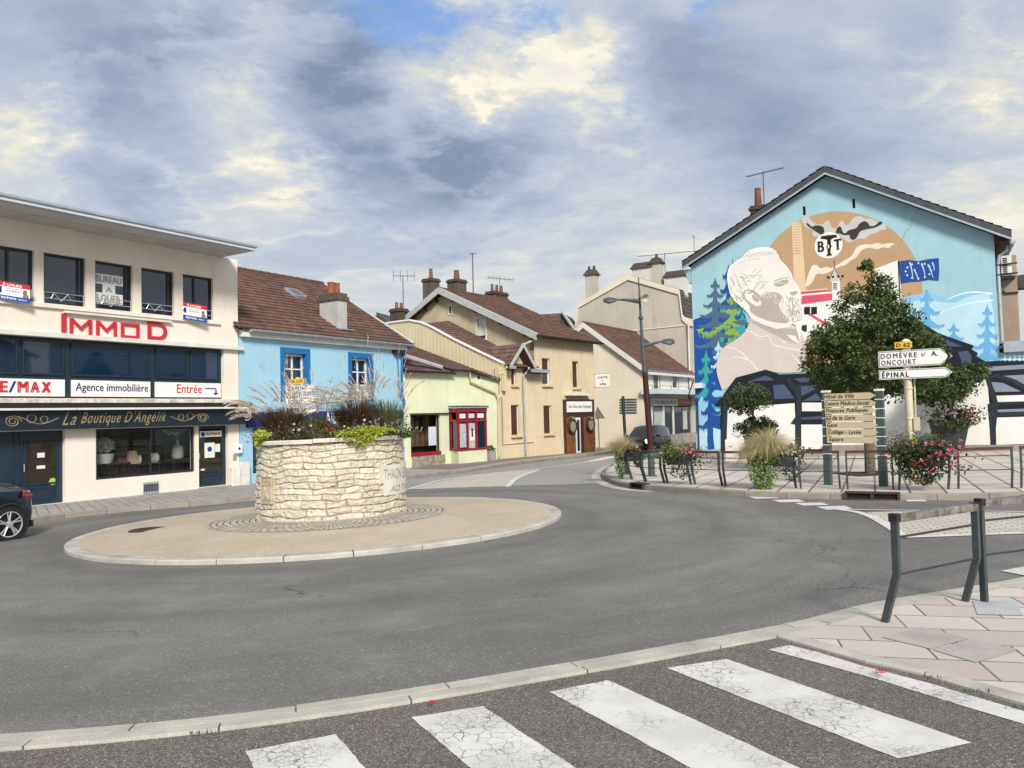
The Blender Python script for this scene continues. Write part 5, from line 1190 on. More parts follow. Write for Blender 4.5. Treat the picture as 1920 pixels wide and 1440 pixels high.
# gabled dormer
D0 = S2.R(955, 660, 690, 973); dl, drr = v2(953, 690), v2(975, 690); dm = v2(971, 640); zda = z2(972, 649, .3)
dmid = (dl+drr)/2+.1; zdt = z2(974, 645, .35); zdb = z2(958, 677, .35); hw = (drr-dl)/2+.25
mb = MB(); mb.fprism(S2, [(dl-.1, zan-.05), (drr+.25, zan-.05), (drr+.25, zdb), (dmid, zdt-.2), (dl-.1, zdb)], -1.5, .0); mb.xf(lambda p: p+S2.n*.004); dmo = mb.build('dormer', 'wallcream', yh)
mb = MB(); dd = 4.2
Ap, Ab = S2.P(dmid, zdt, .55), S2.P(dmid, zdt, -dd)
L0, L1 = S2.P(dl-.55, zdb-.25, .55), S2.P(dl-.55, zdb-.25, -dd); R0_, R1_ = S2.P(drr+.75, zdb-.35, .55), S2.P(drr+.75, zdb-.35, -dd)
tiled(mb, L1, L0, Ap, Ab); tiled(mb, R0_, R1_, Ab, Ap); dro = mb.build('dormer_roof', 'tiles_old', dmo)
mb = MB()
for p, q in ((L0, Ap), (Ap, R0_)):
    a, b = p+Vector((0, 0, .06)), q+Vector((0, 0, .06)); v_ = Vector((0, 0, .24)); mb.hexa([a-v_, a-v_+S2.n*.05, b-v_+S2.n*.05, b-v_, a, a+S2.n*.05, b+S2.n*.05, b])
mb.build('bargeboard', 'fascia_grey', dro)
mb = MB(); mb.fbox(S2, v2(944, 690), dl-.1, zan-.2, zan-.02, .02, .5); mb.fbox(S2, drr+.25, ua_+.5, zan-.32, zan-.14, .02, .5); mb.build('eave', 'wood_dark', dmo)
mb = MB(); mb.fbox(S2, v2(940, 690), dl-.12, zan-.15, zan+.02, .51, .62); mb.fbox(S2, drr+.27, ua_+.55, zan-.28, zan-.1, .51, .62); mb.build('gutter', 'zinc', dmo)
# chimneys of this house
def on_main(px, py): return planehit(ea(0), (ea(5)-ea(0)).cross(rd(0)-ea(0)).normalized(), px, py)
c = RP(Gp.p.dot(S2.d)*0+ua_+.2, dR+.9, zap-.6); chimney(yh, c+Vector((0, 0, 0)), .75, .75, 1.3, 'chim_brick', s2a, pots=1, pot_h=.65, pot_r=.13)
cc = Gv.hit(866, 560, -2.0); chimney(yh, Vector((cc.x, cc.y, cc.z-1.0)), .95, .8, 2.05, 'chim_brick', s2a, pots=1, pot_h=.6, pot_r=.2)
c = RP(ua_+5.2, dR-.1, zap-.4); uq = S2.uz(952, 565, -dR)[0]; chimney(yh, S2.P(uq-.6, zap-.35, -dR-.1), 1.5, .7, .75, 'chim_dark', s2a, pots=3, pot_h=.5)
q = S2.uz(937, 555, -dR)[0]; antenna('roof_antenna', S2.P(q, zap-.1, -dR), 1.6, 2.0, 7, s2a-.3, 'small aerial on the ridge of the yellow-cream house beside its triple chimney')
antenna('roof_antenna', Vector(cc)+S2.d*1.15+Vector((0, 0, -.3)), 3.4, .4, 2, 0, 'bare aerial pole clamped to the right front chimney of the yellow-cream house', up=0, el=.1, r=.03)
# chimney and aerial standing behind the blue house
cB = planehit(Vector((0, 48, 0)), Vector((0, 1, 0)), 757, 608); oc_ = empty('distant_chimney', cB-Vector((0, 0, 2)), 'blackened chimney with two pots showing above the siding left of the big gable', 'chimney')
chimney(oc_, cB-Vector((0, 0, 2.2)), .8, .8, 3.0, 'chim_dark', s2a, pots=2, pot_h=.4)
antenna('roof_antenna', cB+Vector((0, 0, .7)), 2.4, 1.3, 4, 0.2, 'tall aerial mast with four crossbars above the blackened chimney', up=.6, el=.6, r=.02)
# hanging sign, triangular sign
hs = S2.R(1112, 702, 726, 1135, .0); e0 = empty('hanging_sign', S2.P(uc_, z2(1112, 714), 0), 'white square hanging sign reading cave à vin on two black brackets', 'sign')
Hn = lambda s_, t_, o=0: S2.P(uc_-.05-o, z2(1112, 726.5, .0)+(z2(1112, 702, 0)-z2(1112, 726.5, 0))*t_, .18+.95*s_)
mb = MB(); mb.hexa([Hn(0, 0), Hn(1, 0), Hn(1, 0, .04), Hn(0, 0, .04), Hn(0, 1), Hn(1, 1), Hn(1, 1, .04), Hn(0, 1, .04)]); mb.build('sign_board', 'sign_white', e0)
mb = MB(); textmb(mb, 'CAVE', lambda a, b: Hn(.12+.76*a, .66+.17*b, .046), bold=.03); textmb(mb, 'À', lambda a, b: Hn(.44+.12*a, .43+.14*b, .046), bold=.02); textmb(mb, 'VIN', lambda a, b: Hn(.26+.48*a, .14+.17*b, .046), bold=.03); mb.build('lettering', 'text_black', e0)
mb = MB(); 
for t_ in (0, 1): mb.tube([S2.P(uc_-.02, Hn(0, t_).z, 0.0), Hn(1.0, t_)], .02, 5)
mb.build('bracket', 'black_metal', e0)

# ============================================================ CREAM HOUSE PROJECTING TO THE STREET, GREY HOUSE BEHIND
PB = g(1190, 838, .12); Fg = Fac((PB.x, PB.y), (1, -.645))   # gable plane facing us
cgC = Fg.uz(1206, 760)[0]; St = Fg.P(cgC, 0); S3 = Fac((St.x, St.y), (.645, 1))
ch_ = empty('cream_corner_house', Vector((St.x, St.y, G(St.x, St.y))), 'cream corner house with long bare gable wall, steep brown roof and awning-topped shop', 'house')
apx = Fg.uz(1096, 606); ev = (cgC, Fg.uz(1206, 684)[1]); ulft = apx[0]-(ev[0]-apx[0])
poly = [(ulft, GB-1), (ev[0], GB-1), (ev[0], ev[1]-.15), (apx[0], apx[1]-.2), (ulft, ev[1]-.15)]
u3 = S3.uz(1291, 760)[0]; z3 = lambda px, py, o=0: S3.uz(px, py, o)[1]; v3 = lambda px, py=760, o=0: S3.uz(px, py, o)[0]
mb = MB(); mb.fprism(Fg, poly, -u3, 0.0); mb.build('wall', 'creamfar', ch_)
zst = z3(1250, 716); zse = z3(1250, 694)
wf = [S3.R(1222, 697, 731, 1233), S3.R(1258, 699, 729, 1268)]
M['white_wall'] = mat('white_render', (.60, .59, .56), .85, var=.07, vs=1, streak=.2)
mb = MB(); mb.fbox(S3, .45, u3-.02, zst-.3, ev[1]-.2, .003, .05); mb.build('upper_wall', 'white_wall', ch_)
for r in wf: panel(S3, ch_, [r[0]-.05, r[1]+.4, r[2], r[3]], .051, .06, 'concrete', 'window_surround'); window(S3, ch_, r, 'white_frame', .09, -.04, gm='glass', fd=.05)
# canopy and shopfront
zc0 = z3(1250, 741); cn = panel(S3, ch_, [v3(1202), u3+1.4, z3(1240, 740), z3(1240, 731)], .01, 1.3, 'zincw', 'canopy')
zn0, zn1 = z3(1250, 761), z3(1250, 748)
panel(S3, ch_, [v3(1219, 755), v3(1268, 755), zn0, zn1], .01, .12, 'sign_white', 'shop_sign'); M['orange_sign'] = flat('orange_sign', (.42, .07, .02), .5)
so = panel(S3, ch_, [v3(1268.5, 755), v3(1298, 755), zn0, zn1], .01, .12, 'orange_sign', 'shop_sign')
q = MB(); ftext(q, S3, 'S TYLE MAS DE MODE', (v3(1221, 755), v3(1266, 755), zn0+.12, zn1-.12), .125, bold=.03); q.build('lettering', 'text_black', ch_)
q = MB(); ftext(q, S3, 'au fil du temps', (v3(1270, 755), v3(1296, 755), zn0+.2, zn1-.2), .125, bold=.0); q.build('lettering', 'sign_white', so)
M['pale_curtain'] = mat('pale_curtain', (.44, .46, .44), .8, var=.15, vs=2)
zb3 = z3(1250, 815); shp = panel(S3, ch_, [v3(1219), v3(1299), zb3, zn0-.02], .01, .05, 'void', 'shop_front')
for (a, b) in ((1222, 1240), (1243, 1256), (1262, 1276), (1278, 1297)):
    mb = MB(); mb.quad(S3.P(v3(a), zb3+.1, .055), S3.P(v3(b), zb3+.1, .055), S3.P(v3(b), zn0-.1, .055), S3.P(v3(a), zn0-.1, .055)); mb.build('pane', 'glass', shp)
for (a, b) in ((1224, 1240), (1278, 1286)): mb = MB(); mb.fbox(S3, v3(a), v3(b), zb3+.3, zn0-.4, .058, .07); mb.build('curtain', 'pale_curtain', shp)
for a in (1219, 1241, 1259, 1299): mb = MB(); mb.fbox(S3, v3(a)-.1, v3(a)+.14, zb3, zn0-.02, .06, .14); mb.build('shop_post', 'trim_white', shp)
panel(S3, ch_, [v3(1215), u3+1.2, GB-1, zb3], .01, .5, 'concrete', 'plinth')
# roof
D1 = u3+.4
def Rg(u, z, dep): return Fg.P(u, z, -dep)
k_ = (apx[1]-ev[1])/(ev[0]-apx[0]); eo = .5
e0_, e1_ = Rg(ev[0]+eo, ev[1]-k_*eo+.0, -.25), Rg(ev[0]+eo, ev[1]-k_*eo, D1); r0_, r1_ = Rg(apx[0], apx[1], -.25), Rg(apx[0], apx[1], D1); l0_, l1_ = Rg(ulft-eo, ev[1]-k_*eo, -.25), Rg(ulft-eo, ev[1]-k_*eo, D1)
mb = MB(); tiled(mb, e0_, e1_, r1_, r0_); cr_ = mb.build('roof', 'tiles', ch_)
mb = MB(); tiled(mb, l1_, l0_, r0_, r1_); mb.build('rear_roof', 'tiles', ch_)
mb = MB(); ridge_tiles(mb, r0_, r1_); mb.build('ridge', 'tiles', cr_)
mb = MB()
for p, q in ((e0_, r0_), (r0_, l0_)):
    a, b = p+Vector((0, 0, .05)), q+Vector((0, 0, .05)); v_ = Vector((0, 0, .42)); mb.hexa([a-v_, a-v_+Fg.n*.06, b-v_+Fg.n*.06, b-v_, a, a+Fg.n*.06, b+Fg.n*.06, b])
mb.build('bargeboard', 'trim_white', cr_)
gutter(ch_, S3, -.2, u3+.3, e0_.z-.0, eo, .1, 'zinc'); panel(S3, ch_, [0, u3+.3, e0_.z-.3, e0_.z-.1], .06, eo, 'trim_white', 'cornice')
# tall grey house behind
Gy = S3.P(u3+.15, 0); Fy = Fac((Gy.x, Gy.y), (1, -.645)); fy = lambda px, py: Fy.uz(px, py)
ty = empty('tall_grey_house', Vector((Gy.x, Gy.y, G(Gy.x, Gy.y))), 'tall grey-beige gable house with mansard slope and four chimneys behind the brown roof', 'house')
pts = [fy(1291, 604), fy(1279, 592), fy(1273, 545), fy(1178, 518), fy(1085, 571), fy(1079, 612)]
low = GB-1; mb = MB(); mb.fprism(Fy, [(pts[0][0], low)]+pts+[(pts[-1][0], low)], -11, 0); mb.build('wall', 'greyfar', ty)
mb = MB(); pr = [Fy.P(u, z, .12) for u, z in pts]
for a, b in zip(pr[:-1], pr[1:]): v_ = Vector((0, 0, .36)); mb.hexa([a-v_*.9, a-v_*.9-Fy.n*.2, b-v_*.9-Fy.n*.2, b-v_*.9, a+v_*.3, a+v_*.3-Fy.n*.2, b+v_*.3-Fy.n*.2, b+v_*.3])
mb.build('verge', 'creamfar', ty)
mb = MB(); 
for (a, b) in ((2, 3), (3, 4)): A_, B_ = pts[a], pts[b]; tiled(mb, Fy.P(*A_, -.1)+Vector((0, 0, .08)), Fy.P(*A_, -11.3)+Vector((0, 0, .08)), Fy.P(*B_, -11.3)+Vector((0, 0, .08)), Fy.P(*B_, -.1)+Vector((0, 0, .08)))
mb.build('roof', 'tiles_old', ty)
mb = MB(); A_, B_ = pts[1], pts[2]; s_ = Vector((0, 0, 0))+Fy.d*.06; tiled(mb, Fy.P(*A_, -.15)+s_, Fy.P(*A_, -11.3)+s_, Fy.P(*B_, -11.3)+s_, Fy.P(*B_, -.15)+s_); mb.build('mansard_roof', 'tiles_dark', ty)
mb = MB(); A_ = pts[0]; mb.fbox(Fy, A_[0]-.9, A_[0]+.15, A_[1]-.3, A_[1]+.05, -11.2, -.02); mb.build('cornice', 'creamfar', ty)
for px, py, w_, h_, pots, cap in ((1107, 556, .85, 1.55, 2, 1), (1203, 523, 1.5, .75, 0, 1), (1229, 528, .8, 1.25, 1, 1), (1265, 538, 1.5, .7, 0, 1)):
    c = Fy.hit(px, py, -1.0); w_ *= 1.15; h_ *= 1.25; F_ = Fac((c.x-Fy.d.x*w_/2, c.y-Fy.d.y*w_/2), (Fy.d.x, Fy.d.y))
    mb = MB(); mb.fbox(F_, 0, w_, c.z-.9, c.z+h_, -.8, 0); o = mb.build('chimney', 'greyfar' if px in (1107, 1229) else 'white_wall', ty)
    mb = MB(); mb.hexa([F_.P(-.16, c.z+h_+.002, .16), F_.P(w_+.16, c.z+h_+.002, .16), F_.P(w_+.16, c.z+h_+.002, -.96), F_.P(-.16, c.z+h_+.002, -.96), F_.P(.15, c.z+h_+.5, -.1), F_.P(w_-.15, c.z+h_+.5, -.1), F_.P(w_-.15, c.z+h_+.5, -.7), F_.P(.15, c.z+h_+.5, -.7)]); mb.build('chimney_cap', 'chim_dark', o)
    for i in range(pots): q = F_.P(w_*(i+.5)/pots, c.z+h_+.5, -.4); mb = MB(); mb.lathe(q, [(.13, 0), (.11, .3), (.13, .33), (.05, .33)], 10); mb.build('chimney_pot', 'chim_dark', o)
mb = MB(); mb.tube([Fy.hit(1291, 606, .25), Fy.hit(1291, 640, .1), Fy.hit(1293, 700, .1), Fy.hit(1295, 745, .1)], .07, 8); mb.build('downpipe', 'trim_white', ty)
mb = MB(); mb.tube([Fy.hit(1178, 622, .02), Fy.hit(1210, 618, .02), Fy.hit(1290, 610, .02)], .05, 4); mb.build('moulding', 'creamfar', ty)
c = Fy.hit(1248, 535, -3); antenna('roof_antenna', c-Vector((0, 0, .8)), 3.6, 5.2, 14, -.35, 'long comb-shaped aerial between the chimneys of the tall grey house', up=0, r=.025, el=.4)
# a roof with small gable showing over the cream house
c = planehit(Vector((0, 66, 0)), Vector((0, 1, 0)), 1050, 600); e0 = empty('background_house', Vector((c.x, 66, G(c.x, 66))), 'small tiled gable roof showing above the yellow-cream roof, far off', 'house')
Fb = Fac((c.x, 66), (1, -.3)); pz = lambda px, py: Fb.uz(px, py)
a, b, d_ = pz(1003, 592), pz(1055, 587), pz(1075, 617); mb = MB(); mb.fprism(Fb, [(a[0]-1, a[1]-6), (d_[0], d_[1]-6), (d_[0], d_[1]), (b[0], b[1]), (a[0]-1, a[1]-3)], -4, 0); mb.build('wall', 'chim_dark', e0)
mb = MB(); tiled(mb, Fb.P(a[0]-1.5, a[1]-3.2, .3), Fb.P(b[0]-1.2, a[1]-3.2, .3), Fb.P(b[0], b[1], .0), Fb.P(a[0]-1, a[1]+.1, -.0)); mb.build('roof', 'tiles_old', e0)
mb = MB(); mb.tube([Fb.P(*b, .3)+Vector((0, 0, .1)), Fb.P(d_[0]+.3, d_[1]-.3, .3)], .12, 4); mb.build('bargeboard', 'fascia_grey', e0)
c = planehit(Vector((0, 52, 0)), Vector((0, 1, 0)), 712, 600); Fb = Fac((c.x, 52), (1, -.3)); pz = lambda px, py: Fb.uz(px, py); e0 = empty('background_house', Vector((c.x, 52, G(c.x, 52))), 'dark gable roof just visible behind the right end of the blue house roof', 'house')
a, b, d_ = pz(694, 588), pz(708, 586), pz(733, 608); mb = MB(); mb.fprism(Fb, [(a[0]-5, a[1]-9), (d_[0], d_[1]-9), (d_[0], d_[1]-.2), (b[0], b[1]-.2), (a[0], a[1]-.2), (a[0]-5, a[1]-4)], -4, 0); mb.build('wall', 'chim_dark', e0)
mb = MB(); mb.hexa([Fb.P(b[0], b[1]-.2, .2), Fb.P(d_[0]+.2, d_[1]-.3, .2), Fb.P(d_[0]+.2, d_[1]-.3, -4), Fb.P(b[0], b[1]-.2, -4), Fb.P(b[0], b[1], .2), Fb.P(d_[0]+.2, d_[1]-.1, .2), Fb.P(d_[0]+.2, d_[1]-.1, -4), Fb.P(b[0], b[1], -4)]); mb.build('roof', 'tiles_dark', e0)

# ============================================================ MURAL BUILDING
PM = g(1333, 861, .12); MU = Fac((PM.x, PM.y), (1.826, -1))
mu = lambda px, py, o=0: MU.uz(px, py, o)
mc = lambda name, r, g_, b, k=.80, **kw: mat(name, srgb(r, g_, b, k), .8, var=.05, vs=1.3, bump=.15, streak=kw.pop('streak', .10), **kw)
M['m_sky'] = mc('mural_sky', 165, 206, 218, .80, streak=.22); M['m_tan'] = mc('mural_tan', 193, 160, 122); M['m_smoke'] = mc('mural_pale_grey', 205, 203, 200)
M['m_cream'] = mc('mural_cream', 240, 230, 212); M['m_dark'] = mc('mural_black', 58, 60, 58, .7); M['m_white'] = mc('mural_white', 244, 243, 238); M['m_black'] = mc('mural_ink', 20, 22, 24)
M['m_skin'] = mc('mural_bone', 238, 233, 227, .84, streak=.16); M['m_coat'] = mc('mural_taupe', 218, 207, 201); M['m_shade'] = mc('mural_shade', 190, 177, 172); M['m_hair'] = mc('mural_hair', 184, 175, 169)
M['m_pink'] = mc('mural_rose', 222, 88, 112); M['m_navy'] = mc('mural_midnight', 22, 30, 44, .6); M['m_slate'] = mc('mural_slate', 78, 90, 122, .75); M['m_slate2'] = mc('mural_slate_grey', 140, 150, 168)
M['m_b1'] = mc('mural_deep_blue', 22, 80, 156); M['m_b2'] = mc('mural_steel', 78, 108, 138); M['m_teal'] = mc('mural_teal', 55, 168, 172); M['m_lime'] = mc('mural_lime', 140, 180, 82)
M['m_ice'] = mc('mural_ice', 150, 205, 236); M['m_ice2'] = mc('mural_light_ice', 190, 228, 244); M['m_fir'] = mc('mural_fir_blue', 112, 180, 226); M['m_beam'] = mc('mural_beam', 44, 54, 66, .65); M['m_eu'] = mc('mural_flag', 30, 76, 160); M['m_chim'] = mc('mural_stack', 232, 206, 168)
M['eave_dark'] = mat('dark_roof_edge', (.055, .060, .065), .7, var=.2, vs=4); M['brown_wall'] = mat('brown_side_render', (.30, .23, .17), .9, var=.1, vs=1.5, bump=.4, streak=.2)
pLt, pLb, pRt = mu(1297, 515), mu(1306, 842), mu(1865, 447)
uL_, uR_ = (pLt[0]+pLb[0])/2, (pRt[0]+mu(1872, 640)[0])/2; zLe, zRe = mu(1291, 505)[1], mu(1884, 452)[1]; apM = mu(1549, 330)
print('mural', uL_, uR_, zLe, zRe, apM, 'Y', MU.P(uL_, 0).y, MU.P(uR_, 0).y)
mh_ = empty('mural_house', MU.P((uL_+uR_)/2, G(*MU.P((uL_+uR_)/2, 0).xy)), 'big gable house painted with a mural of a bearded man in profile, forest and factory', 'house')
kL = (apM[1]-zLe)/(apM[0]-mu(1285, 505)[0]); kR = (apM[1]-zRe)/(mu(1893, 445)[0]-apM[0])
zwL, zwR = apM[1]-kL*(apM[0]-uL_), apM[1]-kR*(uR_-apM[0])
slits = []
for a, b, c, d in ((1505, 387, 404, 1510.5), (1598, 373, 391, 1603.5)): slits.append(MU.R(a, b, c, d))
gpoly = [(uL_, GB), (uR_, GB), (uR_, zwR), (apM[0], apM[1]), (uL_, zwL)]
wall(MU, mh_, gpoly, slits, 'm_sky', thick=.3)
body(MU, mh_, gpoly[:2]+[(uR_, zwR-.3), (apM[0], apM[1]-.3), (uL_, zwL-.3)], 11, 'brown_wall', name='side_wall', o0=-.31)
for r in slits: panel(MU, mh_, [r[0], r[1], r[2], r[3]], -.2, -.12, 'void', 'window_slit')
# annex continuing the painted wall to the right
uX = uR_+9; zan_ = mu(1885, 661)[1]
wall(MU, mh_, [(uR_+.01, GB), (uX, GB), (uX, zan_), (uR_+.01, zan_)], [], 'm_sky', name='annex_wall')
body(MU, mh_, [(uR_+.01, GB), (uX, GB), (uX, zan_-.05), (uR_+.01, zan_-.05)], 8, 'brown_wall', name='annex_body', o0=-.31)
zg1 = mu(1885, 641)[1]; panel(MU, mh_, [uR_+.12, uX+.3, zan_+.0, zg1], -8, .22, 'zinc', 'annex_roof')
# ------- the painting: flat layers of paint 2 mm apart on the wall
LAY = 0
mural = empty('x', (0, 0, 0)); bpy.data.objects.remove(mural)
mw = MB(); mmats = []; 
def mp(pts, m, o=None, raw=False):
    """a painted field: outline in the plane of the wall"""
    global LAY
    LAY += .42
    if o is None: o = .003+.0005*LAY
    if m not in mmats: mmats.append(m)
    mw.cur = mmats.index(m)
    q = pts if raw else [mu(*p) for p in pts]
    mw.fflat(MU, q, o)
def nxt(): 
    global LAY; LAY += 1
def sp(pts, it=2, closed=True):
    P_ = [Vector(p) for p in pts]
    for _ in range(it):
        q = []; n = len(P_)
        for i in range(n if closed else n-1): a, b = P_[i], P_[(i+1) % n]; q += [a.lerp(b, .25), a.lerp(b, .75)]
        P_ = q if closed else [P_[0]]+q+[P_[-1]]
    return [tuple(p) for p in P_]
def stroke(pts, w0, w1, m, it=1):
    P_ = [Vector(p) for p in (sp(pts, it, False) if it else pts)]; L = []; R_ = []
    for i, p in enumerate(P_):
        t = (P_[min(i+1, len(P_)-1)]-P_[max(i-1, 0)]).normalized(); n = Vector((-t.y, t.x)); w_ = w0+(w1-w0)*i/(len(P_)-1); L.append(tuple(p+n*w_/2)); R_.append(tuple(p-n*w_/2))
    if m not in mmats: mmats.append(m)
    mw.cur = mmats.index(m); o = .003+.0005*LAY
    for i in range(len(L)-1): mw.add([MU.P(*mu(*q), o) for q in (L[i], L[i+1], R_[i+1], R_[i])], [(0, 1, 2, 3)])
def fir(cx, top, bot, hw, m, tiers=6, drip=True, seed=0, k=1.0):
    """a painted fir: tiers of drooping boughs with hanging tips"""
    rr = random.Random(seed); left = []; right = []
    H_ = bot-top
    for side, L in ((-1, left), (1, right)):
        L.append((cx, top))
        for t in range(tiers):
            y0 = top+H_*(t+.35)/tiers; y1 = top+H_*(t+1.0)/tiers; w_ = hw*((t+1)/tiers)**.8*rr.uniform(.85, 1.08); w0 = w_*.24
            L.append((cx+side*w0*.8, y0)); L.append((cx+side*w_*.62, y1-H_/tiers*.22)); L.append((cx+side*w_, y1-H_/tiers*.30)); L.append((cx+side*w_*.93, y1-H_/tiers*.12))
            n = max(2, int(w_/5)) if drip else 1
            for j in range(n):
                x = w_*(.88-.62*j/n); dr = H_/tiers*rr.uniform(.10, .28); yb = y1-H_/tiers*(.10-.10*math.sin(PI*j/n)); L.append((cx+side*(x+1.2*k), yb)); L.append((cx+side*x, yb+dr)); L.append((cx+side*(x-1.5*k), yb+dr*.1))
            L.append((cx+side*w0, y1-H_/tiers*.06))
        L.append((cx+side*hw*.1, bot)); L.append((cx+side*hw*.1, bot+H_*.10))
    mp(left+right[::-1][:-1], m)
lowY = 842
# forest on the left
mp([(1300, 600), (1330, 588), (1362, 560), (1396, 588), (1410, 640), (1380, 700), (1352, 730), (1352, 842), (1306, 842), (1303, 720)], 'm_b1'); nxt()
fir(1374, 482, 640, 40, 'm_teal', 3, seed=1); nxt()
fir(1366, 495, 660, 44, 'm_b1', 6, seed=2); fir(1390, 575, 700, 30, 'm_b1', 5, seed=12); nxt()
fir(1372, 545, 655, 40, 'm_lime', 5, seed=31); fir(1392, 585, 660, 28, 'm_teal', 4, seed=4); nxt()
for (x, y) in ((1350, 590), (1368, 575), (1358, 612), (1385, 604)): mp([(x-14, y), (x+10, y-5), (x+20, y+3), (x+4, y+6)], 'm_b2')
fir(1341, 520, 652, 44, 'm_b2', 7, seed=3); nxt()
for t in range(9): x = 1312+t*8.5; y = 618+8*math.sin(t*.9); mp([(x-7, y), (x+8, y-3), (x+6, y+2), (x+3, y+9), (x+1, y+3), (x-2, y+11), (x-3, y+3)], 'm_lime')
fir(1347, 638, 690, 15, 'm_ice2', 3, seed=6); nxt()
fir(1324, 655, 768, 30, 'm_teal', 5, seed=5); nxt()
mp([(1306, 760), (1316, 742), (1330, 755), (1335, 842), (1308, 842)], 'm_ice')
for (x, y, s) in ((1315, 720, 10), (1345, 735, 12), (1316, 775, 12), (1322, 800, 14), (1345, 770, 12)): mp(sp([(x-s, y+s*.5), (x-s*.4, y-s*.4), (x+s*.6, y-s*.2), (x+s, y+s*.4), (x, y+s*.9)], 1), 'm_ice')
nxt(); fir(1331, 700, 830, 30, 'm_b1', 5, seed=7); mp([(1322, 812), (1330, 800), (1352, 806), (1352, 842), (1340, 842), (1337, 815), (1326, 818), (1326, 842), (1306, 842), (1306, 812), (1314, 806)], 'm_ice2'); nxt(); mp([(1326, 790), (1337, 790), (1338, 842), (1327, 842)], 'm_b1'); nxt()
# the tan disc behind the factory
cu0, cz0 = mu(1590, 523); rr_ = mu(1590, 396.5)[1]-cz0
mp([(1573+157*math.cos(a), 548-151.5*math.sin(a)) for a in [PI*2*i/72 for i in range(72)]], 'm_tan'); nxt()
mp(sp([(1501, 411), (1505, 406), (1512, 404), (1520, 412), (1526, 418), (1536, 422), (1545, 420), (1550, 412), (1556, 416), (1560, 428), (1568, 430), (1575, 415), (1581, 414), (1586, 424), (1592, 420), (1600, 408), (1612, 404), (1622, 410), (1634, 410), (1645, 416), (1656, 420), (1663, 424), (1660, 432), (1652, 430), (1645, 436), (1630, 440), (1622, 448), (1610, 447), (1600, 452), (1590, 456), (1580, 446), (1574, 440), (1560, 444), (1530, 446), (1522, 440), (1526, 432), (1516, 428), (1510, 426)], 2), 'm_smoke')
mp(sp([(1509, 478+60), (1516, 512), (1524, 496), (1532, 497), (1538, 504), (1550, 500), (1560, 504), (1572, 496), (1585, 487), (1598, 480), (1604, 465), (1612, 460), (1625, 458), (1634, 459), (1645, 455), (1655, 459), (1668, 455), (1678, 457), (1670, 462), (1665, 466), (1656, 463), (1645, 468), (1632, 464), (1622, 466), (1614, 470), (1606, 484), (1595, 488), (1586, 498), (1574, 499), (1560, 508), (1544, 515), (1530, 512), (1524, 530), (1514, 537)], 2), 'm_cream'); nxt()
mp(sp([(1511, 418), (1516, 419), (1522, 426), (1530, 422), (1542, 424), (1546, 430), (1545, 440), (1540, 441), (1532, 436), (1526, 432), (1520, 428), (1514, 424)], 1), 'm_dark')
mp(sp([(1566, 438), (1570, 426), (1577, 424), (1580, 436), (1586, 438), (1590, 432), (1598, 430), (1606, 428), (1612, 418), (1622, 414), (1628, 418), (1630, 424), (1640, 424), (1650, 414), (1656, 418), (1648, 424), (1638, 428), (1624, 430), (1612, 434), (1607, 446), (1600, 451), (1594, 448), (1593, 440), (1584, 442), (1574, 438)], 1), 'm_dark')
mp([(1485, 418), (1502, 416), (1512, 548), (1489, 548)], 'm_chim'); nxt()
for i in range(12): y = 420+i*5; mp([(1488, y), (1502, y-.8), (1502, y+.4), (1488, y+1.2)], 'm_tan')
# round emblem with letters
ec, ez = mu(1553.5, 460); er = (mu(1553.5, 436)[1]-mu(1553.5, 485)[1])/2
mp([(ec+er*math.cos(2*PI*i/36), ez+er*math.sin(2*PI*i/36)) for i in range(36)], 'm_white', raw=True); nxt()
def mtext(body, x0, x1, yb, yt_, m='m_black', **k):
    if m not in mmats: mmats.append(m)
    mw.cur = mmats.index(m); a, z0 = mu(x0, yb); b, _ = mu(x1, yb); _, z1 = mu(x0, yt_); textmb(mw, body, lambda s_, t_: MU.P(a+(b-a)*s_, z0+(z1-z0)*t_, .003+.0005*LAY), **k)
mtext('B', 1533.5, 1546, 473.5, 453, bold=.03)
mp([(1538, 448), (1540, 443), (1553, 441), (1568, 440), (1570, 445), (1562, 447), (1558, 450), (1558, 459), (1560, 462), (1558, 465), (1557, 474), (1561, 479), (1549, 481), (1552, 475), (1551, 466), (1549, 462), (1551, 459), (1551, 450), (1546, 449)], 'm_black')
mp([(1562, 453), (1565, 449), (1578, 447), (1577, 452), (1573, 451), (1573, 466), (1575, 468), (1567, 469), (1569, 466), (1568, 453)], 'm_black'); nxt()
mp([(1553, 458), (1555.2, 462), (1553.5, 466.5), (1551.6, 462)], 'm_white')
# factory
mp([(1500, 546), (1552, 541), (1552, 548), (1560, 548), (1560, 520), (1575, 520), (1575, 560), (1640, 560), (1640, 505), (1672, 492), (1684, 488), (1690, 545), (1690, 620), (1500, 640)], 'm_white'); nxt()
mp([(1501, 547), (1552, 542.5), (1552, 547), (1502, 552)], 'm_pink'); mp([(1501, 555), (1561, 550), (1561, 563), (1503, 571)], 'm_pink')
mp([(1496, 573), (1590, 630), (1590, 636), (1496, 579)], 'm_pink')
for a in (1508, 1521): mp([(a, 576), (a+11, 575), (a+11, 589), (a, 590)], 'm_black')
mp([(1495, 611), (1513, 609), (1513, 622), (1507, 622)], 'm_beam'); mp([(1563.5, 503), (1565, 489), (1566, 503), (1576, 527), (1554, 529)], 'm_smoke'); 
for x in (1553, 1562, 1572, 1580): mp([(x+2.6*math.cos(2*PI*i/8), 520-(x-1553)*.08+2.6*math.sin(2*PI*i/8)) for i in range(8)], 'm_black')
for i in range(4): mp([(1562, 531+i*3.4), (1570, 530.5+i*3.4), (1570, 532.5+i*3.4), (1562, 533+i*3.4)], 'm_beam')
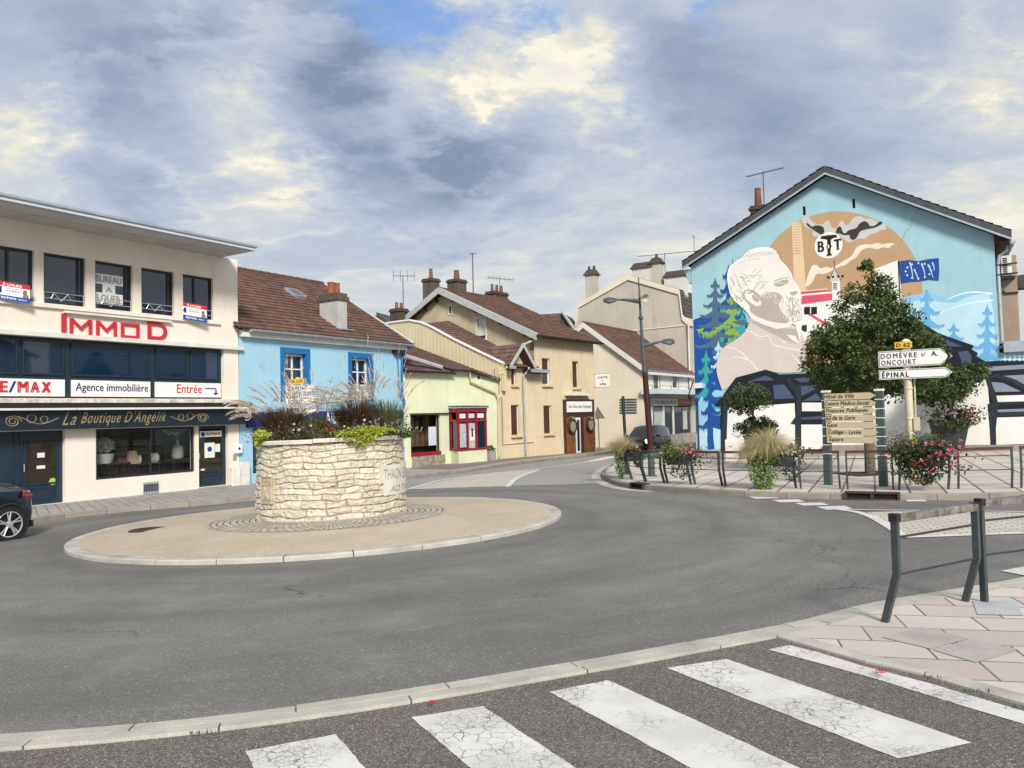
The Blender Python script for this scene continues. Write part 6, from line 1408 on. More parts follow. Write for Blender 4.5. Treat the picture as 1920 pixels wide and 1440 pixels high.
nxt(); stroke([(1564.5, 488), (1564.5, 503)], 1.2, 1.2, 'm_beam', 0); stroke([(1565, 503), (1554, 528)], 1, 1, 'm_beam', 0); stroke([(1565, 503), (1577, 526)], 1, 1, 'm_beam', 0)
# winter hills, firs and the flag on the right
mp([(1690, 560), (1700, 556), (1740, 548), (1775, 560), (1800, 548), (1822, 544), (1861, 548), (1866, 680), (1700, 680)], 'm_ice')
nxt(); mp(sp([(1690, 575), (1730, 560), (1760, 566), (1790, 569), (1806, 560), (1830, 552), (1862, 551), (1866, 675), (1690, 675)], 1), 'm_ice2')
stroke([(1776, 562), (1795, 553), (1822, 546.5), (1861, 551)], 1.2, 3.5, 'm_white'); nxt()
stroke([(1740, 600), (1780, 578), (1830, 566), (1862, 563)], 1.0, 2.5, 'm_white')
fir(1738, 541, 640, 44, 'm_fir', 4, seed=8); fir(1851, 569, 676, 36, 'm_fir', 5, seed=9); nxt(); fir(1788, 605, 670, 34, 'm_fir', 4, seed=10); nxt()
mp([(1686, 490), (1704, 487.5), (1722, 490), (1740, 486), (1760, 484), (1761, 505), (1760, 526), (1742, 524), (1724, 528), (1706, 529), (1689, 532)], 'm_eu'); nxt()
stroke([(1684.5, 489), (1687.5, 560)], 2.2, 2.2, 'm_black', 0)
for i in range(12):
    x, y = 1722+24*math.cos(2*PI*i/12), 508+15*math.sin(2*PI*i/12)-(x-1722)*.05 if i else 508; mp([(x+(2.6 if j % 2 == 0 else 1.1)*math.sin(PI*j/5), y-(2.6 if j % 2 == 0 else 1.1)*math.cos(PI*j/5)) for j in range(10)], 'm_white')
for a in ((1706, 492, 1712, 524), (1714, 505, 1722, 526), (1728, 494, 1735, 520), (1740, 496, 1750, 522), (1748, 492, 1752, 508)): stroke([(a[0], a[1]), ((a[0]+a[2])/2+1, (a[1]+a[3])/2), (a[2], a[3])], 3.2, .6, 'm_ice2')
# crack running up from the disc
nxt(); stroke([(1677, 480), (1686, 465), (1693, 448), (1700, 432), (1708, 426), (1711, 412), (1716, 395)], .9, .5, 'm_shade', 0)
# portrait
head = [(1366, 503), (1372, 496), (1392, 481), (1403, 470), (1420, 464), (1436, 463), (1448, 465), (1456, 471), (1460, 478), (1463, 488), (1474, 497), (1482, 508), (1486, 516), (1486.5, 522), (1490, 527), (1496, 536), (1501, 543), (1502, 548), (1500, 552), (1504, 556), (1504, 560), (1500, 563), (1503, 570), (1506, 578), (1508, 585), (1507, 594), (1500, 600), (1490, 603),
        (1482, 605), (1476, 612), (1470, 617), (1440, 610), (1408, 598), (1404, 590), (1396, 580), (1386, 572), (1375, 562), (1369, 552), (1365, 535), (1363, 518)]
body_ = [(1408, 585), (1408, 600), (1400, 618), (1390, 630), (1372, 642), (1358, 650), (1350, 660), (1344, 678), (1344, 700), (1350, 720), (1356, 735), (1385, 708), (1436, 693), (1460, 700), (1516, 697), (1512, 680), (1510, 640), (1500, 615), (1482, 608)]
mp(sp(body_, 1), 'm_coat'); nxt()
mp([(1408, 600), (1436, 608), (1456, 615), (1480, 616), (1500, 617), (1498, 646), (1476, 640), (1462, 632), (1440, 622), (1410, 606)], 'm_shade'); nxt()
mp(sp(head, 1), 'm_skin'); nxt()
mp(sp([(1404, 574), (1414, 566), (1424, 560), (1432, 554), (1442, 548), (1452, 547), (1464, 552), (1467, 558), (1463, 566), (1460, 574), (1466, 584), (1474, 594), (1482, 600), (1478, 606), (1462, 606), (1440, 602), (1410, 590)], 2), 'm_shade')
mp(sp([(1450, 533), (1458, 530), (1468, 525), (1478, 524), (1479, 530), (1470, 535), (1462, 538), (1455, 537)], 1), 'm_shade'); mp(sp([(1481, 548), (1490, 546), (1497, 546), (1494, 552), (1486, 555), (1482, 552)], 1), 'm_shade'); nxt()
mp(sp([(1392, 547), (1403, 542), (1415, 545), (1425, 554), (1432, 568), (1430, 578), (1418, 580), (1404, 572), (1395, 561)], 2), 'm_shade'); mp(sp([(1396, 548), (1404, 545), (1412, 548), (1420, 556), (1428, 566), (1427, 573), (1418, 575), (1408, 568), (1398, 560)], 1), 'm_skin')
mp(sp([(1411, 552), (1418, 555), (1425, 563), (1422, 567), (1414, 564), (1410, 558)], 1), 'm_shade'); nxt()
mp([(1409, 592), (1436, 601), (1462, 607), (1478, 606), (1482, 602), (1488, 605), (1480, 613), (1456, 617), (1430, 608), (1410, 598)], 'm_white')
mp([(1475, 628), (1492, 630), (1500, 646), (1486, 638)], 'm_white'); mp([(1484, 606), (1492, 610), (1500, 640), (1505, 600), (1495, 602)], 'm_white')
for L in ([(1362, 651), (1378, 654), (1392, 662), (1402, 674), (1412, 682), (1422, 695)], [(1374, 670), (1390, 670), (1402, 675)], [(1398, 618), (1412, 624), (1424, 632), (1444, 629), (1445, 646), (1470, 652), (1500, 657)], [(1484, 664), (1500, 682), (1514, 696)]):
    stroke(L, 1.6, 2.4 if L[0][0] != 1484 else 4, 'm_white')
mp([(1467.5, 640.5), (1473, 640), (1473, 643), (1468, 643.5)], 'm_white')
hr = random.Random(5)
for i in range(70):   # hair strokes, combed back from the temple
    x, y = hr.uniform(1368, 1428), hr.uniform(510, 560); L_ = hr.uniform(5, 13); a = hr.uniform(-.9, .1) if x > 1395 else hr.uniform(.4, 1.3); stroke([(x, y), (x+L_*.5*math.cos(a)+.6, y+L_*.5*math.sin(a)), (x+L_*math.cos(a), y+L_*math.sin(a))], .5, 1.2, 'm_hair')
for i in range(17): x = 1386+i*4.3+hr.uniform(-1.5, 1.5); L_ = hr.uniform(6, 15); y = 487-10*math.sin(i/17*PI*.62)+hr.uniform(-3, 3); stroke([(x, y), (x+3, y-L_*.45), (x+9, y-L_*.75)], .9, .3, 'm_hair')
stroke([(1384, 494), (1402, 488), (1424, 485)], .5, .5, 'm_hair')
for i in range(85):   # moustache and beard
    x, y = hr.gauss(1484, 9), hr.uniform(556, 600); x = min(1503, x-(590-y)*.15+4); L_ = hr.uniform(3, 8); a = hr.uniform(.9, 2.2); stroke([(x, y), (x+L_*.5*math.cos(a)+.8, y+L_*.5*math.sin(a)), (x+L_*math.cos(a), y+L_*math.sin(a))], 1.3, .4, 'm_shade' if hr.random() < .6 else 'm_hair')
for i in range(60): y = hr.uniform(560, 602); x = 1466+(y-560)*.28+hr.gauss(0, 5); L_ = hr.uniform(2.5, 6); a = hr.uniform(.8, 2.0); stroke([(x, y), (x+L_*math.cos(a), y+L_*math.sin(a))], 1.3, .4, 'm_skin', 0)
for i in range(26): x, y = hr.uniform(1430, 1470), hr.uniform(545, 556); stroke([(x, y), (x+hr.uniform(-2, 5), y+hr.uniform(2, 6))], 1.2, .4, 'm_skin', 0)
stroke([(1452, 528), (1462, 523), (1472, 521), (1480, 520)], 2.2, .8, 'm_hair'); stroke([(1460, 532), (1466, 530), (1472, 532)], 1.6, .8, 'm_skin'); nxt(); nxt()
# half-timbered band along the bottom
bt0 = [(1340, 760), (1356, 742), (1360, 735), (1380, 708), (1436, 693), (1462, 702), (1520, 700), (1640, 694), (1720, 600), (1760, 625), (1826, 648), (1822, 655), (1834, 662), (1831, 668), (1848, 678), (1932, 673), (1932, 842), (1352, 846), (1352, 762)]
mp(bt0[:-2]+[(1352, 848)]+[(1352, 762)], 'm_navy'); nxt()
white = [[(1365, 765), (1490, 756), (1494, 840), (1362, 846)], [(1504, 755), (1542, 755), (1542, 771), (1504, 771)], [(1501, 796), (1561, 796), (1561, 842), (1502, 842)],
         [(1560, 755), (1850, 700), (1855, 760), (1851, 757), (1858, 836), (1560, 842)], [(1868, 742), (1935, 740), (1935, 753), (1871, 756)], [(1866, 783), (1935, 781), (1935, 832), (1868, 834)]]
for q in white: mp(q, 'm_white')
for q in ([(1405, 715), (1436, 704), (1453, 713)], [(1375, 730), (1396, 724), (1436, 748), (1480, 745), (1370, 752)], [(1450, 722), (1471, 721), (1490, 747), (1452, 748)], [(1488, 710), (1530, 706), (1530, 715), (1502, 717)], [(1502, 724), (1530, 722), (1528, 730), (1503, 743)], [(1505, 752), (1530, 738), (1538, 746), (1538, 751)],
          [(1500, 783), (1540, 780), (1540, 786), (1503, 787)], [(1768, 635), (1806, 650), (1780, 650)], [(1796, 660), (1814, 658), (1822, 668), (1820, 680), (1830, 688), (1808, 690)]): mp(q, 'm_slate')
for q in ([(1846, 688), (1932, 683), (1932, 691), (1848, 696)], [(1858, 706), (1932, 702), (1932, 728), (1905, 712), (1880, 708)], [(1858, 716), (1880, 718), (1914, 734), (1866, 735)], [(1866, 768), (1932, 766), (1932, 771), (1866, 773)]): mp(q, 'm_slate2')
nxt()
for q in ([(1842, 695), (1852, 695), (1872, 757), (1864, 836), (1858, 836), (1853, 757), (1862, 757)], [(1853, 757), (1866, 757), (1868, 835), (1857, 836)], [(1482, 795), (1494, 778), (1494, 722), (1502, 720), (1503, 842), (1491, 842), (1491, 796)], [(1475, 712), (1482, 708), (1504, 745), (1500, 752)], [(1356, 762), (1364, 757), (1363, 846), (1352, 846)],
          [(1864, 700), (1900, 710), (1932, 730), (1932, 737), (1896, 716), (1862, 706)], [(1865, 754), (1935, 752), (1935, 757), (1865, 760)], [(1863, 774), (1935, 771), (1935, 778), (1864, 781)]): mp(q, 'm_beam')
# firs on the annex strip
nxt()
for i in range(7): fir(1884+i*9, 661, 676, 8, 'm_ice2', 2, drip=False, seed=20+i)
paint = mw.build('mural_painting', [M[m] for m in mmats], mh_)
# plinth, steps in the base
mb = MB(); zpl = mu(1335, 849)[1]; mb.fbox(MU, uL_-.05, mu(1545, 850)[0], GB, zpl, .04, .30); mb.fbox(MU, mu(1545, 850)[0]+.002, uX, GB, mu(1800, 834)[1], .04, .22); mb.build('plinth', 'kerb_old', mh_)
# roof
rp = lambda u, z, o: MU.P(u, z, o)
uLe, uRe = mu(1284, 505)[0]-.0, mu(1895, 445)[0]; zl_, zr_ = apM[1]-kL*(apM[0]-uLe), apM[1]-kR*(uRe-apM[0]); DD = 11.5; th = .30; fo = .42
mb = MB()
tiled(mb, rp(uLe, zl_+th, -DD), rp(uLe, zl_+th, fo), rp(apM[0], apM[1]+th, fo), rp(apM[0], apM[1]+th, -DD)); tiled(mb, rp(uRe, zr_+th, fo), rp(uRe, zr_+th, -DD), rp(apM[0], apM[1]+th, -DD), rp(apM[0], apM[1]+th, fo))
rfm = mb.build('roof', 'tiles_dark', mh_)
mb = MB(); v_ = Vector((0, 0, 1))
for a, b in ((rp(uLe, zl_, fo), rp(apM[0], apM[1], fo)), (rp(apM[0], apM[1], fo), rp(uRe, zr_, fo))):
    n_ = MU.n; mb.hexa([a, a-n_*.06, b-n_*.06, b, a+v_*(th-.02), a-n_*.06+v_*(th-.02), b-n_*.06+v_*(th-.02), b+v_*(th-.02)])
    a2, b2 = a-v_*.0, b-v_*.0; mb.hexa([a2-n_*.061+v_*.08, a2-n_*(fo-.01)+v_*.08, b2-n_*(fo-.01)+v_*.08, b2-n_*.061+v_*.08, a2-n_*.061+v_*.12, a2-n_*(fo-.01)+v_*.12, b2-n_*(fo-.01)+v_*.12, b2-n_*.061+v_*.12])
mb.build('bargeboard', 'eave_dark', rfm)
mb = MB()
for a, b in ((rp(uLe, zl_, fo+.003), rp(apM[0], apM[1], fo+.003)), (rp(apM[0], apM[1], fo+.003), rp(uRe, zr_, fo+.003))): mb.hexa([a-v_*.05, a-v_*.05+MU.n*.03, b-v_*.05+MU.n*.03, b-v_*.05, a+v_*.03, a+v_*.03+MU.n*.03, b+v_*.03+MU.n*.03, b+v_*.03])
mb.build('edge_trim', 'zinc', rfm)
# boxed eaves: moulded return on the left, deep eave on the right
mb = MB(); mb.hexa([rp(uL_-.02, zwL-.75, .02), rp(uL_-.12, zwL-.75, .02), rp(uL_-.12, zwL-.75, -DD), rp(uL_-.02, zwL-.75, -DD), rp(uL_-.02, zl_+.0, .1), rp(uLe, zl_+.0, .1), rp(uLe, zl_+.0, -DD), rp(uL_-.02, zl_+.0, -DD)]); mb.build('eave_moulding', 'm_sky', mh_)
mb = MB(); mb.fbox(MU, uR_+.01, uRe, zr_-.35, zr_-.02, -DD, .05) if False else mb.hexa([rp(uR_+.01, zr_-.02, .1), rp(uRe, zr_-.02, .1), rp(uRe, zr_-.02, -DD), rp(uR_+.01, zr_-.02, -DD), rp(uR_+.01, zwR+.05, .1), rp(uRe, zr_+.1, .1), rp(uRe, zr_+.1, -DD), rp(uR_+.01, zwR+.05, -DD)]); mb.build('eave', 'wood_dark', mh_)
pr_ = lambda px, py, o=-.4: MU.hit(px, py, o)
gutter(mh_, MU.perp(uRe+.06) if False else Fac(tuple(rp(uRe+.06, 0, 0).xy), (-MU.n.x, -MU.n.y)), 0, DD, zr_, 0, .09, 'zinc')
pipe(mh_, [rp(uRe-.1, zr_-.05, -.5), pr_(1886, 470), pr_(1873, 480), pr_(1871, 500), pr_(1878, 620), pr_(1879, 640)], .065, 'zinc')
# a wider side wing seen beyond the corner, its window, and the air conditioner
mb = MB(); uW = mu(1909, 560, -.8)[0]; mb.fbox(MU, uR_+.01, uW, zg1+.002, zr_-.4, -8, -.8); wg = mb.build('side_wing', 'brown_wall', mh_)
mb = MB(); mb.tube([pr_(1881, 545, -.75), pr_(1885, 550, -.75), pr_(1910, 548, -.75)], .03, 5); mb.build('cable', 'black_metal', wg)
ac0, ac1 = mu(1876, 480, -.4), mu(1898, 516, -.4); e0 = empty('air_conditioner', MU.P((ac0[0]+ac1[0])/2, ac1[1], -.6), 'pale air-conditioning unit bracketed under the right eave of the mural house', 'air conditioner')
mb = MB(); mb.fbox(MU, ac0[0], ac1[0], ac1[1], ac0[1], -.79, -.4); ao = mb.build('casing', 'trim_white', e0, bevel=.02)
mb = MB()
for j in range(9): z = ac1[1]+.08+j*(ac0[1]-ac1[1]-.14)/9; mb.fbox(MU, ac0[0]+.05, ac1[0]-.14, z, z+.045, -.398, -.39)
mb.build('grille', 'void', ao); mb = MB()
for z in (ac1[1]+.05, ac1[1]+(ac0[1]-ac1[1])*.55): mb.tube([MU.P(ac0[0]-.25, z, -.35), MU.P(ac0[0]+.5, z+.02, -.35)], .03, 5)
mb.fbox(MU, ac0[0]-.05, ac1[0]+.1, ac1[1]-.1, ac1[1]-.02, -.79, -.4); mb.build('bracket', 'black_metal', e0)
# chimney and aerials on the mural house
cc = MU.hit(1420, 405, -3.0); chimney(mh_, Vector((cc.x, cc.y, cc.z-1.2)), .62, .62, 1.5, 'chim_brick', math.atan2(MU.d.y, MU.d.x), pots=1, pot_h=.85, pot_r=.17)
ca = MU.hit(1433, 388, -2.2); antenna('roof_antenna', ca-Vector((0, 0, 1.0)), 2.6, 1.7, 12, math.atan2(MU.d.y, MU.d.x)-.25, 'twin aerial with long ribbed boom on the left roof slope of the mural house', up=0, el=.3, r=.018)
mb = MB(); t_ = MU.hit(1430, 385, -2.2); 
ca2 = MU.hit(1302, 478, -1.5); antenna('roof_antenna', ca2-Vector((0, 0, .6)), 1.5, .3, 2, 1.2, 'thin whip aerial above the left eave of the mural house', up=0, el=.1, r=.01)
# street light box, cables on the left corner
e0 = empty('cable_box', MU.P(mu(1311, 724)[0], mu(1311, 724)[1], .1), 'small white junction box on brackets at the left edge of the mural', 'junction box')
mb = MB(); q = MU.R(1306, 719, 728, 1317, .1); mb.fbox(MU, *q, .05, .4); mb.build('box', 'trim_white', e0)
mb = MB(); mb.tube([MU.P(uL_-.02, q[2]+.4, .06), MU.P(uL_-.25, q[2]-.3, .2), MU.P(uL_+.1, q[2]-.6, .06), MU.P(uL_+.1, GB+1, .06)], .03, 5); mb.build('cable', 'black_metal', e0)
# background houses at the right edge
cR = MU.hit(1925, 560, -9); e0 = empty('background_house', Vector((cR.x, cR.y, 0)), 'neighbouring house with dark tiled eave and brick side at the right picture edge', 'house')
Fr = Fac((cR.x-.6, cR.y), (1.826, -1)); zq = lambda y: Fr.uz(1918, y)[1]
u_ = Fr.uz(1904, 560)[0]; mb = MB(); mb.fbox(Fr, u_+.9, u_+8, GB, zq(545), -6, 0); mb.build('wall', 'chim_brick', e0)
mb = MB(); tiled(mb, Fr.P(u_, zq(543), .6), Fr.P(u_+8.5, zq(543), .6), Fr.P(u_+8.5, zq(480), -3), Fr.P(u_, zq(500), -3)); mb.build('roof', 'tiles_dark', e0)

# ============================================================ STONE PLANTER ON THE ISLAND
M['stone'] = None
def stonemat():
    m = bpy.data.materials.new('pale_limestone'); m.use_nodes = True; t = NT(m.node_tree); o = t.n('TexCoord').outputs['Object']
    c = t.mix(t.mr(t.noise(o, 3.2, 6, .65), .3, .7), (.56, .50, .385), (.72, .66, .54))
    c = t.mix(t.m('MULTIPLY', t.mr(t.noise(o, 11, 6, .7), .52, .75), .45), c, (.42, .36, .26))
    st = t.n('Attribute', attribute_name='block'); c = t.mix(t.m('MULTIPLY', t.mr(st.outputs['Fac'], .45, 1.0), .55), c, (.47, .43, .36)); c = t.mix(t.m('MULTIPLY', t.mr(st.outputs['Fac'], .35, .0), .35), c, (.80, .76, .67))
    at = t.n('Attribute', attribute_name='joint'); c = t.mix(t.m('MULTIPLY', at.outputs['Fac'], .85), c, (.23, .195, .14))
    vo = t.n('TexVoronoi', i_Vector=o, i_Scale=6.5); c = t.mix(t.mr(vo.outputs['Distance'], .085, .070), c, (.02, .017, .013))
    c = t.mix(t.m('MULTIPLY', t.mr(t.noise(o, 5, 5, .7), .62, .74), .5), c, (.20, .19, .15))
    b = t.n('BsdfPrincipled', i_Base_Color=c, i_Roughness=.9)
    bp = t.n('Bump', i_Strength=1.0, i_Distance=.022, i_Height=t.m('ADD', t.noise(o, 26, 6, .7), t.m('MULTIPLY', t.noise(o, 90, 3), .4))); t.put(b.inputs['Normal'], bp)
    t.nt.links.new(b.outputs[0], t.n('OutputMaterial').inputs[0]); return m
M['stone'] = stonemat(); M['plaque'] = mat('white_stone_plaque', (.66, .64, .58), .85, var=.08, vs=4, bump=.3, col2=(.5, .48, .42)); M['relief'] = mat('carved_relief', (.50, .44, .32), .9, var=.15, vs=9, bump=.5)
M['grey_text2'] = flat('weathered_inscription', (.30, .29, .25), .9)
pz = G(PCx, PCy)+.14
pb = empty('stone_planter', (PCx, PCy, pz), 'round pale limestone wall planter standing on the roundabout island', 'planter')
zlo = zz  # keep name
PH = (g(624, 992).z*0 + 1.46)
def vn(x, y, s=0):   # smooth value noise
    xi, yi = np.floor(x).astype(int), np.floor(y).astype(int); fx, fy = x-xi, y-yi; fx = fx*fx*(3-2*fx); fy = fy*fy*(3-2*fy)
    h = lambda a, b: (np.sin((a % 997)*127.1+(b % 991)*311.7+s*74.7)*43758.5453) % 1
    return (h(xi, yi)*(1-fx)+h(xi+1, yi)*fx)*(1-fy)+(h(xi, yi+1)*(1-fx)+h(xi+1, yi+1)*fx)*fy
NA, NZ = 760, 150
th, zv = np.meshgrid(np.linspace(0, 2*PI, NA, endpoint=False), np.linspace(0, PH, NZ)); u_ = th*PR
ch_h = .122
zw = zv+(vn(u_*1.9, zv*2.2, 1)-.5)*.11+(vn(u_*5.5, zv*5, 2)-.5)*.045
row = np.floor(zw/ch_h); fz = zw/ch_h-row
bw = .24+.16*((np.sin(row*12.9)*4375.5) % 1)
uw = u_+(vn(u_*3.2+row*9, row*7.7, 3)-.5)*.30+(vn(u_*9, zv*14, 9)-.5)*.05+((np.sin(row*78.2)*9375.5) % 1)*3
col = np.floor(uw/bw); fu = uw/bw-col
jw = np.minimum(np.minimum(fz, 1-fz)*ch_h, np.minimum(fu, 1-fu)*bw); prof = np.clip(jw/.017, 0, 1); prof = prof*prof*(3-2*prof)
sid = (np.sin(row*91.7+col*37.3)*4517.3) % 1
d_ = prof*(.018+.018*sid)+prof*(vn(u_*17, zv*24, 5)-.5)*.030+(vn(u_*46, zv*50, 6)-.5)*.014+(vn(u_*9, zv*12, 8)-.5)*.014*prof
rad_ = PR-.02+d_+(1-zv/PH)*.05
tilt = lambda x, y: (G(x, y)-G(PCx, PCy))*1.6
X = PCx+rad_*np.cos(th); Y = PCy+rad_*np.sin(th); Zt = pz-.04+zv
vs = np.stack([X, Y, Zt], -1).reshape(-1, 3)-np.array([PCx, PCy, pz])
# the whole ring leans with the slope of the street
SX = (G(PCx+1, PCy)-G(PCx-1, PCy))/2; SY = (G(PCx, PCy+1)-G(PCx, PCy-1))/2
vs[:, 2] += vs[:, 0]*SX+vs[:, 1]*SY
ii = np.arange(NZ-1)[:, None]*NA+np.arange(NA)[None]; jj = np.arange(NZ-1)[:, None]*NA+(np.arange(NA)[None]+1) % NA
fs = np.stack([ii, jj, jj+NA, ii+NA], -1).reshape(-1, 4)
me = bpy.data.meshes.new('stone_wall'); me.from_pydata(vs.tolist(), [], fs.tolist()); at = me.attributes.new('joint', 'FLOAT', 'POINT'); at.data.foreach_set('value', (1-prof).reshape(-1).astype(np.float32)); at = me.attributes.new('block', 'FLOAT', 'POINT'); at.data.foreach_set('value', sid.reshape(-1).astype(np.float32))
me.materials.append(M['stone']); me.polygons.foreach_set('use_smooth', [True]*len(me.polygons)); o = bpy.data.objects.new('wall', me); C.objects.link(o); o.parent = pb
def pc(a, h, r): x, y = r*math.cos(a), r*math.sin(a); return Vector((PCx+x, PCy+y, pz+h+x*SX+y*SY))
mb = MB(); n = 30; top = PH-.02
seg_n = 16
for k in range(seg_n):   # cap slabs with joints
    a0_, a1_ = 2*PI*k/seg_n+.004, 2*PI*(k+1)/seg_n-.004; rows = []; m_ = 6; dz = random.uniform(-.006, .006)
    for i in range(m_+1):
        a = a0_+(a1_-a0_)*i/m_; jr = random.uniform(-.008, .008); rows += [pc(a, top-.01+dz, PR+.07+jr), pc(a, top+.05+dz, PR+.075+jr), pc(a, top+.065+dz, PR+.06), pc(a, top+.065+dz, PR-.2), pc(a, top-.01+dz, PR-.2)]
    mb.add(rows, [(i*5+j, (i+1)*5+j, (i+1)*5+(j+1) % 5, i*5+(j+1) % 5) for i in range(m_) for j in range(5)]+[(4, 3, 2, 1, 0), tuple(m_*5+j for j in range(5))])
mb.build('cap', 'stone', pb)
M['soil'] = mat('dark_soil', (.04, .028, .018), .95, var=.3, vs=10, bump=1, bs=20)
mb = MB(); mb.add([pc(2*PI*k/40, top-.02, PR-.15) for k in range(40)]+[pc(0, top+.06, 0)], [(k, (k+1) % 40, 40) for k in range(40)]); mb.build('soil', 'soil', pb)
# carved panel (left) and white plaques (right)
Cc = Vector((PCx, PCy, 0))
def ang_px(px, py=900):   # angle on the wall seen at a column of the photograph
    d = ray(px, py); d2 = Vector((d.x, d.y)); t = 12.0; o_ = Vector((0, 0)); A_ = d2.dot(d2); B_ = -2*d2.dot(Vector((PCx, PCy))); Cq = PCx**2+PCy**2-(PR+.03)**2; D_ = max(0, B_*B_-4*A_*Cq); t = (-B_-math.sqrt(D_))/(2*A_); p = d2*t; return math.atan2(p.y-PCy, p.x-PCx), t
def hz_(px, py):
    a, t = ang_px(px, py); z = HC+ray(px, py).z*t; return a, z-(pz+PR*math.cos(a)*SX+PR*math.sin(a)*SY)
def cyl_panel(name, x0, x1, yt_, yb_, r0, r1, m, par=pb, ext=1.0):
    a0_, h1 = hz_(x0, yt_); _, h0 = hz_(x0, yb_); a1_, _ = hz_(x1, (yt_+yb_)/2); a1_ = a0_+(a1_-a0_)*ext; mb = MB(); n = 14
    rows = []
    for i in range(n+1): a = a0_+(a1_-a0_)*i/n; rows += [pc(a, h0, r0), pc(a, h0, r1), pc(a, h1, r1), pc(a, h1, r0)]
    mb.add(rows, [(i*4+j, i*4+(j+1) % 4, (i+1)*4+(j+1) % 4, (i+1)*4+j) for i in range(n) for j in range(4)]+[(0, 1, 2, 3), tuple(n*4+3-j for j in range(4))])
    return mb.build(name, m, par), (a0_, a1_, h0, h1)
pn1, r1_p = cyl_panel('carved_panel', 493.5, 514.5, 893, 944, PR-.05, PR+.065, 'relief')
fn = lambda R_, r: (lambda s_, t_: pc(R_[0]+(R_[1]-R_[0])*s_, R_[2]+(R_[3]-R_[2])*t_, r))
f_ = fn(r1_p, PR+.085); mb = MB()
def strokec(f, pts, r, mb=mb): mb.tube([f(*p) for p in pts], r, 5)
strokec(f_, [(.03, .02), (.97, .02), (.97, .98), (.03, .98), (.03, .02)], .010); strokec(f_, [(.1, .76), (.9, .76)], .010); strokec(f_, [(.1, .17), (.9, .17)], .008)
for i in range(6): strokec(f_, [(.12+i*.15, .68), (.12+i*.15, .75)], .010)
strokec(f_, [(.35, .2), (.46, .42), (.42, .62), (.52, .5), (.60, .62), (.55, .42), (.68, .2), (.52, .36), (.35, .2)], .012)
textmb(mb, 'Thaon', lambda a, b: f_(.15+.7*a, .80+.13*b), bold=.02); textmb(mb, 'VOSGES', lambda a, b: f_(.15+.7*a, .05+.09*b), bold=.02)
mb.build('relief', 'relief', pn1)
pn2, r2_p = cyl_panel('name_plaque', 711, 763.5, 873.5, 907, PR-.05, PR+.062, 'plaque', ext=1.4); pn3, r3_p = cyl_panel('name_plaque', 718.5, 763.5, 906, 930, PR-.05, PR+.060, 'plaque', ext=1.4)
f_ = fn(r2_p, PR+.066); mb = MB(); textmb(mb, 'THAON LES VOSGES', lambda a, b: f_(.05+.88*a, .18+.60*b), bold=.0); mb.build('lettering', 'grey_text2', pn2)
f_ = fn(r3_p, PR+.066); mb = MB(); textmb(mb, 'AO T1 IOM', lambda a, b: f_(.10+.75*a, .25+.5*b), bold=.0, shear=.3); mb.build('lettering', 'grey_text2', pn3)

# ============================================================ PLANTS
M['grass_dark'] = leafmat('dark_purple_grass', (.045, .020, .018), (.10, .055, .035), (.09, .08, .03))
M['grass_green'] = leafmat('grey_green_grass', (.055, .075, .030), (.13, .16, .07), (.24, .21, .12))
M['plume'] = leafmat('beige_plumes', (.60, .50, .40), (.78, .69, .57), (.50, .36, .30), trans=.4)
M['plume_thin'] = leafmat('thin_pale_seed_heads', (.45, .42, .34), (.62, .60, .50), trans=.4)
M['blond'] = leafmat('blond_feather_grass', (.50, .43, .22), (.70, .62, .38), (.40, .36, .18), trans=.4)
M['lime_leaf'] = leafmat('lime_leaves', (.33, .42, .03), (.52, .58, .08), (.22, .32, .03), trans=.35)
M['leaf_mid'] = leafmat('mid_green_leaves', (.034, .065, .018), (.085, .13, .036), (.15, .18, .05))
M['leaf_light'] = leafmat('light_green_leaves', (.10, .17, .04), (.22, .29, .09), (.32, .36, .15))
M['leaf_olive'] = leafmat('brownish_foliage', (.05, .045, .02), (.10, .085, .035), (.13, .05, .03))
M['red_petal'] = leafmat('crimson_petals', (.26, .006, .012), (.48, .02, .03), trans=.2); M['pink_petal'] = leafmat('pink_petals', (.62, .06, .14), (.80, .24, .32), (.80, .45, .50), trans=.2)
M['white_petal'] = leafmat('small_white_petals', (.70, .70, .66), (.82, .82, .78), trans=.2); M['mauve'] = leafmat('mauve_petals', (.42, .25, .35), (.66, .50, .58), trans=.2)
M['treeleaf'] = leafmat('hornbeam_leaves', (.028, .054, .012), (.095, .145, .032), (.20, .23, .055), trans=.30)
M['bark'] = mat('bark', (.13, .105, .08), .95, var=.3, vs=8, bump=1, bs=30)
def blade(mb, base, d0, L, w_, bend=1.0, n=6, up=1.0, tip=.15, side=None):
    """an arching blade: starts along d0, droops with length"""
    p = Vector(base); d = Vector(d0).normalized(); s_ = side or d.cross(Vector((0, 0, 1))); s_ = s_.normalized() if s_.length > .1 else Vector((1, 0, 0)); a = random.uniform(-.9, .9); s_ = (s_*math.cos(a)+d.cross(s_)*math.sin(a))
    vs = []; st = L/n
    for i in range(n+1):
        ww = w_*(1-(1-tip)*(i/n)**1.5); vs += [p-s_*ww/2, p+s_*ww/2]; d = (d+Vector((0, 0, -1))*bend*st*(i/n)).normalized(); p = p+d*st
    mb.add(vs, [(2*i, 2*i+1, 2*i+3, 2*i+2) for i in range(n)]); return p, d
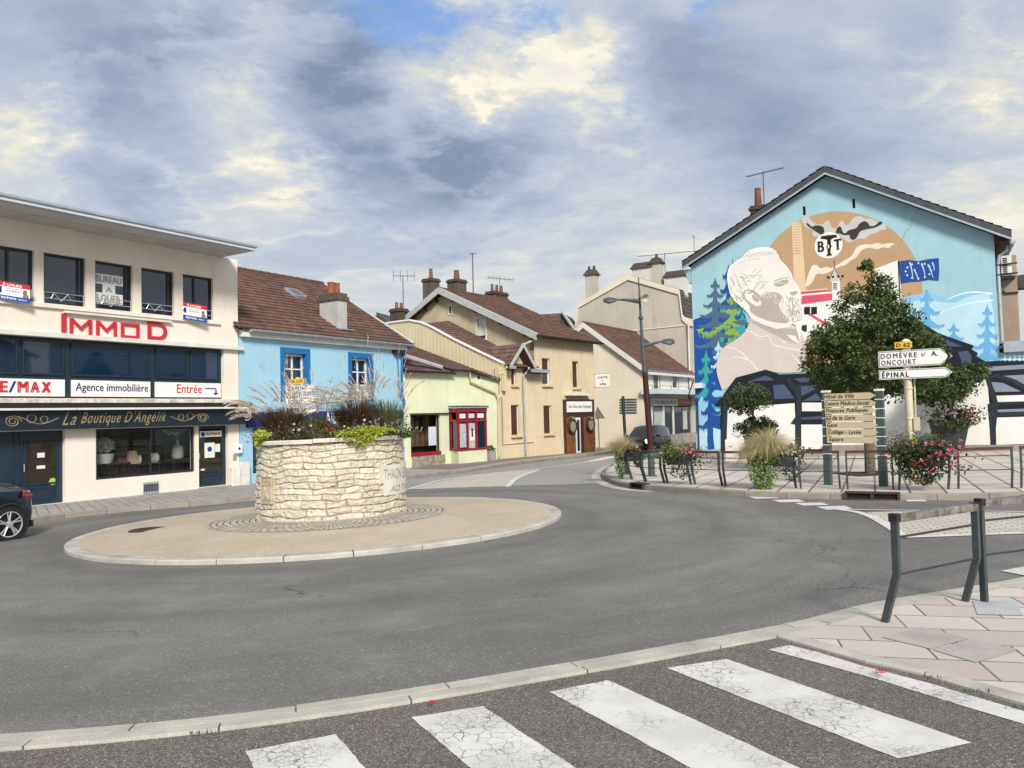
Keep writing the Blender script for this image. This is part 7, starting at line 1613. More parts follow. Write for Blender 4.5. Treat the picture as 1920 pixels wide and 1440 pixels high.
def plume(mb, p, d, L, r, n=36):
    """feathery seed head: short hairs round a curved axis"""
    p = Vector(p); d = Vector(d).normalized()
    for i in range(n):
        t = i/n; q = p+d*L*t; d = (d+Vector((0, 0, -1.3))*L/n).normalized(); s_ = Vector(rng.normal(size=3)).normalized(); k = math.sin(PI*min(1, t*.9+.12))**.6
        e_ = q+d*L*.12+s_*r*k; w_ = s_.cross(d).normalized()*.007
        mb.add([q-w_, q+w_, e_+w_*.4, e_-w_*.4], [(0, 1, 2, 3)])
        mb.add([q-s_*.004, q+s_*.004, q+d*L/n*1.3+s_*.004, q+d*L/n*1.3-s_*.004], [(0, 1, 2, 3)])
def at_px(px, r=0.0, deep=0.0):
    """a point of the planter's soil under a column of the photograph, deep metres beyond the middle line"""
    d = ray(px, 830); yy = PCy+deep; x = d.x/d.y*yy; return Vector((x, yy, pz+top+.02+(x-PCx)*SX+(yy-PCy)*SY))
def fountain(px, deep, h, nb, npl, mt, lean, label, thin=0, spread=.62, plL=.40, pm='plume', prr=.025):
    c = at_px(px, deep=deep); e0 = empty('fountain_grass', c, label, 'ornamental grass', 'fountain grasses in the stone planter')
    mb = MB()
    for _ in range(nb):
        a = random.uniform(0, 2*PI); r = random.random()**.5*.2; s_ = random.random()**.7*spread; blade(mb, c+Vector((math.cos(a)*r, math.sin(a)*r, 0)), (math.cos(a)*s_+lean*.25, math.sin(a)*s_*.8, 1), h*random.uniform(.5, .95), .016, bend=random.uniform(.8, 2.2))
    mb.build('foliage', mt, e0)
    mb = MB(); ms = MB()
    for _ in range(npl):
        a = random.uniform(0, 2*PI); s_ = random.random()**.6*.55; hh = h*random.uniform(.72, 1.05)
        p, d = blade(ms, c+Vector((math.cos(a)*.1, math.sin(a)*.1, 0)), (math.cos(a)*s_+lean*.45, math.sin(a)*s_*.8, 1), hh, .005, bend=random.uniform(1.0, 1.9)); d = (d+Vector((lean*.38, 0, 0))).normalized(); plume(mb, p, d, plL*random.uniform(.7, 1.1), prr)
    for _ in range(thin):
        a = random.uniform(0, 2*PI); s_ = random.uniform(.05, .42); p, d = blade(ms, c+Vector((math.cos(a)*.1, math.sin(a)*.1, 0)), (math.cos(a)*s_, math.sin(a)*s_, 1), h*random.uniform(1.2, 1.75), .004, bend=.25); plume(mb, p, d, .22, .014, 16)
    if ms.v: ms.build('stem', 'plume_thin', e0)
    if mb.v: mb.build('plumes', pm, e0)
fountain(533, .0, .84, 1900, 60, 'grass_dark', -.5, 'dark purple fountain grass with pale plumes arching left, leftmost in the stone planter', thin=9)
fountain(588, .25, .66, 1100, 18, 'grass_green', -.45, 'olive green fountain grass behind the road sign side of the stone planter', thin=10)
fountain(676, .0, .94, 1900, 80, 'grass_dark', -.55, 'dark purple fountain grass right of centre in the stone planter, behind the lime leaves', thin=8)
fountain(722, .1, .88, 1000, 45, 'grass_green', -.35, 'upright grey-green fountain grass at the right end of the stone planter', thin=12)
def patch(name, px, r, mt, ms_, lab, cat, n=500, h=.2, s=.05, fl=None, fln=40, fs_=.05, deep=-.9, hang=0, sq=(1, .8, 1), rim=False):
    c = at_px(px, deep=deep); e0 = empty(name, c, lab, cat); mb = MB()
    if rim:
        a_, _ = ang_px(px, 830); c = pc(a_, top+.08, PR-.02); e0.location = c
    for _ in range(n):
        q = Vector(rng.normal(size=3))*.42; p = c+Vector((q.x*r*sq[0], q.y*r*sq[1], abs(q.z)*h*1.5))
        if rim:
            t = random.random(); out = Vector((math.cos(a_), math.sin(a_), 0)); p = c+Vector((-out.y, out.x, 0))*q.x*r*1.4+out*(.02+.14*random.random())+Vector((0, 0, .10+.12*random.random()*max(0, 1-abs(q.x)*.7)-(hang+.1)*t**1.2*max(.1, 1-abs(q.x+.25)*.9)))+out*(q.y*.08)
        leaf(mb, p, rng.normal(size=3)+np.array([0, -.5, .7]), s*random.uniform(.7, 1.4), .6)
    mb.build('foliage', mt, e0)
    if fl:
        mb = MB()
        for _ in range(fln):
            q = rng.normal(size=3)*.45; p = c+Vector((q[0]*r*sq[0], q[1]*r*sq[1], h*(.6+abs(q[2])*1.1)))
            for k in range(6): leaf(mb, p+Vector(rng.normal(size=3))*fs_*.3, rng.normal(size=3), fs_, .8)
        mb.build('flowers', fl, e0)
    return e0
# rows of bedding plants filling the top (many small shrubs, each its own plant)
for px, deep, mt, fl, lab in ((500, -.45, 'leaf_olive', 'red_petal', 'low dark plants with a few red flowers at the left rim of the stone planter'), (560, -.95, 'leaf_olive', 'white_petal', 'low olive ground foliage dotted white below the first purple grass'), (622, -1.05, 'leaf_mid', 'red_petal', 'bushy crimson flowers above the middle of the stone planter rim'),
                              (652, -.9, 'leaf_olive', 'white_petal', 'dark foliage with tiny white flowers just left of the lime leaves in the planter'), (706, -.75, 'leaf_olive', 'mauve', 'dark bedding foliage behind the right half of the lime leaves'), (752, -.35, 'leaf_mid', 'mauve', 'pale mauve flowers at the right rim of the stone planter'), (738, -.1, 'leaf_mid', 'red_petal', 'dark red flowers rising behind the mauve ones at the right end'),
                              (596, .2, 'leaf_mid', 'red_petal', 'red flowers half hidden behind the olive grass of the planter'), (540, .6, 'leaf_mid', None, 'plain green foliage at the rear left of the stone planter'), (690, .7, 'leaf_mid', None, 'plain green foliage at the rear right of the stone planter')):
    patch('bedding_plant', px, .36, mt, None, lab, 'bedding plant', n=620, h=.24, s=.045, fl=fl, fln={600: 0}.get(px, (9 if px in (500, 596, 738) else 30 if px == 622 else 20 if fl == 'mauve' else 7)), fs_=.034, deep=deep)
for px, lab in ((494, 'small lime leaved plant spilling over the left rim of the stone planter'), (686, 'large lime leaved plant hanging over the front rim of the stone planter')):
    patch('trailing_plant', px, .20 if px == 494 else .42, 'lime_leaf', None, lab, 'trailing plant', n=420 if px == 494 else 1100, s=.055, rim=True, hang=.26 if px == 686 else .18)

# ------------------------------------------------------------ big tree in its paved square
def tree_from_profile(name, base, prof, cx, lab, leafs, ls, mt, trunk_r, grp=None, depth=.95, clump=.42, fork=.35, stems=1):
    """prof: (py, left px, right px) outline read at the tree's own distance"""
    Yt = base.y; pl = Fac((base.x, base.y), (1, 0)); e0 = empty(name, base, lab, 'tree', grp)
    P_ = [(pl.uz(l, y)[0], pl.uz(r, y)[0], pl.uz((l+r)/2, y)[1]) for y, l, r in prof]; P_.sort(key=lambda q: q[2]); z0, z1 = P_[0][2], P_[-1][2]
    def lr(z):
        for a, b in zip(P_[:-1], P_[1:]):
            if a[2] <= z <= b[2]: k = (z-a[2])/(b[2]-a[2]); return a[0]+(b[0]-a[0])*k, a[1]+(b[1]-a[1])*k
        return (P_[0][0], P_[0][1]) if z < z0 else (P_[-1][0], P_[-1][1])
    mb = MB(); nc = max(12, leafs//60); zs_ = [q[2] for q in P_]
    w_ = [max(.05, (lr(z0+(z1-z0)*(i+.5)/24)[1]-lr(z0+(z1-z0)*(i+.5)/24)[0])**2) for i in range(24)]; cen = []
    for _ in range(nc):
        i = random.choices(range(24), w_)[0]; z = z0+(z1-z0)*(i+random.random())/24; l, r = lr(z); c, hw = (l+r)/2, (r-l)/2; a = random.uniform(0, 2*PI); rr = random.random()**.38
        cr = clump*random.uniform(.6, 1.25)*min(1, .35+hw/1.2); m_ = max(.05, 1-cr*.62/max(hw, .1)); cen.append((c+hw*rr*m_*math.cos(a), base.y+hw*depth*rr*m_*math.sin(a), z, cr))
    for (x, y, z, cr) in cen:
        for _ in range(60):
            d = Vector(rng.normal(size=3)).normalized(); k = random.uniform(.35, 1.0)*cr; p = Vector((base.x+x if False else pl.p.x+x, y, z))+Vector((d.x, d.y, d.z*.72))*k
            leaf(mb, p, d*.5+Vector((0, 0, .5))+Vector(rng.normal(size=3))*.5, ls*random.uniform(.65, 1.35), .6)
    mb.build('crown', mt, e0)
    mb = MB(); zc = z0+(z1-z0)*fork
    for s in range(stems):
        off = Vector(((s-(stems-1)/2)*.12, 0, 0)); mb.tube([base+off*.6, base+off+Vector((0, 0, (z0-base.z)*.6)), base+off*2.2+Vector((random.uniform(-.05, .05), 0, zc-base.z)), Vector((pl.p.x+sum(lr(z1-.3))/2, base.y, z0+(z1-z0)*.8))], [trunk_r*1.15, trunk_r, trunk_r*.75, .02], 10)
    for k in range(30):
        x, y, z, cr = random.choice(cen); zb = base.z+(z0-base.z)*.9+max(0, (z-z0)*.45); mb.tube([Vector((base.x, base.y, zb)), Vector(((base.x+pl.p.x+x)/2, (base.y+y)/2, (zb+z)/2+.1)), Vector((pl.p.x+x, y, z))], [trunk_r*.35, trunk_r*.22, .01], 6)
    mb.build('trunk', 'bark', e0); return e0
tb = g(1632, 888, .125)
tree_from_profile('street_tree', tb, [(488, 1617, 1628), (505, 1600, 1652), (530, 1585, 1672), (560, 1562, 1692), (590, 1545, 1722), (620, 1524, 1752), (650, 1508, 1764), (680, 1503, 1768), (705, 1512, 1766), (725, 1530, 1752), (742, 1555, 1705), (756, 1590, 1668)], 1635,
                  'dense conical green street tree in the plaza, in front of the mural', 33000, .092, 'treeleaf', .13, clump=.33)
mb = MB(); Ft = Fac((tb.x-.75, tb.y-.35), (1, .1)); mb.fbox(Ft, 0, 1.5, tb.z-.05, tb.z+.01, -.9, .5); tag(mb.build('tree_pit', 'soil'), 'brown earth square with grating around the street tree trunk', 'tree pit')
M['pot_grey'] = mat('anthracite_pot', (.030, .034, .036), .55, var=.15, vs=3)
def bigpot(px0, px1, yt_, yb_, lab, sq_=.62, wall_=None):
    c = g((px0+px1)/2, yb_, .125)
    if wall_: q = MU.hit((px0+px1)/2, yb_, wall_); c = Vector((q.x, q.y, q.z))
    s_ = c.y/F; r = (px1-px0)/2*s_; h = (yb_-yt_)*s_; e0 = empty('flower_pot', c, lab, 'plant pot', 'big dark pots in front of the mural')
    mb = MB(); mb.lathe(c+Vector((0, 0, -.02)), [(r*sq_, 0), (r*.93, h*.93), (r, h*.94), (r, h), (r*.9, h), (r*.88, h*.9)], 24); mb.build('pot', 'pot_grey', e0); mb = MB(); mb.lathe(c+Vector((0, 0, h*.9)), [(r*.88, 0), (r*.86, .02)], 20); mb.build('soil', 'soil', e0); return c, h, r
c1, h1, r1 = bigpot(1396, 1432, 816, 872, 'tall dark tapered pot left of the feather grass, holding a cloud-pruned tree'); c2, h2, r2 = bigpot(1745, 1818, 787, 841, 'wide anthracite pot against the mural wall right of the road sign', wall_=1.25)
b1 = c1+Vector((0, 0, h1*.92)); b2 = c2+Vector((0, 0, h2*.92))
tree_from_profile('potted_tree', b1, [(716, 1392, 1418), (724, 1374, 1442), (738, 1362, 1450), (754, 1357, 1449), (766, 1366, 1440), (777, 1390, 1410)], 0, 'small cloud-pruned tree with flat round head growing in the tall left pot', 4200, .085, 'leaf_mid', .035, 'small trees growing in the pots', clump=.26, fork=.1)
tree_from_profile('potted_shrub', b1+Vector((0, -.05, .02)), [(781, 1398, 1438), (792, 1380, 1456), (806, 1372, 1464), (818, 1378, 1458), (828, 1384, 1412)], 0, 'dark bushy shrub covering the tall left pot, beneath the round tree head', 3600, .085, 'leaf_dark', .03, 'small trees growing in the pots', clump=.24, fork=.1)
tree_from_profile('potted_tree', b2, [(676, 1812, 1848), (690, 1790, 1856), (704, 1735, 1852), (720, 1710, 1838), (736, 1700, 1826), (748, 1712, 1816), (757, 1735, 1758)], 0, 'spreading multi-stemmed small tree growing in the wide pot by the mural wall', 6000, .11, 'leaf_mid', .05, 'small trees growing in the pots', clump=.34, fork=.1, stems=3)
def flowers_at(name, c, r, lab, cat, parts, grp=None):
    e0 = empty(name, c, lab, cat, grp)
    for (pn_, mt, n, s, off, sc_, kind) in parts:
        mb = MB()
        for _ in range(n):
            q = rng.normal(size=3)*.45; p = Vector(c)+Vector(off)+Vector((q[0]*sc_[0], q[1]*sc_[1], q[2]*sc_[2]))
            if kind == 'f':
                for k in range(7): leaf(mb, p+Vector(rng.normal(size=3))*s*.35, rng.normal(size=3)+np.array([0, -.8, .3]), s, .85)
            elif kind == 'g': blade(mb, Vector(c)+Vector(off)+Vector((q[0]*.12, q[1]*.1, 0)), (q[0]*sc_[0]*2.2-.55*sc_[0], q[1]*sc_[1]*2, 1.0), sc_[2]*random.uniform(.6, 1.1), s, bend=random.uniform(3.5, 9.0))
            elif kind == 'h':
                L_ = random.random(); leaf(mb, Vector(c)+Vector(off)+Vector((q[0]*sc_[0], q[1]*sc_[1]-.03, -L_**.8*sc_[2]*(1-.5*min(1, abs(q[0]))))), rng.normal(size=3)+np.array([0, -.8, .3]), s*random.uniform(.7, 1.3), .7)
            else: leaf(mb, p, rng.normal(size=3)+np.array([0, -.5, .6]), s*random.uniform(.7, 1.3), .65)
        mb.build(pn_, mt, e0)
    return e0
flowers_at('potted_flowers', c2+Vector((0, -.3, h2+.12)), 1, 'mixed red, pink and green bedding spilling over the wide pot by the wall', 'flowers', [('foliage', 'leaf_dark', 900, .10, (0, 0, .08), (1.0, .5, .32), 'l'), ('foliage_trailing', 'leaf_mid', 420, .10, (-.1, -.35, -.02), (.9, .2, .45), 'h'), ('red_flowers', 'red_petal', 34, .05, (.25, -.4, .02), (.6, .3, .22), 'f'), ('pink_flowers', 'mauve', 16, .05, (-.4, -.4, .12), (.6, .3, .2), 'f')])

# ============================================================ BARRIERS
M['barrier_paint'] = mat('blue_grey_barrier_paint', (.050, .062, .068), .45, var=.2, vs=7, bump=.15, col2=(.03, .038, .042)); M['barrier_top'] = mat('weathered_top_rail', (.16, .15, .14), .7, var=.5, vs=14, bump=.6, bs=60, col2=(.42, .40, .38)); M['barrier_brown'] = mat('brown_top_rail', (.075, .035, .028), .7, var=.3, vs=10, bump=.3)
M['barrier_rod'] = mat('dark_rods', (.045, .05, .055), .4, metal=.3, var=.15)
def barrier(a, b, lab, near=False, h=.86, toe=-.13, grp='metal barriers round the plaza'):
    """a: foot of the first post, b: foot of the second; posts kink outwards below the middle"""
    a, b = Vector(a), Vector(b); d = (b-a); L = Vector((d.x, d.y, 0)).length; an = math.atan2(d.y, d.x); e0 = empty('safety_barrier', a, lab, 'barrier', grp, an); dz = d.z
    pw, pt = .068, .028
    def lb(name, m, build): mb = MB(); build(mb); me = mb.build(name, m); me.parent = e0; return me
    kn = h*.47
    for i, (x, z0) in enumerate(((0, 0), (L, dz))):
        def f(mb, x=x, z0=z0):
            sx_ = pw/2; q = []
            for (xx, yy, zz_) in ((x, -toe, z0-.03), (x, 0, z0+kn), (x, 0, z0+h)): q += [(xx-sx_*.55, yy-pt, zz_), (xx+sx_*.55, yy-pt, zz_), (xx+sx_*.55, yy+pt, zz_), (xx-sx_*.55, yy+pt, zz_)]
            mb.add(q, [(3, 2, 1, 0), (8, 9, 10, 11)]+[(k*4+j, k*4+(j+1) % 4, k*4+4+(j+1) % 4, k*4+4+j) for k in range(2) for j in range(4)])
        lb('post', 'barrier_paint', f)
    def tr(mb):
        e_ = pw*.3
        mb.hexa([(-e_, -.034, h-.05), (L+e_, -.034, h-.05+dz), (L+e_, .034, h-.05+dz), (-e_, .034, h-.05), (-e_, -.034, h+.008), (L+e_, -.034, h+.008+dz), (L+e_, .034, h+.008+dz), (-e_, .034, h+.008)])
    t_ = lb('top_rail', 'barrier_top' if near else 'barrier_brown', tr)
    if near:
        def cap(mb): mb.hexa([(L*.32, -.038, h-.042+dz*.32), (L, -.038, h-.042+dz), (L, .038, h-.042+dz), (L*.32, .038, h-.042+dz*.32), (L*.32, -.038, h+.014+dz*.32), (L, -.038, h+.014+dz), (L, .038, h+.014+dz), (L*.32, .038, h+.014+dz*.32)])
        q = lb('rail_sleeve', 'barrier_top', cap); bv = q.modifiers.new('b', 'BEVEL'); bv.width = .01; bv.segments = 2
        for x, z in ((0, 0), (L, dz)):
            def cb_(mb, x=x, z=z): mb.box(x-.03, x+.03, -.036, .036, h+z-.045, h+z+.02)
            lb('end_cap', 'black_metal', cb_)
    for k in (.80, .46):
        lb('rod', 'barrier_rod', lambda mb, k=k: mb.tube([(0, 0, h*k), (L, 0, h*k+dz)], .010, 8))
    return e0
b1_, b2_ = g(1686, 1172, .03), g(1836, 1132, .03)
barrier(b1_, b2_, 'nearest grey barrier with worn top rail on the pink slabs, left of its pair', True, .87, grp=None)
b3_, b4_ = g(1846, 1129, .03), g(2085, 1090, .03)
barrier(b3_, b4_, 'near grey barrier cut by the right picture edge, behind the nearest one', True, .90, toe=0.0, grp=None)
FB = [((1157, 889), (1176, 898)), ((1178, 899), (1202, 903)), ((1205, 903.5), (1239, 906)), ((1246, 906.5), (1290, 909)), ((1298, 909), (1349, 911.5)), ((1357, 912), (1415, 913.5)), ((1424, 914), (1489, 916)), ((1500, 917), (1574, 918)), ((1589, 918.5), (1675, 919)), ((1689, 920), (1782, 918)), ((1799, 917.5), (1900, 916)), ((1917, 915.5), (2025, 914))]
BL = ['short plaza barrier at the far left tip, behind the grass trough', 'second plaza barrier from the kerb tip, seen nearly end-on', 'plaza barrier directly in front of the street lamp foot', 'plaza barrier holding the trough of ferny green and pink flowers', 'plaza barrier just right of the pink flower trough, before the mural firs', 'plaza barrier left of the blond feather grass trough', 'plaza barrier holding the blond feather grass trough', 'plaza barrier in front of the left post of the beige direction boards', 'plaza barrier between the two posts of the beige direction boards', 'plaza barrier holding the big pink geranium trough', 'wide plaza barrier right of the geranium trough', 'last plaza barrier at the right picture edge beyond the road']
for (p, q), lb_ in zip(FB, BL): barrier(g(*p, .125), g(*q, .125), lb_)
def trough(p0, p1, py, lab, parts, fl_lab, h=.22, w_=.26):
    a, b = g(p0, py, .125), g(p1, py, .125); d = (b-a).normalized(); F_ = Fac(tuple(a.xy), (d.x, d.y)); L = (b-a).length; z = a.z+.52; e0 = empty('flower_trough', (a+b)/2+Vector((0, 0, .52)), lab, 'flower trough', 'flower troughs hung on the barriers')
    mb = MB(); mb.hexa([F_.P(.06, z, .04), F_.P(L-.06, z, .04), F_.P(L-.06, z, .04+w_*.8), F_.P(.06, z, .04+w_*.8), F_.P(0, z+h, .03), F_.P(L, z+h, .03), F_.P(L, z+h, .03+w_), F_.P(0, z+h, .03+w_)]); mb.build('trough', 'pot_grey', e0)
    mb = MB(); mb.fbox(F_, .03, L-.03, z+h+.001, z+h+.012, .05, w_); mb.build('soil', 'soil', e0)
    c = F_.P(L/2, z+h, .04+w_/2); flowers_at('trough_flowers', c, 1, fl_lab, 'flowers', parts, 'plants in the hanging troughs')
trough(1160, 1202, 897, 'dark trough hung on the barrier at the plaza tip', [('foliage', 'leaf_mid', 420, .06, (.1, 0, .06), (.30, .25, .14), 'l'), ('trailing_leaves', 'leaf_light', 520, .06, (-.22, 0, 0), (.22, .2, .78), 'h'), ('dark_trailing', 'leaf_dark', 260, .06, (.28, 0, .02), (.2, .2, .45), 'h'), ('feather_grass', 'blond', 900, .009, (-.16, 0, 0), (.5, .4, .72), 'g'), ('red_flowers', 'red_petal', 16, .04, (-.02, -.1, .2), (.22, .2, .10), 'f'), ('white_flowers', 'white_petal', 12, .03, (.25, -.1, .08), (.25, .2, .12), 'f')], 'blond grass with red flowers and trailing green, at the plaza tip')
trough(1250, 1298, 908, 'dark trough hung on the barrier right of the street lamp', [('ferny_foliage', 'leaf_light', 900, .05, (-.05, 0, .12), (.50, .3, .22), 'l'), ('dark_foliage', 'leaf_mid', 700, .06, (.1, 0, .0), (.62, .3, .22), 'l'), ('trailing_leaves', 'leaf_dark', 420, .055, (.1, 0, 0), (.62, .2, .62), 'h'), ('brown_grass', 'leaf_olive', 140, .007, (-.2, 0, .05), (.3, .3, .36), 'g'), ('pink_flowers', 'pink_petal', 34, .045, (.32, -.1, .12), (.40, .3, .24), 'f')], 'ferny green and pink flowers right of the street lamp')
trough(1430, 1492, 915, 'dark trough hung on the barrier holding blond feather grass', [('feather_grass', 'blond', 2200, .009, (-.22, 0, .0), (.75, .45, .95), 'g'), ('trailing_leaves', 'leaf_light', 1300, .065, (-.38, -.02, .1), (.34, .2, 1.05), 'h'), ('dark_foliage', 'leaf_dark', 520, .07, (.28, 0, .12), (.34, .25, .18), 'l'), ('dark_trailing', 'leaf_dark', 240, .06, (.30, 0, 0), (.3, .2, .62), 'h'), ('white_flowers', 'white_petal', 46, .04, (.32, -.12, .12), (.42, .2, .12), 'f')], 'large blond feather grass with white flowers and trailing green')
trough(1692, 1778, 918, 'dark trough hung on the barrier before the road sign post', [('dark_foliage', 'leaf_dark', 1700, .07, (0, 0, .04), (.66, .32, .26), 'l'), ('trailing_leaves', 'leaf_dark', 1000, .065, (-.05, 0, 0), (.74, .25, .62), 'h'), ('brown_shrub', 'leaf_olive', 900, .035, (-.45, .1, .25), (.34, .3, .34), 'l'), ('ferny_foliage', 'leaf_mid', 500, .05, (.1, 0, .32), (.5, .25, .18), 'l'), ('pink_geraniums', 'pink_petal', 40, .050, (.18, -.2, .02), (.62, .28, .34), 'f'), ('red_geraniums', 'red_petal', 22, .045, (-.02, -.2, -.15), (.72, .25, .38), 'f')], 'big mass of pink and red geraniums in front of the road sign post')
# utility cabinet near the mural
c = g(1371, 864, .125); Fq = Fac((c.x, c.y), (1.826, -1)); s_ = c.y/F; e0 = empty('utility_cabinet', c, 'cream utility cabinet with slanted top standing by the mural plinth', 'cabinet'); mb = MB(); w_ = 22*s_/2*1.05; hh = 41*s_
mb.hexa([Fq.P(-w_, c.z-.05, 0), Fq.P(w_, c.z-.05, 0), Fq.P(w_, c.z-.05, -.35), Fq.P(-w_, c.z-.05, -.35), Fq.P(-w_*.92, c.z+hh*.94, 0), Fq.P(w_*.92, c.z+hh*.94, 0), Fq.P(w_*.92, c.z+hh, -.35), Fq.P(-w_*.92, c.z+hh, -.35)]); mb.build('cabinet', 'render_cream', e0, bevel=.02)
mb = MB(); mb.fbox(Fq, -w_*.84, w_*.84, c.z+hh*.16, c.z+hh*.88, .002, .018); mb.build('door', 'render_cream', e0); mb = MB(); mb.fbox(Fq, -.06, .06, c.z+hh*.62, c.z+hh*.68, .02, .024); mb.build('label', 'grey_text', e0)

# ============================================================ ROAD SIGNS
M['sign_cream'] = mat('cream_sign_board', (.56, .47, .31), .5, var=.06, vs=3); M['sign_slate'] = mat('slate_green_post', (.055, .085, .085), .4, var=.12, vs=5); M['post_cream'] = mat('cream_enamel_post', (.58, .53, .36), .5, var=.15, vs=4, streak=.35); M['yellow_sign'] = flat('yellow_plate', (.68, .42, .03), .45); M['sign_metal'] = mat('galvanised_back', (.20, .21, .21), .5, metal=.4, var=.15)
def arrow_board(e0, F_, u0, u1, z0, z1, o, tip, m='sign_white', edge='text_black', e_=.02):
    zc = (z0+z1)/2; pts = [(u0, z0), (u1-tip, z0), (u1, zc), (u1-tip, z1), (u0, z1)]
    mb = MB(); mb.fprism(F_, pts, o-.03, o); b = mb.build('arrow_board', m, e0)
    if edge:
        mb = MB(); ins = [(u0+e_, z0+e_), (u1-tip-e_*.3, z0+e_), (u1-e_*1.6, zc), (u1-tip-e_*.3, z1-e_), (u0+e_, z1-e_)]; w_ = .012
        for i in range(5):
            a, c = Vector(ins[i]), Vector(ins[(i+1) % 5]); t = (c-a).normalized(); n = Vector((-t.y, t.x))*w_/2; mb.add([F_.P(*(a-n), o+.002+i*.0002), F_.P(*(c-n), o+.002+i*.0002), F_.P(*(c+n), o+.002+i*.0002), F_.P(*(a+n), o+.002+i*.0002)], [(0, 1, 2, 3)])
        mb.build('border', edge, b)
    return b
# D 62 sign
c = g(1712, 909, .125); Fs = Fac((c.x, c.y), (1, -.7)); fz_ = lambda px, py, o=.1: Fs.uz(px, py, o)
e0 = empty('road_sign', c, 'cream post with yellow D 62 plate and two white arrow boards, Domèvre and Épinal', 'road sign')
zt_ = fz_(1693, 641, 0)[1]; mb = MB(); mb.tube([c-Vector((0, 0, .05)), Vector((c.x-.02, c.y, zt_))], .085, 14); po = mb.build('post', 'post_cream', e0, smooth=False)
mb = MB(); mb.lathe((c.x-.02, c.y, zt_), [(.09, 0), (.09, .02), (.03, .06)], 14)
mb.build('post_cap', 'sign_white', po); mb = MB()
for z in (.25, .5, 1.5, 2.2, 2.75): mb.lathe((c.x-.01, c.y, c.z+z), [(.092, 0), (.097, .01), (.097, .03), (.092, .04)], 14)
mb.tube([(c.x+.12, c.y-.02, c.z+1.55), (c.x+.13, c.y-.02, c.z+2.9)], .018, 6); mb.tube([(c.x+.06, c.y-.05, c.z+2.85), (c.x+.13, c.y-.02, c.z+2.9)], .015, 6); mb.fbox(Fs, .08, .2, c.z+1.25, c.z+1.55, .0, .1); mb.build('clamp', 'post_cream', po)
a, b = fz_(1647, 675, .13), fz_(1786, 667, .13)
B1 = (a[0], b[0], fz_(1690, 687.5, .13)[1], fz_(1690, 657, .13)[1]); B2 = (fz_(1648, 700, .13)[0], fz_(1786, 700, .13)[0], fz_(1690, 710.5, .13)[1], fz_(1690, 692.5, .13)[1])
bo = arrow_board(e0, Fs, *B1, .13, (B1[1]-B1[0])*.16); mb = MB(); H_ = B1[3]-B1[2]; uf = lambda px: fz_(px, 670, .13)[0]
ftext(mb, Fs, 'DOMÈVRE', (uf(1651.5), uf(1719.5), B1[2]+H_*.53, B1[2]+H_*.93), .135, bold=.008, space=1.3); ftext(mb, Fs, 's/', (uf(1727.5), uf(1736), B1[2]+H_*.56, B1[2]+H_*.84), .135); ftext(mb, Fs, 'A.', (uf(1746), uf(1758.5), B1[2]+H_*.55, B1[2]+H_*.84), .135, bold=.02); ftext(mb, Fs, 'ONCOURT', (uf(1652), uf(1717), B1[2]+H_*.12, B1[2]+H_*.43), .135, bold=.01, space=1.3); mb.build('lettering', 'text_black', bo)
mb = MB(); mb.fflat(Fs, [(B1[1]-(B1[1]-B1[0])*.115, B1[3]-.02), (B1[1]-.02, (B1[2]+B1[3])/2), (B1[1]-(B1[1]-B1[0])*.115, B1[2]+.02), (B1[1]-.09, (B1[2]+B1[3])/2)], .134); mb.build('arrow_point', 'text_black', bo)
bo = arrow_board(e0, Fs, *B2, .13, (B2[1]-B2[0])*.09); mb = MB(); H_ = B2[3]-B2[2]; ftext(mb, Fs, 'ÉPINAL', (uf(1652.5), uf(1703), B2[2]+H_*.2, B2[2]+H_*.88), .135, bold=.02, space=1.35); mb.build('lettering', 'text_black', bo)
r = (fz_(1677, 646, .12)[0], fz_(1710, 646, .12)[0], fz_(1693, 653, .12)[1], fz_(1693, 641, .12)[1]); mb = MB(); mb.fbox(Fs, r[0], r[1], r[2], r[3], .10, .13); yp = mb.build('road_number_plate', 'yellow_sign', e0, bevel=.01); mb = MB(); ftext(mb, Fs, 'D 62', (r[0]+.04, r[1]-.04, r[2]+.03, r[3]-.03), .134, bold=.02, space=1.1); mb.build('lettering', 'text_black', yp)
mb = MB(); r = (fz_(1708, 827, .1)[0], fz_(1720, 827, .1)[0], fz_(1714, 832, .1)[1], fz_(1714, 823.5, .1)[1]); mb.fbox(Fs, *r, .09, .11); yp = mb.build('trail_marker', 'yellow_sign', e0); mb = MB(); mb.fflat(Fs, [(r[0]+.07, r[2]+.03), (r[1]-.05, (r[2]+r[3])/2), (r[0]+.07, r[3]-.03)], .114); mb.build('arrow', 'text_black', yp)
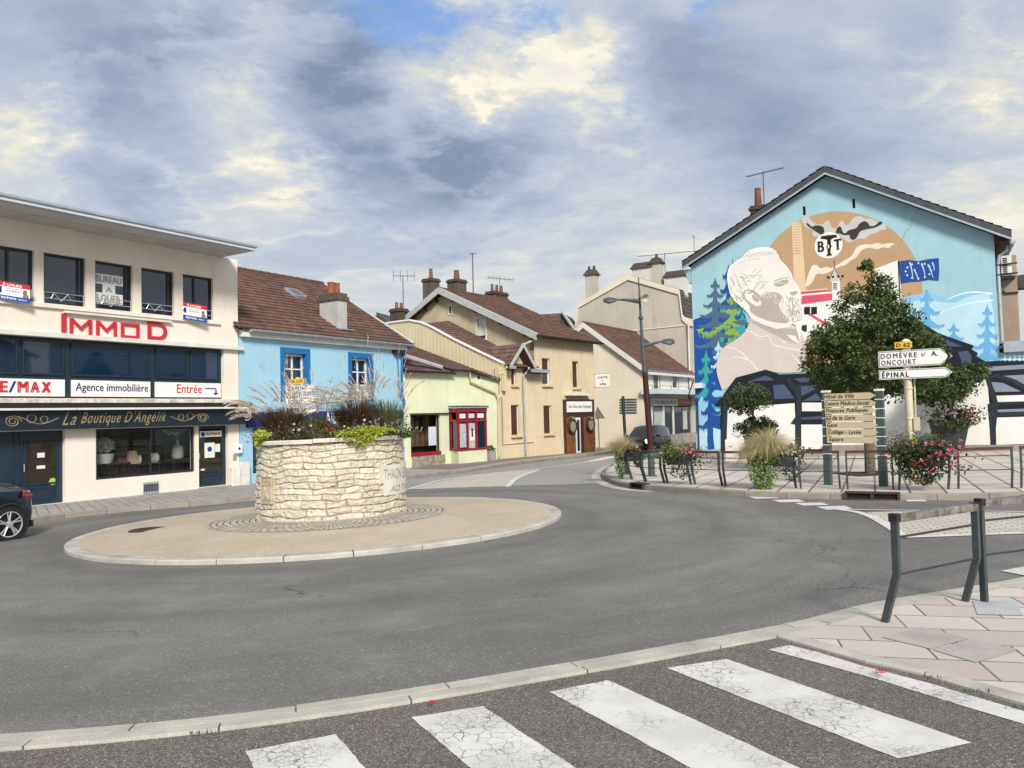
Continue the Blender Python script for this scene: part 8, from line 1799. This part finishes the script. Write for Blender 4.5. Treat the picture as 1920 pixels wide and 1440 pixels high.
# beige direction boards between two posts
pa, pb_ = g(1553, 909, .125), g(1657, 912, .125); Fd = Fac((pa.x, pa.y), (pb_-pa).xy); fd = lambda px, py, o=.05: Fd.uz(px, py, o)
e0 = empty('direction_sign', (pa+pb_)/2, 'two slate posts carrying seven beige arrow boards, Hôtel de Ville down to Square', 'direction sign')
Ld = (pb_-pa).length; zt_ = fd(1548, 736)[1]; zt2_ = fd(1648, 733)[1]; 
lean = fd(1547, 740)[0]
for (u, z0, zt3_, ul) in ((0, pa.z, zt_, lean), (Ld, pb_.z, zt2_, fd(1647, 740)[0])):
    mb = MB(); w_ = .085; mb.hexa([Fd.P(u-w_, z0-.05, -.06), Fd.P(u+w_, z0-.05, -.06), Fd.P(u+w_, z0-.05, .06), Fd.P(u-w_, z0-.05, .06), Fd.P(ul-w_, zt3_, -.06), Fd.P(ul+w_, zt3_, -.06), Fd.P(ul+w_, zt3_, .06), Fd.P(ul-w_, zt3_, .06)]); po = mb.build('post', 'sign_slate', e0)
    mb = MB(); mb.fbox(Fd, ul-w_-.008, ul+w_+.008, zt3_+.001, zt3_+.05, -.068, .068)
    for k in range(7): z = zt3_-.20-k*.213; kk = (z-z0)/(zt3_-z0); uu_ = u+(ul-u)*kk; mb.fbox(Fd, uu_-w_-.004, uu_+w_+.004, z, z+.018, -.064, .064)
    mb.build('band', 'sign_white', po)
names = ['Hôtel de Ville', 'Centre Médico-Social', 'Finances Publiques', 'de la Gare', 'Gare', 'Collège - Lycée', 'Square']; wid = [(1548, 1604), (1548.5, 1633), (1550, 1629), (1562, 1604.5), (1551.5, 1570), (1552.5, 1614.5), (1553.5, 1581)]
za, zbm = fd(1550, 738.5)[1], fd(1550, 831.5)[1]; sp_ = (za-zbm)/7
for i, (nm, wd_) in enumerate(zip(names, wid)):
    x0 = 1545.5+i*1.0; a, b = fd(x0, 740+13*i)[0], fd(1643+i*.9, 740+13*i)[0]; z1 = za-sp_*i; z0 = z1-sp_*.9; bo = arrow_board(e0, Fd, a, b, z0, z1, .085, .14, 'sign_cream', None)
    mb = MB(); desc = .12 if any(ch in nm for ch in 'gqyp') else .26; ftext(mb, Fd, nm, (fd(wd_[0], 780)[0], fd(wd_[1], 780)[0], z0+(z1-z0)*desc, z0+(z1-z0)*.88), .089, bold=.012, shear=.22, space=1.08); 
    if i == 3: q0, q1 = fd(1550.5, 780)[0], fd(1559, 780)[0]; mb.tube([Fd.P(x, y, .088) for x, y in ((q0, z0+.04), (q1, z0+.04), (q1, z1-.03), (q0, z1-.03), (q0, z0+.04))], .006, 4); mb.tube([Fd.P(x, y, .088) for x, y in ((q0, z1-.06), ((q0+q1)/2, (z0+z1)/2-.02), (q1, z1-.06))], .008, 4)
    mb.build('lettering', 'text_black', bo)
# signs beyond the planter
c = g(561, 922, .12); Fg2 = Fac((c.x, c.y), (1, -.35)); fg = lambda px, py: Fg2.uz(px, py, .08); e0 = empty('road_sign', c, 'yellow D 157 plate over white arrow boards Girmont and Chavelot, seen through the planter grasses', 'road sign')
mb = MB(); mb.tube([c, Vector((c.x, c.y, fg(558, 707)[1]))], .06, 10); mb.build('post', 'post_cream', e0)
r = (fg(545, 714)[0], fg(570, 714)[0], fg(558, 720)[1], fg(558, 710)[1]); mb = MB(); mb.fbox(Fg2, *r, .06, .09); yp = mb.build('road_number_plate', 'yellow_sign', e0); mb = MB(); ftext(mb, Fg2, 'D 157', (r[0]+.05, r[1]-.05, r[2]+.04, r[3]-.04), .094, bold=.03, space=1.15); mb.build('lettering', 'text_black', yp)
for (t_, b_, nm, nx, n2) in ((722, 735.5, 'GIRMONT', 577, None), (738.5, 758, 'CHAVELOT', 580, 'GOLBEY'), (761, 776, 'NOMEXY', 575, None)):
    r = (fg(535.5, (t_+b_)/2)[0], fg(600, (t_+b_)/2)[0], fg(560, b_)[1], fg(560, t_)[1]); bo = arrow_board(e0, Fg2, *r, .09, .3); mb = MB(); h_ = r[3]-r[2]
    if n2: ftext(mb, Fg2, nm, (fg(539, 745)[0], fg(nx, 745)[0], r[2]+h_*.56, r[3]-h_*.10), .095, bold=.025, space=1.2); ftext(mb, Fg2, n2, (fg(540, 745)[0], fg(568, 745)[0], r[2]+h_*.1, r[2]+h_*.44), .095, bold=.025, space=1.2)
    else: ftext(mb, Fg2, nm, (fg(539, 728)[0], fg(nx, 728)[0], r[2]+h_*.22, r[3]-h_*.2), .095, bold=.025, space=1.2)
    mb.build('lettering', 'text_black', bo)
# back of a stack of direction boards, and a triangular sign seen from behind
c = g(1176, 890, .125); Fk = Fac((c.x, c.y), (1, .1)); fk = lambda px, py: Fk.uz(px, py); e0 = empty('direction_sign', c, 'dark post with six direction boards seen from the back, beside the street lamp', 'direction sign')
mb = MB(); mb.tube([c, Vector((fk(1168, 743)[0]+c.x, c.y, fk(1168, 743)[1]))], .05, 8); mb.build('post', 'black_metal', e0)
for i in range(6): y = 747.5+i*5.0; a, b = fk(1162, y), fk(1194.5, y); z1, z0 = fk(1175, y)[1], fk(1175, y+4.1)[1]; mb = MB(); mb.fbox(Fk, a[0], b[0], z0, z1, -.03, .0); mb.xf(lambda p: p-Vector((0, -.06, 0))); mb.build('board', 'sign_slate', e0)
c = g(1124, 841, .12); Fk = Fac((c.x, c.y), (1, -.3)); fk = lambda px, py: Fk.uz(px, py); e0 = empty('warning_sign', c, 'triangular road sign seen from its grey back against the cream gable', 'road sign')
mb = MB(); mb.tube([c, Vector((c.x-.05, c.y, fk(1121, 765)[1]))], .045, 8); mb.build('post', 'sign_metal', e0)
mb = MB(); mb.fprism(Fk, [fk(1113.5, 784.5), fk(1134, 784), fk(1121, 763.5)], .05, .08); tr_ = mb.build('plate', 'sign_metal', e0); P_ = [Fk.P(*fk(*q), .085) for q in ((1113.5, 784.5), (1134, 784), (1121, 763.5), (1113.5, 784.5))]; mb = MB(); mb.tube(P_, .03, 5); mb.build('rim', 'black_metal', tr_)

# ============================================================ STREET LAMP
c = g(1222, 893, .125); Fl = Fac((c.x, c.y), (1, 0)); fl_ = lambda px, py: Fl.uz(px, py)
M['lamp_grey'] = mat('grey_lamp_paint', (.060, .075, .078), .45, var=.15, vs=5); M['lamp_red'] = mat('dark_red_lamp_paint', (.045, .010, .010), .4, var=.2, vs=4); M['lens'] = flat('lamp_lens', (.35, .36, .36), .3); M['horn'] = flat('cream_loudspeaker', (.45, .42, .33), .6)
e0 = empty('street_lamp', c, 'tall leaning two-armed street lamp, dark red in its lower half, with small cream loudspeaker', 'street lamp')
LP = lambda px, py, dy=0: Vector((c.x+fl_(px, py)[0], c.y+dy, fl_(px, py)[1]))
mb = MB(); mb.lathe(c, [(.16, 0), (.16, .03), (.10, .04)], 12); mb.build('base', 'lamp_grey', e0)
for (p, q, r0, r1, m) in (((1222, 893), (1220, 842), .105, .10, 'lamp_grey'), ((1220, 842), (1209, 696), .10, .085, 'lamp_red'), ((1209, 696), (1204, 640), .08, .065, 'lamp_grey'), ((1204, 640), (1197, 521), .055, .018, 'lamp_grey')):
    mb = MB(); mb.tube([LP(*p), LP(*q)], [r0, r1], 14); mb.build('pole', m, e0)
mb = MB(); mb.tube([LP(1201.5, 594), LP(1201.4, 599)], .075, 12); mb.tube([LP(1209, 693), LP(1208.8, 698)], .10, 12); mb.build('collar', 'lamp_grey', e0)
for pts, hd, dr_ in (([(1200, 565), (1172, 562), (1160, 562)], [(1160, 562), (1131, 563.5)], -1), ([(1207, 648), (1224, 644), (1238, 641)], [(1238, 641), (1265, 640)], 1)):
    mb = MB(); mb.tube([LP(*p) for p in pts], [.075, .045, .03], 10); ar = mb.build('arm', 'lamp_grey', e0)
    A_, B_ = LP(*hd[0]), LP(*hd[1]); mb = MB(); d = (B_-A_); mb.tube([A_, A_+d*.12, A_+d*.3, A_+d*.65, A_+d*.95, B_], [.03, .06, .11, .14, .10, .02], 12, flatk=.42); hd_ = mb.build('lamp_head', 'lamp_grey', ar, smooth=True)
    mb = MB(); mb.tube([A_+d*.36-Vector((0, 0, .045)), A_+d*.65-Vector((0, 0, .05)), A_+d*.9-Vector((0, 0, .04))], [.05, .10, .04], 10, flatk=.35); mb.build('lens', 'lens', hd_)
mb = MB(); q = LP(1201, 556, -.1); mb.lathe(q, [(.05, 0), (.07, .12), (.13, .26), (.12, .26), (.05, .14)], 16, ax=(.35, -.8, -.35)); mb.build('loudspeaker', 'horn', e0)

# ============================================================ CARS
M['car_navy'] = mat('navy_car_paint', (.004, .010, .022), .25, var=.05, spec=.35, coat=.35); M['car_plum'] = mat('dark_plum_car_paint', (.012, .007, .011), .32, var=.05, spec=.25, coat=.15); M['tyre'] = mat('tyre_rubber', (.012, .012, .012), .85, var=.2, vs=20); M['alloy'] = mat('alloy', (.62, .63, .64), .25, metal=.7, var=.05); M['plastic'] = mat('black_plastic', (.014, .014, .015), .6, var=.15, vs=9); M['tail_red'] = flat('tail_lamp_red', (.42, .01, .02), .15); M['chrome'] = flat('chrome_trim', (.55, .56, .57), .15, metal=.9)
M['plate'] = flat('number_plate', (.68, .68, .66), .4)
hl = bpy.data.materials.new('lit_headlamp'); hl.use_nodes = True; hn = NT(hl.node_tree); hn.nt.links.new(hn.n('Emission', i_0=(1, .93, .78, 1), i_1=2.6).outputs[0], hn.n('OutputMaterial').inputs[0]); M['headlight_lit'] = hl; M['headlight'] = flat('headlamp_glass', (.55, .57, .58), .12)
def car(lab, pos, head, paint, st, wheels, wr, hwid, lights=True, tail=True, rimn=5):
    """st: stations (x, sill, belt, roof, half width, roof half width); x runs forwards from the rear"""
    an = math.atan2(head[1], head[0]); e0 = empty('car', pos, lab, 'car', None, an)
    def lb(name, m, mb, par=None, smooth=True): o = mb.build(name, m, None, smooth=smooth); o.parent = par or e0; return o
    def secs(s):
        x, zs_, zb_, zr_, w_, wr_ = s; g_ = zr_-zb_ > .12
        base = [(w_*.80, zs_), (w_*.95, zs_+.05), (w_, zs_+.22), (w_*1.0, (zs_+zb_)/2+.05), (w_*.965, zb_-.10), (w_*.925, zb_)]
        up = [(wr_*1.05+(w_*.925-wr_*1.05)*.5, zb_+(zr_-zb_)*.5), (wr_*1.04, zr_-.07), (wr_*.93, zr_-.02), (wr_*.5, zr_+.015), (0, zr_+.02)] if g_ else [(w_*.89, zb_+(zr_-zb_)*.3), (w_*.84, zb_+(zr_-zb_)*.55), (w_*.74, zb_+(zr_-zb_)*.8), (w_*.4, zr_), (0, zr_+.01)]
        h = base+up; return [(x, y, z) for y, z in h]+[(x, -y, z) for y, z in h[-2::-1]]
    R_ = [secs(s) for s in st]; n = len(R_[0]); vs = [p for r in R_ for p in r]; fb, fg_ = [], []
    for i in range(len(R_)-1):
        ga = st[i][3]-st[i][2] > .12; gb2 = st[i+1][3]-st[i+1][2] > .12
        for j in range(n-1):
            q = (i*n+j, i*n+j+1, (i+1)*n+j+1, (i+1)*n+j); side = j in (5, 6) or j in (n-8, n-7)
            (fg_ if ((ga and gb2 and side) or ((ga != gb2) and 6 <= j <= n-8)) else fb).append(q)
    mb = MB(); mb.add(vs, fb+[tuple(range(n))[::-1], tuple((len(R_)-1)*n+k for k in range(n))]+[(i*n, (i+1)*n, (i+1)*n+n-1, i*n+n-1) for i in range(len(R_)-1)]); bd = lb('body', paint, mb)
    mb = MB(); mb.add(vs, fg_); lb('window', 'carglass', mb)
    for x in wheels:
        for sy in (1, -1):
            if True:
                c_ = Vector((x, sy*(hwid-.11), wr)); mb = MB(); mb.lathe(c_-Vector((0, sy*.115, 0)), [(wr*.70, 0), (wr*.96, 0), (wr, .03), (wr, .19), (wr*.96, .23), (wr*.72, .235), (wr*.72, .15), (0, .15)], 36, ax=(0, sy, 0)); wh = lb('wheel', 'tyre', mb, smooth=False)
                mb = MB(); o_ = c_+Vector((0, sy*.09, 0)); R2 = wr*.72
                mb.tube([o_+Vector((R2*math.cos(a/32*2*PI), sy*.018, R2*math.sin(a/32*2*PI))) for a in range(33)], .016, 6); mb.lathe(o_-Vector((0, sy*.01, 0)), [(.07, 0), (.07, .035), (.03, .045), (0, .045)], 14, ax=(0, sy, 0))
                for k in range(rimn):
                    for dd_ in (-.16, .16):
                        a = 2*PI*k/rimn+.3; a2 = a+dd_; p0 = o_+Vector((.05*math.cos(a), sy*.012, .05*math.sin(a))); p1 = o_+Vector((R2*math.cos(a2), sy*.012, R2*math.sin(a2))); mb.tube([p0, p1], [.028, .024], 6, flatk=.5)
                rm = bpy.data.objects; ro = lb('rim', 'alloy', mb, wh, False)
                mb = MB(); mb.lathe(Vector((x, sy*(hwid-.035), wr+.02)), [(wr*1.16, 0), (wr*1.16, .03), (wr*1.06, .037), (wr*1.0, .0)], 36, ax=(0, sy, 0)); q = lb('wheel_arch', 'plastic', mb)
    return e0, lb, bd
# left car: rear quarter of a dark coupe-like estate
wpos = g(15, 1013); hd = Vector((-.42, -.91)).normalized(); lf_ = Vector((-hd.y, hd.x))
orig = Vector((wpos.x, wpos.y))-hd*.66-lf_*.88
stA = [(0, .40, .66, .72, .50, .4), (.05, .30, .76, .84, .66, .5), (.16, .24, .86, .96, .79, .58), (.35, .22, .91, 1.04, .875, .6), (.55, .22, .93, 1.08, .905, .58), (1.0, .22, .95, 1.26, .915, .58), (1.6, .22, .94, 1.42, .92, .60), (2.3, .22, .92, 1.46, .92, .62), (2.9, .22, .92, 1.36, .92, .58), (3.5, .22, .92, 1.02, .91, .5), (4.2, .24, .80, .84, .86, .5), (4.5, .3, .6, .66, .62, .4)]
ec_, lb, bd = car('dark navy car at the left picture edge, only its rear and wheel in view', Vector((orig.x, orig.y, G(orig.x, orig.y))), hd, 'car_navy', stA, (.66, 3.5), .325, .93)
mb = MB(); mb.hexa([(.07, .66, .74), (.40, .885, .80), (.40, .895, .84), (.06, .69, .80), (.10, .66, .86), (.36, .87, .90), (.34, .82, .94), (.12, .62, .90)]); lb('tail_lamp', 'tail_red', mb, smooth=False)
mb = MB(); mb.box(-.02, .08, -.5, .5, .34, .46); mb.box(.16, .34, .78, .86, .22, .34); lb('bumper', 'plastic', mb, smooth=False)
# oncoming dark people carrier
cp = g(1222, 851); hd = Vector((-.50, -.86)).normalized(); lf_ = Vector((-hd.y, hd.x)); Lc = 4.35; s_ = cp.y/F
o2 = Vector((cp.x, cp.y))-hd*(Lc-.2)
fq = g(1205, 850); o2 = Vector((fq.x, fq.y))-hd*(Lc-.1)-lf_*.45
stB = [(0, .40, .95, 1.25, .66, .55), (.06, .30, .98, 1.42, .80, .62), (.25, .22, .98, 1.54, .88, .64), (1.0, .20, .97, 1.62, .91, .65), (2.0, .20, .95, 1.64, .915, .66), (2.7, .20, .94, 1.58, .915, .64), (3.1, .20, .95, 1.40, .91, .60), (3.5, .20, .95, 1.05, .90, .5), (3.95, .22, .86, .93, .86, .5), (4.22, .26, .74, .80, .76, .45), (4.35, .34, .58, .62, .56, .35)]
e2, lb, bd = car('dark plum people carrier with lit headlamp coming down the far street', Vector((o2.x, o2.y, G(o2.x, o2.y))), hd, 'car_plum', stB, (.85, 3.45), .32, .925)
for sy, m in ((1, 'headlight_lit'), (-1, 'headlight_lit')):
    mb = MB(); mb.lathe((4.08, sy*.66, .70), [(.15, 0), (.15, .07), (.09, .16), (.01, .19)], 16, ax=(.85, sy*.45, .15)); lb('headlight', m, mb, smooth=True)
mb = MB(); mb.box(4.22, 4.375, -.48, .48, .56, .60); mb.box(4.26, 4.37, -.46, .46, .66, .69); lb('chrome_grille', 'chrome', mb, smooth=False); mb = MB(); mb.box(4.2, 4.36, -.52, .52, .30, .48); mb.box(4.2, 4.345, -.44, .44, .60, .66); lb('lower_grille', 'plastic', mb, smooth=False); mb = MB(); mb.box(4.365, 4.385, -.26, .26, .46, .56); lb('number_plate', 'plate', mb, smooth=False)
mb = MB()
for sy in (1, -1): mb.box(2.95, 3.12, sy*1.0-.09, sy*1.0+.09, .98, 1.10)
q = lb('door_mirror', 'car_plum', mb, smooth=False)
# fallen petals and leaves on the road
M['petal_red'] = flat('fallen_petal', (.45, .01, .02), .7)
mb = MB()
for px, py in ((1650, 1257), (1646, 1259), (808, 1318), (812, 1316), (1655, 1261)):
    p = g(px, py, .04)
    for _ in range(4): leaf(mb, p+Vector((random.uniform(-.02, .02), random.uniform(-.02, .02), 0)), (0, 0, 1), .025, .8)
tag(mb.build('fallen_petals', 'petal_red'), 'few fallen red petals lying beside the kerbs', kind='stuff')
M['weed'] = M['leaf_mid']; mb = MB()
for px, py, k in ((381, 1376, 26), (1010, 1287, 20), (1070, 1274, 14), (1830, 1297, 26), (1900, 1326, 20), (1750, 1272, 14), (1560, 848, 60), (1590, 846, 30), (1838, 833, 30)):
    p = g(px, py, .03 if py > 1000 else .13)
    for _ in range(k): blade(mb, p+Vector((random.uniform(-.08, .08), random.uniform(-.02, .02), 0)), (random.uniform(-.6, .6), random.uniform(-.6, .6), 1), random.uniform(.01, .03) if py > 1000 else random.uniform(.15, .5), .006 if py > 1000 else .02, n=3)
tag(mb.build('weeds', 'leaf_mid'), 'weeds growing in the kerb joints', kind='stuff')
# houses across the side road: outside the frame, they are what the shop windows reflect
for i, (x, y, w_, h_, m, lb_) in enumerate(((36, 2, 11, 7.5, 'wallcream', 'plain cream house with dark gable roof across the side road'), (37, 16, 12, 9.0, 'white_wall', 'tall white house across the side road, next to the cream one'), (40, 31, 10, 6.5, 'chim_grey', 'low grey house at the far end of the side road'))):
    F_ = Fac((x, y), (-.1, 1), True); e0 = empty('roadside_house', F_.P(w_/2, G(x, y)), lb_, 'house'); z = G(x, y)
    mb = MB(); mb.fprism(F_, [(0, z-1), (w_, z-1), (w_, z+h_), (w_/2, z+h_+3.2), (0, z+h_)], -9, 0); mb.build('wall', m, e0)
    mb = MB()
    for s in (0, 1): a, b = (F_.P(-.5+s*(w_+1), z+h_-.3, .5), F_.P(w_/2, z+h_+3.35, .5)); v_ = Vector((0, 0, .2)); d9 = F_.n*-10; mb.hexa([a, b, b+d9, a+d9, a+v_, b+v_, b+d9+v_, a+d9+v_])
    mb.build('roof', 'tiles_dark', e0)
    for r in range(2):
        for c_ in range(3): mb = MB(); u = w_*(c_+.5)/3; mb.fbox(F_, u-.55, u+.55, z+1+r*3, z+2.5+r*3, .01, .04); mb.build('window', 'glass', e0)
    chimney(e0, F_.P(w_*.3, z+h_+1.2, -3), .7, .7, 2.4, 'chim_brick', 0)
